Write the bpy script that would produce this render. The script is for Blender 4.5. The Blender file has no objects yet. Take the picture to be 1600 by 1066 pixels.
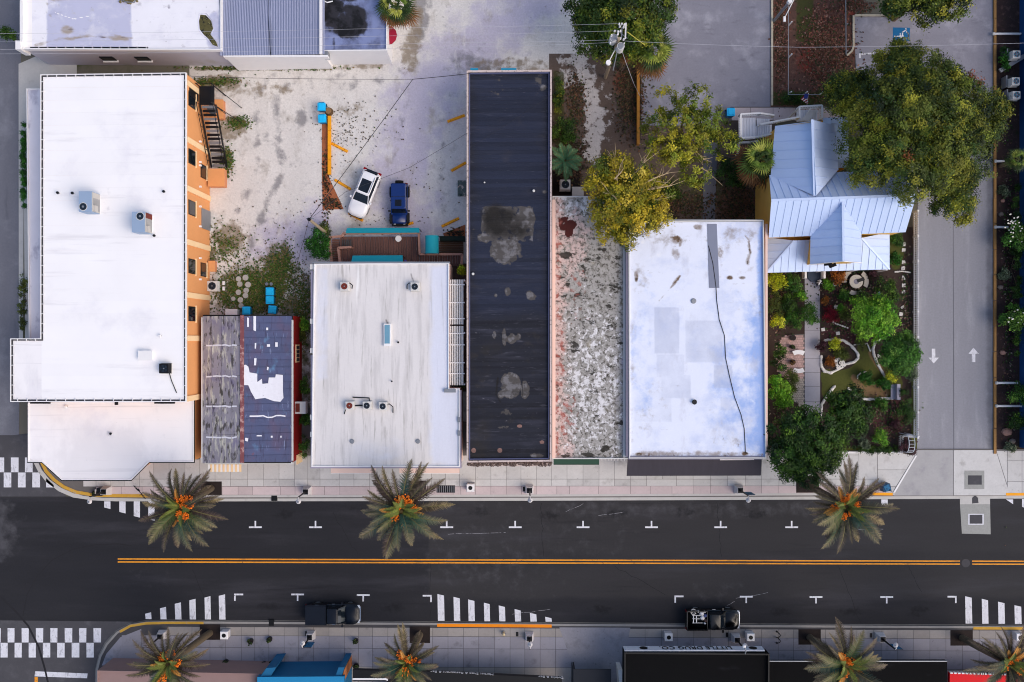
import bpy, math, random
import numpy as np
from mathutils import Vector, Matrix
R = math.radians
rng = random.Random(7)
npr = np.random.default_rng(11)
SC = bpy.context.scene
COL = SC.collection

# ---------------------------------------------------------------- camera, world, sun, exposure
H = 85.0            # camera height in metres; one photo pixel is 1/16 m on the ground
cam = bpy.data.cameras.new('camera'); cam.sensor_width = 36.0
cam.lens = 18.0 / (50.0 / H); cam.clip_start = 0.5; cam.clip_end = 2000
cam_o = bpy.data.objects.new('camera', cam); COL.objects.link(cam_o)
cam_o.location = (0, 0, H); cam_o.rotation_euler = (0, 0, 0)
SC.camera = cam_o
SUN_EL, SUN_AZ = 46.0, 114.0          # azimuth clockwise from +Y (top of the picture)
wd = bpy.data.worlds.new('World'); SC.world = wd; wd.use_nodes = True
nt = wd.node_tree; nt.nodes.clear()
sky = nt.nodes.new('ShaderNodeTexSky'); sky.sky_type = 'NISHITA'; sky.sun_disc = False
sky.sun_elevation = R(SUN_EL); sky.sun_rotation = R(SUN_AZ)
sky.air_density = 1.0; sky.dust_density = 3.0; sky.ozone_density = 1.0
bg = nt.nodes.new('ShaderNodeBackground'); bg.inputs['Strength'].default_value = 0.15
wo = nt.nodes.new('ShaderNodeOutputWorld')
nt.links.new(sky.outputs[0], bg.inputs[0]); nt.links.new(bg.outputs[0], wo.inputs[0])
sl = bpy.data.lights.new('sun', 'SUN'); sl.energy = 0.9; sl.angle = R(50); sl.color = (1.0, 0.86, 0.70)
so = bpy.data.objects.new('sun', sl); COL.objects.link(so)
sd = Vector((math.sin(R(SUN_AZ)) * math.cos(R(SUN_EL)), math.cos(R(SUN_AZ)) * math.cos(R(SUN_EL)), math.sin(R(SUN_EL))))
so.rotation_euler = sd.to_track_quat('Z', 'Y').to_euler(); so.location = sd * 120
SC.view_settings.view_transform = 'Standard'; SC.view_settings.look = 'None'
SC.view_settings.gamma = 1.0; SC.view_settings.use_curve_mapping = False
SC.view_settings.exposure = 0.36
SC.render.engine = 'CYCLES'; SC.cycles.pixel_filter_type = 'BLACKMAN_HARRIS'; SC.cycles.filter_width = 1.05

# ---------------------------------------------------------------- helpers
def W(px, py, z=0.0):
    k = (H - z) / H / 16.0
    return Vector(((px - 800.0) * k, (533.0 - py) * k, z))
def WL(pts, z=0.0): return [W(p[0], p[1], z) for p in pts]
def lin(h):
    if not isinstance(h, str): return tuple(h)
    h = h.lstrip('#'); o = []
    for i in (0, 2, 4):
        v = int(h[i:i+2], 16) / 255.0
        o.append(v / 12.92 if v <= 0.04045 else ((v + 0.055) / 1.055) ** 2.4)
    return tuple(o)

MATS = {}
def mat(name, base, rough=.85, var=.12, vs=1.5, st=(1, 1, 1), layers=(), bump=0.0, bs=25.0, rnd=0.0, metal=0.0, spec=.3, vcol=False, fine=0.0, emit=None):
    """Procedural surface: base colour x noise, then stain layers (noise thresholds, or a mesh mask roughened by noise)."""
    if name in MATS: return MATS[name]
    m = bpy.data.materials.new(name); m.use_nodes = True
    nt = m.node_tree; N, L = nt.nodes, nt.links
    b = N['Principled BSDF']
    b.inputs['Roughness'].default_value = rough; b.inputs['Metallic'].default_value = metal
    b.inputs['Specular IOR Level'].default_value = spec
    geo = N.new('ShaderNodeNewGeometry')
    def noise(scale, stretch, det=5, dist=0.0, rgh=.6):
        mp = N.new('ShaderNodeMapping'); mp.inputs['Scale'].default_value = stretch
        L.new(geo.outputs['Position'], mp.inputs['Vector'])
        n = N.new('ShaderNodeTexNoise'); n.inputs['Scale'].default_value = scale
        n.inputs['Detail'].default_value = det; n.inputs['Roughness'].default_value = rgh
        n.inputs['Distortion'].default_value = dist
        L.new(mp.outputs[0], n.inputs['Vector']); return n.outputs['Fac']
    def math_(op, a, bb, clamp=False):
        q = N.new('ShaderNodeMath'); q.operation = op; q.use_clamp = clamp
        for i, x in enumerate((a, bb)):
            if isinstance(x, (int, float)): q.inputs[i].default_value = x
            else: L.new(x, q.inputs[i])
        return q.outputs[0]
    def rgb(c):
        n = N.new('ShaderNodeRGB'); n.outputs[0].default_value = (*lin(c), 1); return n.outputs[0]
    if vcol:
        at = N.new('ShaderNodeAttribute'); at.attribute_name = 'col'; cur = at.outputs['Color']
    else: cur = rgb(base)
    def mixc(kind, fac, a, bb):
        q = N.new('ShaderNodeMix'); q.data_type = 'RGBA'; q.blend_type = kind
        if isinstance(fac, (int, float)): q.inputs[0].default_value = fac
        else: L.new(fac, q.inputs[0])
        L.new(a, q.inputs[6]); L.new(bb, q.inputs[7]); return q.outputs[2]
    for ly in layers:
        fac = None
        amp = ly.get('amp', 1.0)
        if 's' in ly:
            n = noise(ly['s'], ly.get('st', (1, 1, 1)), ly.get('det', 6), ly.get('dist', 0.0), ly.get('rgh', .62))
        if 'a' in ly:
            at = N.new('ShaderNodeAttribute'); at.attribute_name = ly['a']
            fac = at.outputs['Fac']
            if 's' in ly: fac = math_('ADD', fac, math_('MULTIPLY', math_('SUBTRACT', n, .5), amp))
        else: fac = n
        mr = N.new('ShaderNodeMapRange'); mr.interpolation_type = 'SMOOTHSTEP'
        mr.inputs['From Min'].default_value = ly.get('lo', .45); mr.inputs['From Max'].default_value = ly.get('hi', .6)
        mr.inputs['To Max'].default_value = ly.get('amt', 1.0)
        L.new(fac, mr.inputs['Value'])
        cur = mixc('MIX', mr.outputs[0], cur, rgb(ly['c']))
    val = None
    if var > 0:
        val = math_('ADD', math_('MULTIPLY', noise(vs, st), 2.4 * var), 1.0 - 1.2 * var)
    if fine > 0:
        f2 = math_('ADD', math_('MULTIPLY', noise(5.5, (1, 1, 1), 5, 0.0, .75), 3.4 * fine), 1.0 - 1.7 * fine)
        val = f2 if val is None else math_('MULTIPLY', val, f2)
    if rnd > 0:
        oi = N.new('ShaderNodeObjectInfo')
        rv = math_('ADD', math_('MULTIPLY', oi.outputs['Random'], 2 * rnd), 1.0 - rnd)
        val = rv if val is None else math_('MULTIPLY', val, rv)
    if val is not None:
        cmb = N.new('ShaderNodeCombineColor')
        for i in range(3): L.new(val, cmb.inputs[i])
        cur = mixc('MULTIPLY', 1.0, cur, cmb.outputs[0])
    L.new(cur, b.inputs['Base Color'])
    if bump > 0:
        bp = N.new('ShaderNodeBump'); bp.inputs['Strength'].default_value = bump; bp.inputs['Distance'].default_value = .05
        L.new(noise(bs, (1, 1, 1), 4), bp.inputs['Height']); L.new(bp.outputs[0], b.inputs['Normal'])
    MATS[name] = m; return m

def wmat(o):
    """World matrix worked out by hand (the depsgraph is not evaluated while the script runs)."""
    m = o.matrix_basis
    return m if o.parent is None else wmat(o.parent) @ o.matrix_parent_inverse @ m
def link(o, parent=None):
    COL.objects.link(o)
    if parent is not None:
        o.parent = parent; o.matrix_parent_inverse = wmat(parent).inverted()
    return o
def tag(o, label=None, cat=None, group=None, kind=None):
    if label: o['label'] = label
    if cat: o['category'] = cat
    if group: o['group'] = group
    if kind: o['kind'] = kind
    return o
def thing(name, loc, label, cat, group=None):
    o = bpy.data.objects.new(name, None); o.empty_display_size = .2
    COL.objects.link(o); o.location = loc
    return tag(o, label, cat, group)
def children(o): return [c for c in bpy.data.objects if c.parent == o]
KIDS = {}
def copy_tree(o, parent=None):
    if not KIDS.get('built'):
        KIDS.clear()
        for c in bpy.data.objects:
            if c.parent: KIDS.setdefault(c.parent.name, []).append(c)
    c = o.copy(); COL.objects.link(c)
    if parent is not None: c.parent = parent
    for ch in KIDS.get(o.name, []): copy_tree(ch, c)
    return c

class MB:
    def __init__(s): s.v, s.f, s.m = [], [], []
    def add(s, vs, fs, mi=0):
        n = len(s.v); s.v += [tuple(v) for v in vs]
        s.f += [tuple(i + n for i in f) for f in fs]; s.m += [mi] * len(fs); return s
    def box(s, c, size, rz=0.0, mi=0, taper=1.0):
        x, y, z = (q / 2 for q in size); ca, sa = math.cos(rz), math.sin(rz); vs = []
        for dz in (-z, z):
            t = taper if dz > 0 else 1.0
            for dx, dy in ((-x, -y), (x, -y), (x, y), (-x, y)):
                dx *= t; dy *= t
                vs.append((c[0] + dx * ca - dy * sa, c[1] + dx * sa + dy * ca, c[2] + dz))
        return s.add(vs, [(3, 2, 1, 0), (4, 5, 6, 7), (0, 1, 5, 4), (1, 2, 6, 5), (2, 3, 7, 6), (3, 0, 4, 7)], mi)
    def prism(s, pts, z0, z1, mi=0, top=True, bottom=False):
        pts = [(p[0], p[1]) for p in pts]
        a = sum(pts[i][0] * pts[(i + 1) % len(pts)][1] - pts[(i + 1) % len(pts)][0] * pts[i][1] for i in range(len(pts)))
        if a < 0: pts = pts[::-1]
        n = len(pts)
        vs = [(x, y, z0) for x, y in pts] + [(x, y, z1) for x, y in pts]
        fs = [(i, (i + 1) % n, n + (i + 1) % n, n + i) for i in range(n)]
        if top: fs.append(tuple(range(n, 2 * n)))
        if bottom: fs.append(tuple(range(n - 1, -1, -1)))
        return s.add(vs, fs, mi)
    def ring(s, pts, w, z0, z1, mi=0):
        """A kerb-like band of width w inside the polygon outline."""
        inn = inset(pts, w); n = len(pts)
        o = [(p[0], p[1]) for p in pts]; vs = []
        for q in (o, inn):
            for z in (z0, z1): vs += [(x, y, z) for x, y in q]
        fs = []
        for i in range(n):
            j = (i + 1) % n
            fs += [(i, j, n + j, n + i), (n + i, n + j, 3 * n + j, 3 * n + i), (2 * n + j, 2 * n + i, 3 * n + i, 3 * n + j)]
        return s.add(vs, fs, mi)
    def tube(s, pts, r, n=6, r1=None, mi=0):
        pts = [Vector(p) for p in pts]; r1 = r if r1 is None else r1; k = len(pts); vs = []
        for i, p in enumerate(pts):
            d = (pts[min(i + 1, k - 1)] - pts[max(i - 1, 0)])
            if d.length < 1e-6: d = Vector((0, 0, 1))
            d.normalize()
            a = d.cross(Vector((0, 0, 1)) if abs(d.z) < .95 else Vector((1, 0, 0))).normalized(); b2 = d.cross(a)
            rr = r + (r1 - r) * i / max(1, k - 1)
            for j in range(n):
                t = 2 * math.pi * j / n
                vs.append(p + a * (math.cos(t) * rr) + b2 * (math.sin(t) * rr))
        fs = [(i * n + j, i * n + (j + 1) % n, (i + 1) * n + (j + 1) % n, (i + 1) * n + j) for i in range(k - 1) for j in range(n)]
        fs += [tuple(range(n - 1, -1, -1)), tuple((k - 1) * n + j for j in range(n))]
        return s.add(vs, fs, mi)
    def cyl(s, c, r, z0, z1, n=14, r1=None, mi=0):
        return s.tube([(c[0], c[1], z0), (c[0], c[1], z1)], r, n, r1, mi)
    def loft(s, rings, mi=0, cap=True, cap0=False):
        n = len(rings[0]); vs = [p for r_ in rings for p in r_]
        fs = [(i * n + j, i * n + (j + 1) % n, (i + 1) * n + (j + 1) % n, (i + 1) * n + j) for i in range(len(rings) - 1) for j in range(n)]
        if cap: fs.append(tuple((len(rings) - 1) * n + j for j in range(n)))
        if cap0: fs.append(tuple(range(n - 1, -1, -1)))
        return s.add(vs, fs, mi)
    def blob(s, c, r, mi=0, seg=7, rows=4, jit=.12):
        vs = []; cx, cy, cz = c; rx, ry, rz = r if isinstance(r, (tuple, list)) else (r, r, r)
        for i in range(1, rows):
            t = math.pi * i / rows
            for j in range(seg):
                a = 2 * math.pi * j / seg; q = 1 + rng.uniform(-jit, jit)
                vs.append((cx + rx * q * math.sin(t) * math.cos(a), cy + ry * q * math.sin(t) * math.sin(a), cz + rz * math.cos(t)))
        n = len(vs); vs += [(cx, cy, cz + rz), (cx, cy, cz - rz)]; fs = []
        for i in range(rows - 2):
            for j in range(seg):
                fs.append((i * seg + j, (i + 1) * seg + j, (i + 1) * seg + (j + 1) % seg, i * seg + (j + 1) % seg))
        for j in range(seg):
            fs.append((n, j, (j + 1) % seg)); fs.append((n + 1, (rows - 2) * seg + (j + 1) % seg, (rows - 2) * seg + j))
        return s.add(vs, fs, mi)
    def mesh(s, name, mats):
        me = bpy.data.meshes.new(name); me.from_pydata(s.v, [], s.f)
        for m in (mats if isinstance(mats, (list, tuple)) else [mats]): me.materials.append(m)
        if any(s.m): me.polygons.foreach_set('material_index', s.m)
        return me
    def build(s, name, mats, parent=None, smooth=False):
        me = s.mesh(name, mats)
        if smooth: me.polygons.foreach_set('use_smooth', [True] * len(me.polygons))
        o = bpy.data.objects.new(name, me); return link(o, parent)

def inset(pts, w):
    P = [Vector((p[0], p[1])) for p in pts]; n = len(P)
    a = sum(P[i].x * P[(i + 1) % n].y - P[(i + 1) % n].x * P[i].y for i in range(n))
    sg = 1 if a > 0 else -1; out = []
    for i in range(n):
        d0 = (P[i] - P[i - 1]).normalized(); d1 = (P[(i + 1) % n] - P[i]).normalized()
        n0 = Vector((-d0.y, d0.x)) * sg; n1 = Vector((-d1.y, d1.x)) * sg
        b = n0 + n1; b = b / max(.3, b.dot(n0)) if b.length > 1e-6 else n0
        q = P[i] + b * w; out.append((q.x, q.y))
    return out

UNIT = {}
def box(name, parent, c, size, m, rz=0.0):
    """A block as its own object; blocks of one material share one unit mesh."""
    if m.name not in UNIT: UNIT[m.name] = MB().box((0, 0, 0), (1, 1, 1)).mesh('block_' + m.name, m)
    o = bpy.data.objects.new(name, UNIT[m.name])
    o.location = c; o.scale = size; o.rotation_euler = (0, 0, rz)
    return link(o, parent)
def pxbox(name, parent, x0, y0, x1, y1, z0, z1, m):
    a, b = W(x0, y0, z1), W(x1, y1, z1)
    return box(name, parent, ((a.x + b.x) / 2, (a.y + b.y) / 2, (z0 + z1) / 2), (abs(b.x - a.x), abs(b.y - a.y), z1 - z0), m)
def prism(name, parent, pxpoly, z0, z1, m, zp=None):
    return MB().prism(WL(pxpoly, z1 if zp is None else zp), z0, z1).build(name, m, parent)
def sheet(name, pxpoly, z, m, parent=None):
    return MB().add(WL(pxpoly, z), [tuple(range(len(pxpoly)))]).build(name, m, parent)
def beam(name, parent, a, b, w, h, m):
    """A square-section member between two points (w across, h high)."""
    a, b = Vector(a), Vector(b); d = b - a; L_ = d.length
    if m.name not in UNIT: UNIT[m.name] = MB().box((0, 0, 0), (1, 1, 1)).mesh('block_' + m.name, m)
    o = bpy.data.objects.new(name, UNIT[m.name])
    x = d.normalized(); y = (Vector((0, 0, 1)).cross(x)); y = y.normalized() if y.length > 1e-4 else Vector((0, 1, 0)); zz = x.cross(y)
    M4 = Matrix(((x.x, y.x, zz.x, 0), (x.y, y.y, zz.y, 0), (x.z, y.z, zz.z, 0), (0, 0, 0, 1)))
    o.matrix_basis = Matrix.Translation((a + b) / 2) @ M4 @ Matrix.Diagonal((L_, w, h, 1))
    return link(o, parent)

def rquad(c4, z, n, attrs, m, name, parent=None, zf=None):
    """A gridded sheet between four pixel corners (TL, TR, BR, BL) at height z, carrying mask attributes painted as functions of the pixel."""
    nx, ny = n
    u = np.linspace(0, 1, nx + 1); v = np.linspace(0, 1, ny + 1); U, V = np.meshgrid(u, v)
    c = np.array(c4, float)
    PX = (1-U)*(1-V)*c[0, 0] + U*(1-V)*c[1, 0] + U*V*c[2, 0] + (1-U)*V*c[3, 0]
    PY = (1-U)*(1-V)*c[0, 1] + U*(1-V)*c[1, 1] + U*V*c[2, 1] + (1-U)*V*c[3, 1]
    zz = np.full_like(PX, z) if zf is None else z + zf(PX, PY)
    k = (H - z) / H / 16
    co = np.stack([(PX - 800) * k, (533 - PY) * k, zz], -1).reshape(-1, 3)
    i = np.arange(nx * ny); a = (i // nx) * (nx + 1) + i % nx
    F = np.stack([a, a + nx + 1, a + nx + 2, a + 1], -1)
    me = bpy.data.meshes.new(name)
    me.vertices.add(len(co)); me.vertices.foreach_set('co', co.ravel())
    me.loops.add(F.size); me.loops.foreach_set('vertex_index', F.ravel().astype(np.int32))
    me.polygons.add(len(F)); me.polygons.foreach_set('loop_start', (np.arange(len(F)) * 4).astype(np.int32))
    me.update(calc_edges=True)
    for an, fn in attrs.items():
        at = me.attributes.new(an, 'FLOAT', 'POINT')
        at.data.foreach_set('value', np.clip(fn(PX, PY), 0, 1).ravel().astype(np.float32))
    me.materials.append(m)
    return link(bpy.data.objects.new(name, me), parent)
def rstrips(c4, z, k, n, attrs, m, name, parent, lap=.014, gap=.0):
    """A roof laid in k overlapping sheets, one object each, every sheet lapping a little over the next."""
    c = np.array(c4, float)
    for i in range(k):
        t0, t1 = i / k, (i + 1) / k
        q = [c[0] * (1 - t0) + c[3] * t0, c[1] * (1 - t0) + c[2] * t0, c[1] * (1 - t1) + c[2] * t1, c[0] * (1 - t1) + c[3] * t1]
        ya, yb = min(p[1] for p in q), max(p[1] for p in q)
        rquad([tuple(p) for p in q], z, n, attrs, m, name, parent, zf=lambda X, Y, ya=ya, yb=yb: lap * (Y - ya) / (yb - ya))
def E(cx, cy, rx, ry, soft=.5, rot=0.0, amt=1.0):
    ca, sa = math.cos(R(rot)), math.sin(R(rot))
    def f(x, y):
        dx, dy = x - cx, y - cy
        d = np.sqrt(((dx * ca + dy * sa) / rx) ** 2 + ((-dx * sa + dy * ca) / ry) ** 2)
        return amt * np.clip((1 - d) / soft + .5, 0, 1)
    return f
def B(x0, y0, x1, y1, soft=4.0, amt=1.0):
    def f(x, y):
        d = np.minimum(np.minimum(x - x0, x1 - x), np.minimum(y - y0, y1 - y))
        return amt * np.clip(d / soft + .5, 0, 1)
    return f
def LN(pts, w, soft=None, amt=1.0):
    soft = soft or w
    def f(x, y):
        d = np.full_like(x, 1e9)
        for (ax, ay), (bx, by) in zip(pts[:-1], pts[1:]):
            L2 = (bx - ax) ** 2 + (by - ay) ** 2
            t = np.clip(((x - ax) * (bx - ax) + (y - ay) * (by - ay)) / L2, 0, 1)
            d = np.minimum(d, np.hypot(x - ax - t * (bx - ax), y - ay - t * (by - ay)))
        return amt * np.clip((w - d) / soft + .5, 0, 1)
    return f
def MX(*fs):
    def f(x, y):
        o = fs[0](x, y)
        for g in fs[1:]: o = np.maximum(o, g(x, y))
        return o
    return f
def band(name, parent, pts, w0, w1, z0, z1, m):
    """A strip following a pixel polyline, from offset w0 to w1 (pixels, to the side given by the travel direction's left)."""
    P = [Vector(p) for p in pts]; L_, R_ = [], []
    for i, p in enumerate(P):
        d = (P[min(i + 1, len(P) - 1)] - P[max(i - 1, 0)]).normalized(); nrm = Vector((d.y, -d.x))
        L_.append(p + nrm * w0); R_.append(p + nrm * w1)
    mb = MB(); n = len(P)
    for i in range(n - 1):
        q = WL([L_[i], L_[i+1], R_[i+1], R_[i]], z1)
        if z1 - z0 > 1e-6: mb.prism(q, z0, z1)
        else: mb.add(q, [(0, 1, 2, 3)])
    return mb.build(name, m, parent)

# ---------------------------------------------------------------- common materials
M_white = mat('white_paint', '#e8e6e6', .6, .05)
M_black = mat('black_paint', '#0b0b0d', .5, .1)
M_dark = mat('dark_metal', '#1b1b1f', .45, .15, metal=.3)
M_steel = mat('grey_steel', '#8d9096', .45, .12, metal=.5)
M_glass = mat('dark_glass', '#101820', .06, .05, spec=.6)
M_tyre = mat('tyre_rubber', '#121213', .9, .1)
M_conc = mat('concrete', '#bdbab6', .9, .10, 1.2, fine=.06, layers=[dict(c='#8f8a86', s=.8, lo=.55, hi=.8, amt=.5)])
M_slab = mat('pavement_slab', '#c2c0be', .9, .09, 1.0, rnd=.12, fine=.08, layers=[dict(c='#8c8783', s=.9, lo=.54, hi=.78, amt=.6), dict(c='#6f6a66', s=4.5, lo=.66, hi=.72, amt=.6)])
M_slabp = mat('pink_slab', '#c4b4b4', .9, .08, 1.0, rnd=.09, fine=.07, layers=[dict(c='#92888a', s=1.6, lo=.55, hi=.85, amt=.5)])
M_slabd = mat('south_slab', '#918f98', .9, .07, 1.0, rnd=.10, fine=.06, layers=[dict(c='#4c4a4c', s=.8, lo=.52, hi=.8, amt=.6), dict(c='#3a383a', s=4.5, lo=.66, hi=.72, amt=.6)])  # darker copy of the north slab; southern dimming is put into the base colour
M_slabd2 = mat('south_kerb_slab', '#99938f', .9, .08, 1.0, rnd=.10, fine=.08, layers=[dict(c='#5c5652', s=1.1, lo=.55, hi=.85, amt=.5)])  # kerb row darkened likewise, the dimming painted into its colour
M_joint = mat('pavement_bed', '#6a6664', .95, .15, 2)
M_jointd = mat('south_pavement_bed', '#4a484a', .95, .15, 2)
M_wood = mat('deck_wood', '#6b4c44', .8, .18, 3, rnd=.16)
M_rail = mat('rail_wood', '#a67c6d', .8, .14, 3, rnd=.05)
M_teal = mat('turquoise_cloth', '#1493a3', .75, .05, .8)
M_yellow = mat('yellow_paint', '#f0a018', .7, .10, 3, rnd=.06, layers=[dict(c='#a07028', s=6, lo=.6, hi=.75, amt=.6)])
M_road = mat('dark_asphalt', '#343335', .88, .16, .35, st=(.35, 1.6, 1), fine=.13, spec=.2, layers=[
    dict(c='#29292d', a='a', lo=.3, hi=.8, s=.5, st=(.3, 1, 1), amp=.6), dict(c='#525155', a='b', lo=.35, hi=1.0, s=.9, amp=1.5, amt=.8), dict(c='#1b1b1e', a='oil', lo=.4, hi=.9, s=2.0, amp=1.2, amt=.75),
    dict(c='#232226', s=2.2, lo=.66, hi=.76, amt=.6), dict(c='#46454b', s=.25, st=(.2, 1.4, 1), lo=.5, hi=.75, amt=.5), dict(c='#201f24', s=.5, st=(.12, 2.2, 1), lo=.58, hi=.72, amt=.45)])
M_side = mat('grey_asphalt', '#6e6f78', .9, .14, .5, st=(1.6, .3, 1), fine=.12, layers=[dict(c='#8b8c94', s=.35, lo=.5, hi=.75, amt=.6), dict(c='#4b4b52', s=.9, st=(1.5, .2, 1), lo=.6, hi=.75, amt=.4)])
M_side2 = mat('worn_asphalt', '#4a494d', .9, .14, .6, fine=.12, layers=[dict(c='#605f63', s=.6, lo=.5, hi=.75, amt=.6)])
M_paint = mat('road_paint', '#d6d6dc', .7, .10, 3, fine=.12, layers=[dict(c='#7c7b83', s=3.5, lo=.52, hi=.68, amt=.55, st=(1, .4, 1)), dict(c='#4a494f', s=5, lo=.62, hi=.70, amt=.8)])
M_line = mat('yellow_line', '#e59426', .7, .10, 5, layers=[dict(c='#8a5f2c', s=1.2, st=(.6, 3, 1), lo=.5, hi=.7, amt=.6), dict(c='#4a3a2a', s=4, lo=.60, hi=.70, amt=.8)])
M_leaf = mat('leaf', '#fff', .6, 0.0, vcol=True, spec=.25)
# ---------------------------------------------------------------- ground, streets, pavements
M_ground = mat('outer_ground', '#6b675c', .95, .25, .12, layers=[dict(c='#4c5236', s=.15, lo=.5, hi=.6)])
g = MB().add([(-400, -400, -.04), (400, -400, -.04), (400, 400, -.04), (-400, 400, -.04)], [(0, 1, 2, 3)]).build('ground', M_ground); tag(g, kind='structure')

M_lot = mat('shell_gravel', '#d0ccc8', .95, .13, .5, fine=.19, layers=[
    dict(c='#d6d3cf', s=.35, lo=.45, hi=.7, amt=.8), dict(c='#9f9c9c', s=1.0, lo=.54, hi=.75, amt=.65), dict(c='#8f8b88', s=3.2, lo=.6, hi=.72, amt=.5),
    dict(c='#b3adc0', a='lav', s=.6, amp=1.6, lo=.4, hi=1.0, amt=.85),
    dict(c='#7a787c', a='track', s=.8, amp=2.0, lo=.4, hi=.9, amt=.8), dict(c='#938a7e', s=.55, st=(1, .7, 1), lo=.54, hi=.72, amt=.55), dict(c='#7b756c', s=2.0, lo=.62, hi=.74, amt=.5), dict(c='#d9d6d2', s=.7, st=(1.6, .5, 1), lo=.55, hi=.7, amt=.5),
    dict(c='#857866', a='dirt', s=1.2, amp=2.2, lo=.5, hi=1.05, amt=.85),
    dict(c='#625a3c', a='weed', s=1.3, amp=2.2, lo=.5, hi=1.0, amt=.85),
    dict(c='#39441f', a='weed', s=1.9, amp=2.4, lo=.85, hi=1.25, amt=.85),
    dict(c='#4d483e', a='spk', s=4.5, amp=2.6, lo=1.0, hi=1.2, amt=.8)])
lot = rquad([(296, -80), (1010, -80), (1010, 790), (296, 790)], -.015, (204, 248), dict(
    lav=MX(LN([(880, -60), (780, 40), (650, 150), (620, 300), (640, 345)], 60, 90), LN([(500, 350), (430, 380)], 40, 60), E(440, 390, 60, 30, .9)),
    track=MX(LN([(660, -60), (655, 50)], 16, 22), LN([(375, 420), (440, 270), (430, 150), (470, 118)], 7, 20, .85), LN([(350, 380), (405, 260), (398, 150), (430, 118)], 6, 20, .75), LN([(700, 40), (600, 125), (470, 130)], 8, 26, .6), LN([(760, 60), (690, 170), (690, 330)], 7, 22, .55), LN([(640, 150), (610, 260)], 6, 20, .55), E(470, 185, 14, 16, 1.2, 0, .8), E(415, 215, 8, 14, 1.4, 0, .7), E(735, 100, 40, 20, 1., 0, .8), E(540, 125, 45, 14, 1., 0, .6), E(345, 190, 20, 120, 1, 0, .35)),
    dirt=MX(E(395, 140, 90, 16, .8, 0, .7), E(345, 130, 40, 16), B(420, 98, 600, 110, 10, .9), E(360, 200, 26, 25, .8), E(350, 250, 16, 30, .9), E(360, 370, 32, 30, .8), E(800, 105, 80, 18, .7, 0, .8), E(545, 170, 40, 14, 1, 0, .7), E(425, 440, 60, 60, .7, 0, .75), E(650, 40, 14, 50, .8, 0, .9), E(640, 80, 16, 40, .8)),
    weed=MX(E(372, 193, 16, 10, .9), E(355, 250, 9, 20, .9, 0, .7), E(350, 375, 34, 20, 1.3, 20, .75), E(345, 392, 22, 16, 1.2, 0, .8), E(390, 455, 66, 42, .6), E(432, 415, 22, 45, .7, 15), E(455, 480, 18, 20, .6), E(480, 470, 14, 50, .7, 0, .8), B(302, 104, 520, 111, 6, .9), E(335, 128, 44, 9, .8, 0, .85), E(476, 520, 12, 60, .6, 0, .9), E(330, 400, 14, 16, .6), B(455, 500, 492, 735, 8, .85)),
    spk=MX(E(535, 200, 40, 45, .9, 0, .75), E(590, 195, 30, 30, 1.2, 0, .5), E(470, 430, 25, 70, .7, 0, .8), E(480, 350, 70, 40, .9, 0, .6), E(640, 300, 90, 70, 1., 0, .42), E(760, 90, 60, 20, 1, 0, .5), E(420, 360, 60, 40, 1, 0, .5))),
    M_lot, 'gravel_lot'); tag(lot, kind='structure')

M_yard = mat('yard_soil', '#5e5048', .95, .2, .9, fine=.22, layers=[
    dict(c='#b9b3b0', a='sand', s=1.4, amp=2.6, lo=.5, hi=.85), dict(c='#6a3d2c', a='red', s=2.0, amp=1.0, lo=.4, hi=.9, amt=.85),
    dict(c='#3c3d1e', a='grn', s=1.6, amp=1.2, lo=.4, hi=.85, amt=.85), dict(c='#332b26', s=2.4, lo=.58, hi=.7, amt=.7), dict(c='#a39788', s=5, lo=.66, hi=.75, amt=.6)])
yard = rquad([(858, 84), (1212, 84), (1212, 352), (858, 352)], -.008, (88, 66), dict(
    sand=MX(LN([(905, 95), (920, 140), (932, 200), (925, 240)], 16, 20), E(928, 205, 15, 30, .6), E(890, 200, 8, 20, .9, 0, .7), B(870, 84, 905, 140, 12, .7), E(945, 180, 24, 60, 1, 0, .45)),
    red=MX(E(975, 130, 18, 22, .8), E(1000, 330, 120, 26, 1, 0, .5), E(1150, 320, 40, 35, .8, 0, .7), B(960, 95, 998, 260, 20, .45)),
    grn=MX(B(864, 110, 882, 190, 8), E(880, 210, 20, 26, .6), E(1090, 290, 60, 40, .8, 0, .7), E(1020, 300, 40, 40, .8, 0, .6))), M_yard, 'yard'); tag(yard, kind='structure')

M_park = mat('bluish_asphalt', '#84838e', .9, .12, .6, fine=.10, layers=[dict(c='#a3a2ac', s=.4, lo=.5, hi=.72, amt=.8), dict(c='#5f5e69', s=.9, st=(.5, 1.2, 1), lo=.56, hi=.75, amt=.6)])
pk = sheet('parking_area', [(1002, -200), (1207, -200), (1207, 167), (1142, 167), (1112, 198), (1002, 196)], .002, M_park); tag(pk, kind='structure')
pth = sheet('garden_path', [(1100, 190), (1122, 190), (1117, 348), (1098, 348)], .004, mat('path_asphalt', '#66656c', .9, .12, 1, fine=.1)); tag(pth, kind='structure')
M_mulch = mat('red_leaf_litter', '#5a4038', .95, .22, .8, fine=.25, layers=[dict(c='#7a5a4e', s=1.4, lo=.5, hi=.7, amt=.8), dict(c='#3f4020', a='grn', s=1.3, amp=1., lo=.4, hi=.8), dict(c='#7b3429', a='red', s=2.2, amp=1.1, lo=.45, hi=.95, amt=.8), dict(c='#2c221f', s=3, lo=.6, hi=.7, amt=.7)])
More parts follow.
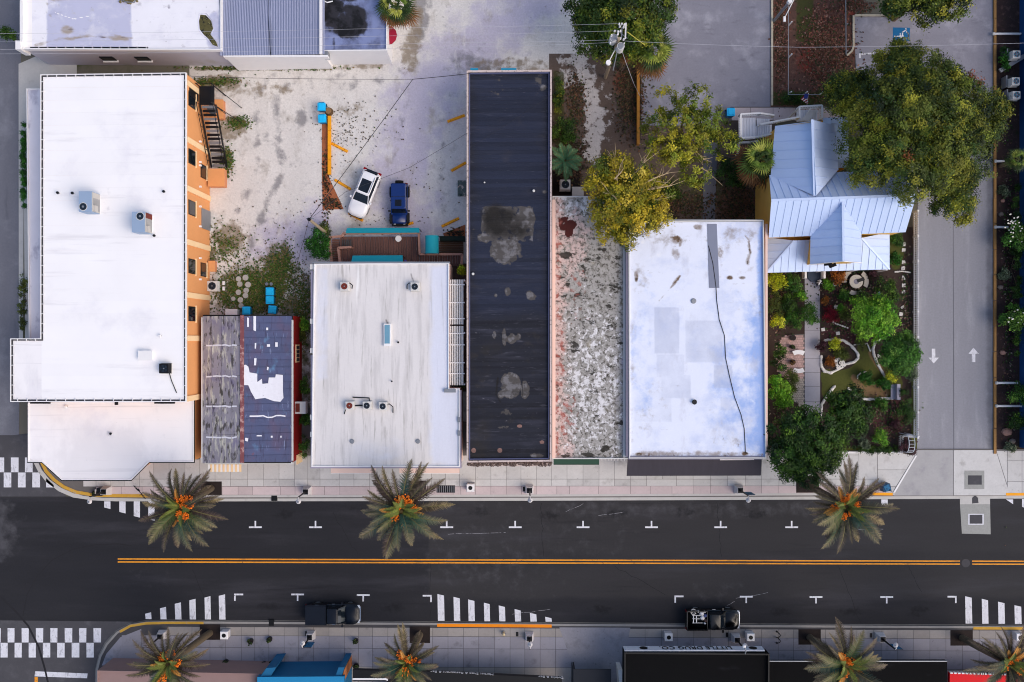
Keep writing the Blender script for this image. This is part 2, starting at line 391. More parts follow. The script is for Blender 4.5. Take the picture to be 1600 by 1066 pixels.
bed = rquad([(1204, -200), (1336, -200), (1336, 172), (1204, 172)], .004, (33, 90), dict(
    grn=MX(B(1243, -60, 1272, 65, 12), E(1270, 55, 26, 18, .8), B(1208, -100, 1228, 160, 10, .45), B(1205, 142, 1300, 166, 8)), red=MX(E(1280, 95, 40, 30, .8), E(1335, 15, 25, 12, .8), E(1290, 40, 30, 50, 1, 0, .6))), M_mulch, 'litter_bed'); tag(bed, kind='structure')
rear = sheet('rear_drive', [(1334, 24), (1390, 24), (1470, 10), (1470, -200), (1558, -200), (1558, 706), (1434, 706), (1434, 300), (1400, 190), (1340, 170)], .006, M_park); tag(rear, kind='structure')
M_drive = mat('drive_asphalt', '#8b8b92', .9, .08, .5, st=(2, .3, 1), fine=.13, layers=[dict(c='#a3a3a9', s=.5, st=(1.6, .3, 1), lo=.5, hi=.75, amt=.6), dict(c='#55555c', a='stain', s=1, amp=.7, lo=.4, hi=.9, amt=.6)])
drv = rquad([(1434, 180), (1556, 180), (1556, 704), (1433, 704)], .010, (30, 120), dict(stain=MX(B(1538, 180, 1556, 704, 14, .8), LN([(1489, 180), (1490, 500), (1491, 704)], 1.2, 3, .75))), M_drive, 'driveway'); tag(drv, kind='structure')
band('asphalt_seam', drv, [(1489, 180), (1489.5, 420), (1490.3, 703)], -.45, .45, .0125, .0125, mat('seam_tar', '#5a5a60', .9, .2, 2))
for nm, pts in (('direction_arrow', [(1456, 545), (1461.5, 545), (1461.5, 559), (1467, 559), (1459, 568), (1451, 559), (1456, 559)]), ('direction_arrow', [(1518.5, 566), (1524, 566), (1524, 553), (1529.5, 553), (1521, 543.5), (1513, 553), (1518.5, 553)])):
    sheet(nm, pts, .014, M_paint, drv)
# parking space with the access symbol
M_blue = mat('blue_ground_paint', '#0d5f92', .8, .12, 3, fine=.1)
sheet('symbol_panel', [(1395, 43), (1422, 43.5), (1421, 64), (1395, 63.5)], .010, M_blue, rear)
sy = MB()
def strip(mb, pts, w, z):
    for a, b in zip(pts[:-1], pts[1:]):
        a, b = W(*a, z), W(*b, z); d = (b - a).normalized(); n = Vector((-d.y, d.x, 0)) * w / 2; e = d * w * .4
        mb.add([a - n - e, b - n + e, b + n + e, a + n - e], [(0, 1, 2, 3)])
zz = .0135
def S_(x, y): return (1380 + x * 60 / 1421, 30 + y * 45 / 1066)
strip(sy, [S_(430, 645), S_(740, 625)], .11, zz); strip(sy, [S_(632, 625), S_(632, 530)], .10, zz + .0004)
strip(sy, [S_(720, 620), S_(712, 480), S_(860, 405), S_(840, 350)], .11, zz + .0008)
arc = [S_(790 + 150 * math.cos(t), 600 + 145 * math.sin(t)) for t in np.linspace(R(-62), R(150), 14)]
strip(sy, arc, .11, zz + .0012)
sy.add([W(*S_(438 + 34 * math.cos(t), 645 + 34 * math.sin(t)), zz + .0016) for t in np.linspace(0, -2 * math.pi, 9)[:-1]], [tuple(range(8))])
sy.build('access_symbol', M_paint, rear)
sheet('space_line', [(1342, 83.5), (1366, 82), (1366, 84.5), (1345, 86), (1345, 91), (1342, 91)], .010, M_paint, rear)

# front garden soil and lawn
M_gard = mat('garden_soil', '#3c302c', .95, .2, 1.2, fine=.25, layers=[
    dict(c='#4e2c30', a='red', s=1.5, amp=1.6, lo=.4, hi=1.0), dict(c='#4c5024', a='lawn', s=.9, amp=.5, lo=.4, hi=.6),
    dict(c='#7d6448', a='bare', s=1.2, amp=.9, lo=.42, hi=.85, amt=.9), dict(c='#2e2825', a='dk', s=1, amp=.8, lo=.4, hi=.8), dict(c='#8d7b70', s=5, lo=.68, hi=.76, amt=.5)])
lawn = lambda x, y: np.clip(MX(B(1284, 590, 1400, 618, 6), E(1320, 590, 38, 26, .3), E(1370, 600, 40, 30, .3), LN([(1350, 548), (1362, 590)], 12, 6), E(1350, 590, 26, 40, .4))(x, y) - E(1308, 556, 33, 23, .3)(x, y), 0, 1)
gar = rquad([(1192, 355), (1436, 355), (1436, 712), (1192, 712)], .006, (122, 178), dict(
    red=MX(E(1320, 520, 36, 22, .6), E(1390, 650, 34, 30, .7), E(1310, 450, 50, 40, .8, 0, .6)), lawn=MX(lawn, B(1318, 700, 1402, 710, 3), E(1400, 390, 14, 34, .6, 0, .8), B(1424, 590, 1434, 705, 4)),
    bare=MX(E(1368, 612, 24, 12, .6), LN([(1334, 590), (1350, 612), (1376, 618)], 6, 7), LN([(1360, 552), (1382, 585)], 5, 7)), dk=MX(B(1412, 420, 1428, 530, 8), E(1345, 440, 40, 30, .7), E(1200, 440, 60, 60, .7))), M_gard, 'garden_bed'); tag(gar, kind='structure')
M_walk = mat('walk_concrete', '#a9a6ae', .9, .1, 1, fine=.07, rnd=.05)
wk = sheet('concrete_walk', [(1257, 424), (1281, 424), (1282, 652), (1258, 636)], .03, M_joint); tag(wk, kind='structure')
for i, (y0, y1) in enumerate([(424, 470), (470.5, 516), (516.5, 560), (560.5, 582), (582.5, 604), (604.5, 627), (627.5, 652)]):
    pxbox('slab', wk, 1257.5, y0, 1281.2, y1, .0, .045, M_walk)
M_brick = mat('pink_brick', '#b99a94', .9, .12, 3, rnd=.16); M_brickb = mat('buff_brick', '#b3a79b', .9, .12, 3, rnd=.14)
pat = sheet('brick_patio', [(1213, 540), (1226, 524), (1257, 522), (1257, 642), (1247, 632), (1232, 620), (1238, 600), (1214, 580)], .016, M_joint); tag(pat, kind='structure')
def inside(x, y, P):
    c = False
    for i in range(len(P)):
        (x0, y0), (x1, y1) = P[i], P[i - 1]
        if (y0 > y) != (y1 > y) and x < (x1 - x0) * (y - y0) / (y1 - y0) + x0: c = not c
    return c
PP = [(1213, 540), (1226, 524), (1257, 522), (1257, 642), (1247, 632), (1232, 620), (1238, 600), (1214, 580)]
mbs = {0: MB(), 1: MB()}; cnt = 0
for j in range(-4, 34):
    for i in range(-4, 20):
        x, y = 1212 + i * 3.6 + (j % 2) * 1.8, 522 + j * 3.6
        if not inside(x, y, PP) or x > 1255.5: continue
        p = W(x, y, .03); o = box('brick', pat, (p.x, p.y, .02 + rng.uniform(0, .006)), (.205, .205, .04), M_brick if y < 592 else M_brickb, R(45) if y > 592 else 0); cnt += 1
# right-hand planting strip
M_strip = mat('dark_bark', '#3a2c2a', .95, .25, 1.2, fine=.3, layers=[dict(c='#58423e', s=2.2, lo=.52, hi=.7), dict(c='#2a3018', s=.8, lo=.58, hi=.7, amt=.8)])
st_ = sheet('planting_strip', [(1554, -200), (1640, -200), (1640, 704), (1554, 704)], .012, M_strip); tag(st_, kind='structure')

# west side street, verge
ss = sheet('side_street', [(-3000, -3000), (46, -3000), (30, 690), (60, 742), (60, 786), (-3000, 786)], -.006, M_side); tag(ss, kind='structure')
s2 = sheet('worn_street', [(-3000, 684), (20, 680), (58, 676), (110, 790), (-3000, 790)], -.002, M_side2); tag(s2, kind='structure')
s3 = sheet('south_street', [(-3000, 960), (300, 960), (180, 1000), (150, 1060), (150, 3000), (-3000, 3000)], -.003, M_side2); tag(s3, kind='structure')
vg = sheet('concrete_verge', [(29, 100), (120, 60), (120, 130), (72, 540), (40, 600), (37, 300), (36, 540), (29.5, 540)], .006, M_conc); tag(vg, kind='structure')
# main street
road = rquad([(-60, 776), (1660, 776), (1660, 985), (-60, 969)], .0, (430, 52), dict(
    a=MX(B(-60, 776, 672, 985, 2, .75), B(-60, 850, 1660, 900, 30, .45), B(-60, 930, 1660, 985, 20, .7)), b=MX(E(-20, 830, 50, 60, 1.2, 0, .9), B(860, 780, 1330, 812, 16, .55), E(760, 880, 160, 70, 1.2, 0, .45), B(674, 776, 1010, 870, 10, .35), E(1120, 925, 90, 26, 1.2, 0, .4), E(240, 900, 90, 40, 1.3, 0, .3)), oil=MX(*[E(x, y, 24, 9, 1.3, 0, .75) for x, y in ((445, 803), (560, 800), (750, 800), (860, 806), (965, 802), (1070, 800), (1180, 804), (420, 948), (615, 950), (1220, 955), (1330, 955), (1440, 952), (940, 952))], LN([(0, 815), (1600, 812)], 2, 12, .42), LN([(0, 920), (1600, 921)], 2, 12, .42), E(1430, 960, 14, 5, 1.2, 0, .8))), M_road, 'main_street'); tag(road, kind='structure')
for s_ in (-1, 1):
    x0, x1 = (-3000, -58) if s_ < 0 else (1658, 5000)
    o = sheet('street_beyond', [(x0, 777), (x1, 777), (x1, 970 if s_ < 0 else 984), (x0, 970 if s_ < 0 else 984)], -.001, M_road); tag(o, kind='structure')
Z = .005
M_crack = mat('crack_seal', '#1f1e22', .9, .2, 4); M_scuff = mat('scuff_line', '#8f8e93', .9, .3, 6, layers=[dict(c='#343338', s=2, lo=.5, hi=.6)])
def wander(x0, y0, x1, y1, n, j): return [(x0 + (x1 - x0) * k / n + (rng.uniform(-j, j) if 0 < k < n else 0), y0 + (y1 - y0) * k / n + (rng.uniform(-j, j) if 0 < k < n else 0)) for k in range(n + 1)]
for a in ((672, 880, 672, 970), (742, 872, 770, 885), (780, 874, 830, 882), (846, 786, 850, 872), (1120, 785, 1128, 870), (960, 884, 1040, 930), (300, 890, 330, 960), (1310, 884, 1345, 972), (520, 800, 560, 868), (1420, 884, 1440, 925)): band('road_crack', road, wander(*a, 9, 2.0), -.35, .35, Z - .001, Z - .001, M_crack)
for a in ((884, 800, 918, 784), (935, 806, 975, 800), (1150, 935, 1200, 926), (700, 835, 790, 832), (1330, 828, 1380, 827), (800, 960, 860, 952), (1128, 952, 1148, 940)): band('scuff_mark', road, wander(*a, 6, .8), -.3, .3, Z - .0005, Z - .0005, M_scuff)
def mark(name, poly, m=None, z=Z, par=None): return sheet(name, poly, z, m or M_paint, par or road)
for x0, x1, b0, b1 in [(162.8, 172.6, 793, 795.5), (186.4, 196.2, 800, 802.5), (209, 218.7, 806.5, 809), (231.7, 241.5, 811.5, 814)]:
    mark('hatch_stripe', [(x0, 783.5), (x1, 783.5), (x1, b1), (x0, b0)])
for x0, x1, t, bt in [(226.8, 236, 958, 967.5), (250, 259.4, 949.5, 967.8), (273, 282.7, 942.5, 968), (295.7, 305.5, 937, 968), (319.5, 328.8, 932.8, 968), (341.8, 351.6, 930, 968.2),
                      (683.5, 693.8, 929.5, 970.2), (708.6, 718.4, 934, 970.5), (731.4, 741.2, 938, 970.7), (756, 765, 943, 970.9), (779.3, 788.9, 947.4, 971), (804, 813.5, 953, 971.2), (828, 838, 959, 971.4), (851.8, 861.6, 965, 971.6),
                      (1508, 1518.4, 933, 974.5), (1534, 1543.8, 937, 974.7), (1559.4, 1569.5, 941.5, 975), (1585, 1595.6, 947, 975.2)]:
    k = 1.2 if x0 > 600 else -1.2
    mark('hatch_stripe', [(x0, t - k), (x1, t + k), (x1 + .8, bt), (x0 + .8, bt)])
mark('hatch_stripe', [(1377, 780.5), (1387, 780.5), (1387, 795), (1377, 796)]); mark('hatch_stripe', [(1572, 780.5), (1583, 780.5), (1583, 788)]); mark('hatch_stripe', [(1597, 780), (1607, 780), (1607, 796), (1597, 792)])
for x0, x1 in [(-6, 6.5), (17, 29), (39, 51)]: mark('crossing_block', [(x0, 715), (x1, 715), (x1, 738), (x0, 738)], z=.003, par=s2)
for x0, x1 in [(5.8, 17.6), (28, 40), (50.4, 62.5), (72, 84)]:
    mark('crossing_block', [(x0, 738.5), (x1, 738.5), (x1, 761.7), (x0, 761.7)] if x0 < 70 else [(72, 747), (84, 758), (84, 761.7), (72, 761.7)], z=.003, par=s2)
for x0, x1 in [(-10, 1.2), (11.7, 22.8), (33.7, 45), (56, 67.6), (78.5, 89.8), (101, 113), (123.5, 135), (146, 158)]: mark('crossing_block', [(x0, 981.6), (x1, 981.6), (x1 - .3, 1004), (x0 + .3, 1004)], z=.002, par=s3)
for x0, x1 in [(.8, 12), (22.8, 34), (44.8, 56), (67, 78.5), (89.3, 101), (112, 124), (135, 146.5)]: mark('crossing_block', [(x0, 1004.6), (x1, 1004.6), (x1, 1027.5), (x0, 1027.5)], z=.002, par=s3)
mark('stop_bar', [(55, 1049), (137, 1052.5), (136, 1060), (54, 1057)], z=.002, par=s3); mark('edge_line', [(54, 1058), (59, 1058), (59, 1100), (54, 1100)], M_line, .002, s3)
def tmark(x, y, up, side=0):
    mb = MB(); lo, hi = (-10, 10) if side == 0 else ((-1.2, 13) if side > 0 else (-13, 1.2))
    mb.add(WL([(x + lo, y - 1.3), (x + hi, y - 1.3), (x + hi, y + 1.3), (x + lo, y + 1.3)], Z), [(3, 2, 1, 0)])
    yy = (y - 10, y - 1.35) if up else (y + 1.35, y + 10)
    mb.add(WL([(x - 1.2, yy[0]), (x + 1.2, yy[0]), (x + 1.2, yy[1]), (x - 1.2, yy[1])], Z), [(3, 2, 1, 0)])
    mb.build('parking_mark', M_paint, road)
for x in (399, 493, 698, 805, 911, 1018, 1126, 1237): tmark(x, 824, True)
for x, y in ((465, 929), (567.5, 930), (1166, 932.5), (1275, 933), (1385.5, 933)): tmark(x, y, False)
tmark(367, 929, False, 1); tmark(673.5, 931, False, -1); tmark(1055, 932, False, 1); tmark(1493.5, 932.5, False, -1)
for y in (873.6, 878.2):
    mark('centre_line', [(184, y - 1.1), (842, y + .6), (1500, y + 2.4), (1500, y + 4.4), (842, y + 2.7), (184, y + 1.1)], M_line); mark('centre_line', [(1519, y + 2.4), (1700, y + 2.7), (1700, y + 4.7), (1519, y + 4.4)], M_line)
MB().cyl(W(1509, 880, 0), .42, -.01, .006, 16).build('manhole_cover', mat('worn_iron', '#3e3d42', .7, .1, metal=.2), road)
M_skid = mat('tyre_rubber_mark', '#232226', .9, .2, 4)
band('skid_mark', road, [(36, 962), (42, 930), (58, 900), (82, 875), (115, 858), (150, 851), (185, 850), (206, 853)], -.8, .8, Z, Z, M_skid)
band('skid_mark', s3, [(0, 932), (24, 955), (44, 978), (60, 1010), (70, 1045), (78, 1080)], -1.5, 1.5, .004, .004, M_skid)
band('skid_mark', road, [(230, 856), (300, 857), (360, 857)], -.6, .6, Z, Z, M_skid)
M_pad = mat('inlet_concrete', '#9a9a96', .9, .14, 2, fine=.12)
mark('inlet_pad', [(1500, 788), (1547, 788), (1548, 835), (1503, 834)], M_pad); mark('inlet_frame', [(1513, 803), (1537, 803), (1537, 820), (1513, 820)], M_paint, Z + .004); mark('inlet_cover', [(1515, 804.5), (1535, 804.5), (1535, 818.5), (1515, 818.5)], M_side2, Z + .008)

# north pavement: bed, slabs, kerb, gutter
NP = [(45, 722), (62, 722), (80, 746), (104, 766), (130, 775), (160, 778), (240, 779.5), (800, 778), (1400, 775.5), (1700, 774), (1700, 702), (1436, 702), (1300, 705), (1190, 700), (60, 600)]
npv = MB().prism(WL(NP, .10), -.05, .10).build('north_pavement', M_joint); tag(npv, kind='structure')
def slab_row(par, xs, y0f, y1f, z, m, gap=.5, skip=lambda x0, x1: False, jit=.004):
    for x0, x1 in zip(xs[:-1], xs[1:]):
        if skip(x0, x1): continue
        xm = (x0 + x1) / 2; pxbox('slab', par, x0 + gap / 2, y0f(xm), x1 - gap / 2, y1f(xm), z - .06, z + rng.uniform(0, jit), m)
XS = [130, 150, 172, 195, 218, 240, 264, 289, 312, 336, 360, 387, 412, 436, 460, 480, 500, 530, 553, 577, 601, 625, 650, 674, 696, 718, 743, 767, 791, 814, 838, 862, 886, 911, 936, 960, 985, 1010, 1035, 1057, 1083, 1110, 1137, 1165, 1190, 1217, 1245, 1273, 1286, 1314, 1342, 1371]
lo = lambda x: 700.; 
def y_mid(x): return 760.2 - .0022 * (x - 130) * .5
slab_row(npv, XS, lambda x: 712 if x > 312 else 718, lambda x: 748.5, .115, M_slab, skip=lambda a, b: a < 180)
slab_row(npv, XS, lambda x: 749.1, y_mid, .115, M_slab, skip=lambda a, b: (1015 < (a + b) / 2 < 1050))
XP = [150, 190, 222, 240, 265, 290, 313, 347, 372, 395, 438, 461, 507, 531, 577, 600, 640, 669, 708, 720, 743, 767, 791, 815, 838, 870, 890, 935, 985, 1016, 1050, 1084, 1110, 1160, 1190, 1216, 1245, 1282, 1312, 1342, 1384]
slab_row(npv, XP, lambda x: y_mid(x) + .6, lambda x: 773.4 - (x > 1100) * .8, .115, M_slabp)
pxbox('slab', npv, 1010.3, 749.1, 1056.7, 759.4, .05, .118, M_slab)
for x0, x1 in ((1286, 1314), (1314, 1342), (1342, 1371)): pxbox('slab', npv, x0 + .3, 707, x1 - .3, 721, .05, .116, M_slab)
NK = [(62, 722), (70, 738), (82, 751), (98, 763), (118, 771.5), (145, 776), (180, 777.2), (300, 777.4), (560, 777), (830, 776.2), (1130, 774.8), (1398, 773.6)]
band('kerb', npv, NK[5:], 0, 3.4, -.02, .13, M_conc)
M_kerby = mat('yellow_kerb', '#c79a3c', .8, .16, 3, layers=[dict(c='#9a917f', s=3, lo=.55, hi=.72, amt=.7)])
band('painted_kerb', npv, NK[:6], 0, 5.0, -.02, .135, M_kerby); band('painted_kerb', npv, [(145, 776), (180, 777.2), (238, 777.5)], 0, 5.0, -.02, .136, M_kerby); band('painted_kerb', npv, [(1363, 774), (1395, 774.4)], 0, 4.2, -.02, .136, M_yellow)
gutter = band('gutter', None, [(52, 722), (60, 738), (73, 754), (92, 768), (114, 777.5), (145, 782), (180, 783.4), (300, 783.6), (560, 783.2), (830, 782.6), (1130, 781.4), (1398, 780), (1500, 779.6), (1700, 778.6)], 0, 6.5, .003, .003, M_conc); tag(gutter, kind='structure')
pxbox('gutter_inlet', npv, 424, 774.5, 433, 783, -.01, .137, M_black)
# driveway apron
M_apron = mat('apron_concrete', '#a8a6a6', .9, .10, .8, fine=.07, layers=[dict(c='#8c8a90', s=.6, lo=.5, hi=.75, amt=.6)])
ap = MB().prism(WL([(1433, 703.5), (1489.5, 703.5), (1489.5, 774.5), (1396, 774.5)], .12), -.02, .12).build('driveway_apron', M_apron); tag(ap, kind='structure')
prism('slab', ap, [(1490.3, 703.5), (1556, 703.5), (1578, 774), (1490.3, 774.3)], -.02, .122, M_slab); prism('edge_slab', ap, [(1430.5, 712), (1433, 712), (1398.5, 770), (1395.5, 770)], 0, .15, M_white)
pxbox('inlet_surround', ap, 1507, 735.5, 1538, 764.5, .05, .130, M_pad); pxbox('inlet_grate', ap, 1512.5, 743, 1534, 757.5, .05, .136, M_side2)
prism('gutter_block', ap, [(1500, 776), (1547, 776), (1547, 788), (1500, 788)], 0, .012, M_conc); prism('broken_inlet', ap, [(1519, 778), (1524, 774), (1528, 778), (1529, 786), (1519, 787)], 0, .02, M_side2)
for x0, x1 in ((1574, 1597), (1597, 1622), (1622, 1650)):
    for y0, y1 in ((704.5, 719), (719.6, 752), (752.6, 771)): pxbox('slab', npv, x0 + .3, y0, x1 - .3, y1, .05, .117, M_slab)
prism('slab', npv, [(1557, 704.5), (1573.6, 704.5), (1573.6, 757)], .05, .117, M_slab)
pxbox('painted_kerb', npv, 1572, 770.5, 1700, 774.5, -.02, .138, M_yellow)
# tree pits and grates
M_pit = mat('pit_soil', '#2a2220', .95, .3, 2, fine=.25)
for x, y, w_, h_ in ((330, 763, 33, 21), (652, 763, 28, 24), (1262, 757, 36, 26)):
    pxbox('tree_pit', npv, x - w_ / 2, y - h_ / 2, x + w_ / 2, y + h_ / 2, .05, .124, M_pit)
pxbox('pavement_grate', npv, 682, 758.5, 711, 770, .05, .122, M_dark)
for i in range(9): pxbox('grate_bar', npv, 682.5 + i * 3.3, 759, 683.4 + i * 3.3, 769.6, .10, .128, M_steel)

# south pavement; the dimming along this side is put into its darker concrete colours
SP = [(150, 1120), (150, 1050), (154, 1030), (165, 1008), (184, 986), (206, 974), (228, 970.5), (260, 970), (650, 972.5), (900, 974.5), (1140, 976), (1600, 978.5), (1700, 979), (1700, 1200), (150, 1200)]
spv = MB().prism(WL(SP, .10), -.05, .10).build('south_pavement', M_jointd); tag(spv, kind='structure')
def yk(x): return 978.5 + (x - 260) * .0045
XT = [190, 221, 262, 300, 328, 352, 377, 398, 420, 444, 466, 490, 514, 538, 560, 582, 606, 628, 652, 676, 700, 724, 748, 773, 797, 820, 844, 868, 893]
XT2 = [978, 1008, 1034, 1058, 1084, 1110, 1138, 1165, 1190, 1216, 1240, 1266, 1290, 1314, 1339, 1365, 1378, 1402, 1427, 1453, 1478, 1504, 1530, 1556, 1582, 1608]
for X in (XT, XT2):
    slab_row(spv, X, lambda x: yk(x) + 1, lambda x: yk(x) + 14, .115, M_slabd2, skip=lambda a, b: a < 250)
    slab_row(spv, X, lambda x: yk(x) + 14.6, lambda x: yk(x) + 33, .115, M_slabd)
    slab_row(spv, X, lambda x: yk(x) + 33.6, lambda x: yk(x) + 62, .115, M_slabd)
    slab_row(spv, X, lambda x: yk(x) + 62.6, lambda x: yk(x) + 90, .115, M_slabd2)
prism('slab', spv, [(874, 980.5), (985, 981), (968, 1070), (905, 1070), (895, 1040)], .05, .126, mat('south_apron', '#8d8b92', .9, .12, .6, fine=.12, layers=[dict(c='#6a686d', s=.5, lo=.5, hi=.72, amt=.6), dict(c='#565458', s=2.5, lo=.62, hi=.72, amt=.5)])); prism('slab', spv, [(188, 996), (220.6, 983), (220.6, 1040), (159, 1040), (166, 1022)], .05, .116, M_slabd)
SK = [(152.5, 1080), (153, 1048), (158, 1027), (168, 1008), (184, 990), (204, 979), (228, 975), (262, 974.2), (650, 976.7), (900, 978.5), (1140, 980), (1640, 982.6)]
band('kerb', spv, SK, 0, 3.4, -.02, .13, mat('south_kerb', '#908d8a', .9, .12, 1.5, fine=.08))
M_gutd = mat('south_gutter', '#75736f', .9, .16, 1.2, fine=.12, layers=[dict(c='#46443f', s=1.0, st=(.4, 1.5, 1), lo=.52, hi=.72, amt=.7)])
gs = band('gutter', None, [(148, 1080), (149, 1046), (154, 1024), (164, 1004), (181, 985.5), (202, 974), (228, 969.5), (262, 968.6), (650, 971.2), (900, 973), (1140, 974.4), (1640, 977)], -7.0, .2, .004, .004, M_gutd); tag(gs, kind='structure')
band('painted_kerb', spv, [(188, 988.5), (204, 979.5), (228, 975.5), (262, 974.6), (318, 974.8)], -.6, 3.2, -.02, .137, M_kerby)
band('painted_kerb', spv, [(683, 978.4), (862, 979.6)], -1.2, 3.6, -.02, .137, mat('orange_kerb', '#f08a12', .8, .06)); band('painted_kerb', spv, [(1521, 983.2), (1700, 984)], -.6, 3.6, -.02, .137, M_kerby)
pxbox('gutter_inlet', spv, 420, 968.5, 428, 978, -.01, .139, M_black)
prism('slab', npv, [(1371.5, 707), (1399, 707), (1429, 712), (1416, 734), (1371.5, 734)], .05, .116, M_slab)
prism('slab', npv, [(1371.5, 734.6), (1415.7, 734.6), (1400, 760), (1371.5, 760)], .05, .117, M_slab); prism('slab', npv, [(1384.5, 760.6), (1399.6, 760.6), (1394, 771), (1384.5, 771)], .05, .116, M_slab)
for x, y, w_, h_ in ((328, 988, 32, 24), (656, 992, 32, 26), (1265, 995.5, 35, 24), (1502.5, 997, 35, 24)): pxbox('tree_pit', spv, x - w_ / 2, y - h_ / 2, x + w_ / 2, y + h_ / 2, .05, .124, M_pit)
for x, y in ((808, 991), (479, 990), (1136, 992), (1361, 993)): pxbox('utility_cover', spv, x - 2, y - 3.5, x + 2, y + 3.5, .05, .126, M_black)
pxbox('utility_cover', npv, 817, 761, 822, 768, .05, .126, M_black)
# ---------------------------------------------------------------- buildings
M_memb = mat('white_membrane', '#f0edee', .7, .05, .25, layers=[dict(c='#dcdae2', s=.22, lo=.55, hi=.75, amt=.6), dict(c='#e3dfdf', s=.8, st=(.2, 1.6, 1), lo=.58, hi=.75, amt=.5), dict(c='#a9a8b2', a='a', s=1.2, amp=1.6, lo=.5, hi=1.1, amt=.8), dict(c='#d4d2da', s=.35, st=(1, .3, 1), lo=.56, hi=.7, amt=.45), dict(c='#c9c7cc', s=1.4, lo=.64, hi=.76, amt=.55), dict(c='#d2cfd2', s=1.1, st=(.04, 1.6, 1), lo=.56, hi=.66, amt=.55), dict(c='#cfccd0', s=.12, st=(1, .6, 1), lo=.5, hi=.62, amt=.4)])
M_orange = mat('orange_stucco', '#dd9a63', .9, .06, .6, fine=.04); M_band = mat('cream_stucco', '#efcda0', .9, .05, 1)
M_lav = mat('grey_stucco', '#b9b6c2', .9, .07, .4, layers=[dict(c='#a6a39f', s=.3, lo=.5, hi=.7, amt=.7)])
M_pink = mat('pink_stucco', '#e2c4b8', .9, .08, 1)
M_ybox = mat('yellow_siding', '#dcae5a', .85, .06, 1)
M_red = mat('red_siding', '#93130f', .8, .1, 1)
M_hvac = mat('unit_casing', '#8fa3bd', .55, .05, 1); M_hvac2 = mat('unit_louvre', '#b9b4ae', .6, .08, 2)
M_fan = mat('fan_blue', '#1a2836', .5, .15, 5)
M_rust = mat('rusty_fan', '#6b2a20', .8, .2, 5); M_cas = mat('condenser_casing', '#cfcdca', .6, .07, 2)

def building(name, label, cat, pxpoly, z, wall, group=None, zb=0.0):
    c = W(sum(p[0] for p in pxpoly) / len(pxpoly), sum(p[1] for p in pxpoly) / len(pxpoly), z)
    t = thing(name, (c.x, c.y, 0), label, cat, group)
    MB().prism(WL(pxpoly, z), zb, z - .02, top=False).build('wall', wall, t); return t
def coping(t, pxpoly, z, wpx, h, m, name='coping'):
    return MB().ring([(v.x, v.y) for v in WL(pxpoly, z)], wpx / 16 * (H - z) / H, z - .01, z + h).build(name, m, t)
NOA = dict(a=lambda x, y: np.zeros_like(x))
def condenser(px, py, z, w, h, label, fan=None, group='air conditioning units', rz=0.0, casing=None):
    """Square condenser: casing with louvred sides, round fan guard on top."""
    p = W(px, py, z + h); t = thing('condenser_unit', (p.x, p.y, z), label, 'air conditioner', group)
    cs = casing or M_cas
    mb = MB().box((p.x, p.y, z + h / 2 + .03), (w, w, h - .06), rz)
    for k in range(5): mb.box((p.x, p.y, z + .12 + k * (h - .2) / 5), (w + .04, w + .04, .04), rz)
    mb.build('casing', cs, t)
    MB().box((p.x, p.y, z + .03), (w + .12, w + .12, .06), rz).build('base_pan', M_conc, t)
    fg = MB().cyl((p.x, p.y), w * .41, z + h - .01, z + h + .03, 18).build('fan_guard', fan or M_fan, t)
    fb = MB()
    for k in range(5):
        a = 2 * math.pi * k / 5; q = [(p.x + math.cos(a + d) * r_, p.y + math.sin(a + d) * r_) for d, r_ in ((0, .05), (-.25, w * .34), (.3, w * .36))]
        fb.add([(x, y, z + h + .034) for x, y in q], [(0, 1, 2)])
    fb.build('fan_blade', M_dark if fan is None else M_rust, fg)
    MB().cyl((p.x, p.y), .06, z + h + .03, z + h + .06, 8).build('fan_hub', M_steel, fg)
    gr = MB()
    for k in range(14):
        a0, a1 = 2 * math.pi * k / 14, 2 * math.pi * (k + 1) / 14
        gr.add([(p.x + math.cos(a) * r_, p.y + math.sin(a) * r_, z + h + .05) for a, r_ in ((a0, w * .40), (a1, w * .40), (a1, w * .45), (a0, w * .45))], [(0, 1, 2, 3)])
    gr.build('guard_rim', cs, fg)
    return t
def vent(px, py, z, r, h, label, m=None, cat='roof vent'):
    p = W(px, py, z + h); t = thing('vent_pipe', (p.x, p.y, z), label, cat, 'roof vents')
    MB().cyl(p, r * .6, z, z + h * .7, 10).build('pipe', M_steel, t); MB().cyl(p, r, z + h * .7, z + h, 12, r * .8).build('cap', m or M_dark, t); return t

# -- orange block with the big white roof
ZO = 6.2
PO = [(65, 118), (290.5, 115), (290.5, 627), (18, 627), (18, 530), (65, 530)]
ob = building('orange_building', 'tall orange stucco building under a large plain white roof with white gutters', 'building', PO, ZO, M_orange)
rstrips([(65, 118), (290.5, 115), (290.5, 627), (65, 627)], ZO, 26, (40, 4), dict(a=MX(E(168, 320, 30, 36, 1, 0, .5), LN([(70, 615), (285, 615)], 1, 6, .55), LN([(285, 130), (285, 600)], 1, 5, .45), E(215, 350, 40, 30, 1, 0, .3))), mat('laid_membrane', '#f3f1f2', .7, .04, .3, rnd=.012, layers=[dict(c='#dcdae2', s=.22, lo=.55, hi=.75, amt=.5), dict(c='#a9a8b2', a='a', s=1.2, amp=1.6, lo=.5, hi=1.1, amt=.8), dict(c='#cfccd0', s=.9, st=(.1, 1.2, 1), lo=.58, hi=.72, amt=.4)]), 'roof_sheet', ob, .01)
rquad([(18, 530), (65, 530), (65, 627), (18, 627)], ZO, (10, 20), NOA, M_memb, 'roof_bay', ob)
coping(ob, PO, ZO, 2.5, .06, mat('gutter_shadow', '#3a3a40', .7, .1), 'gutter_channel')
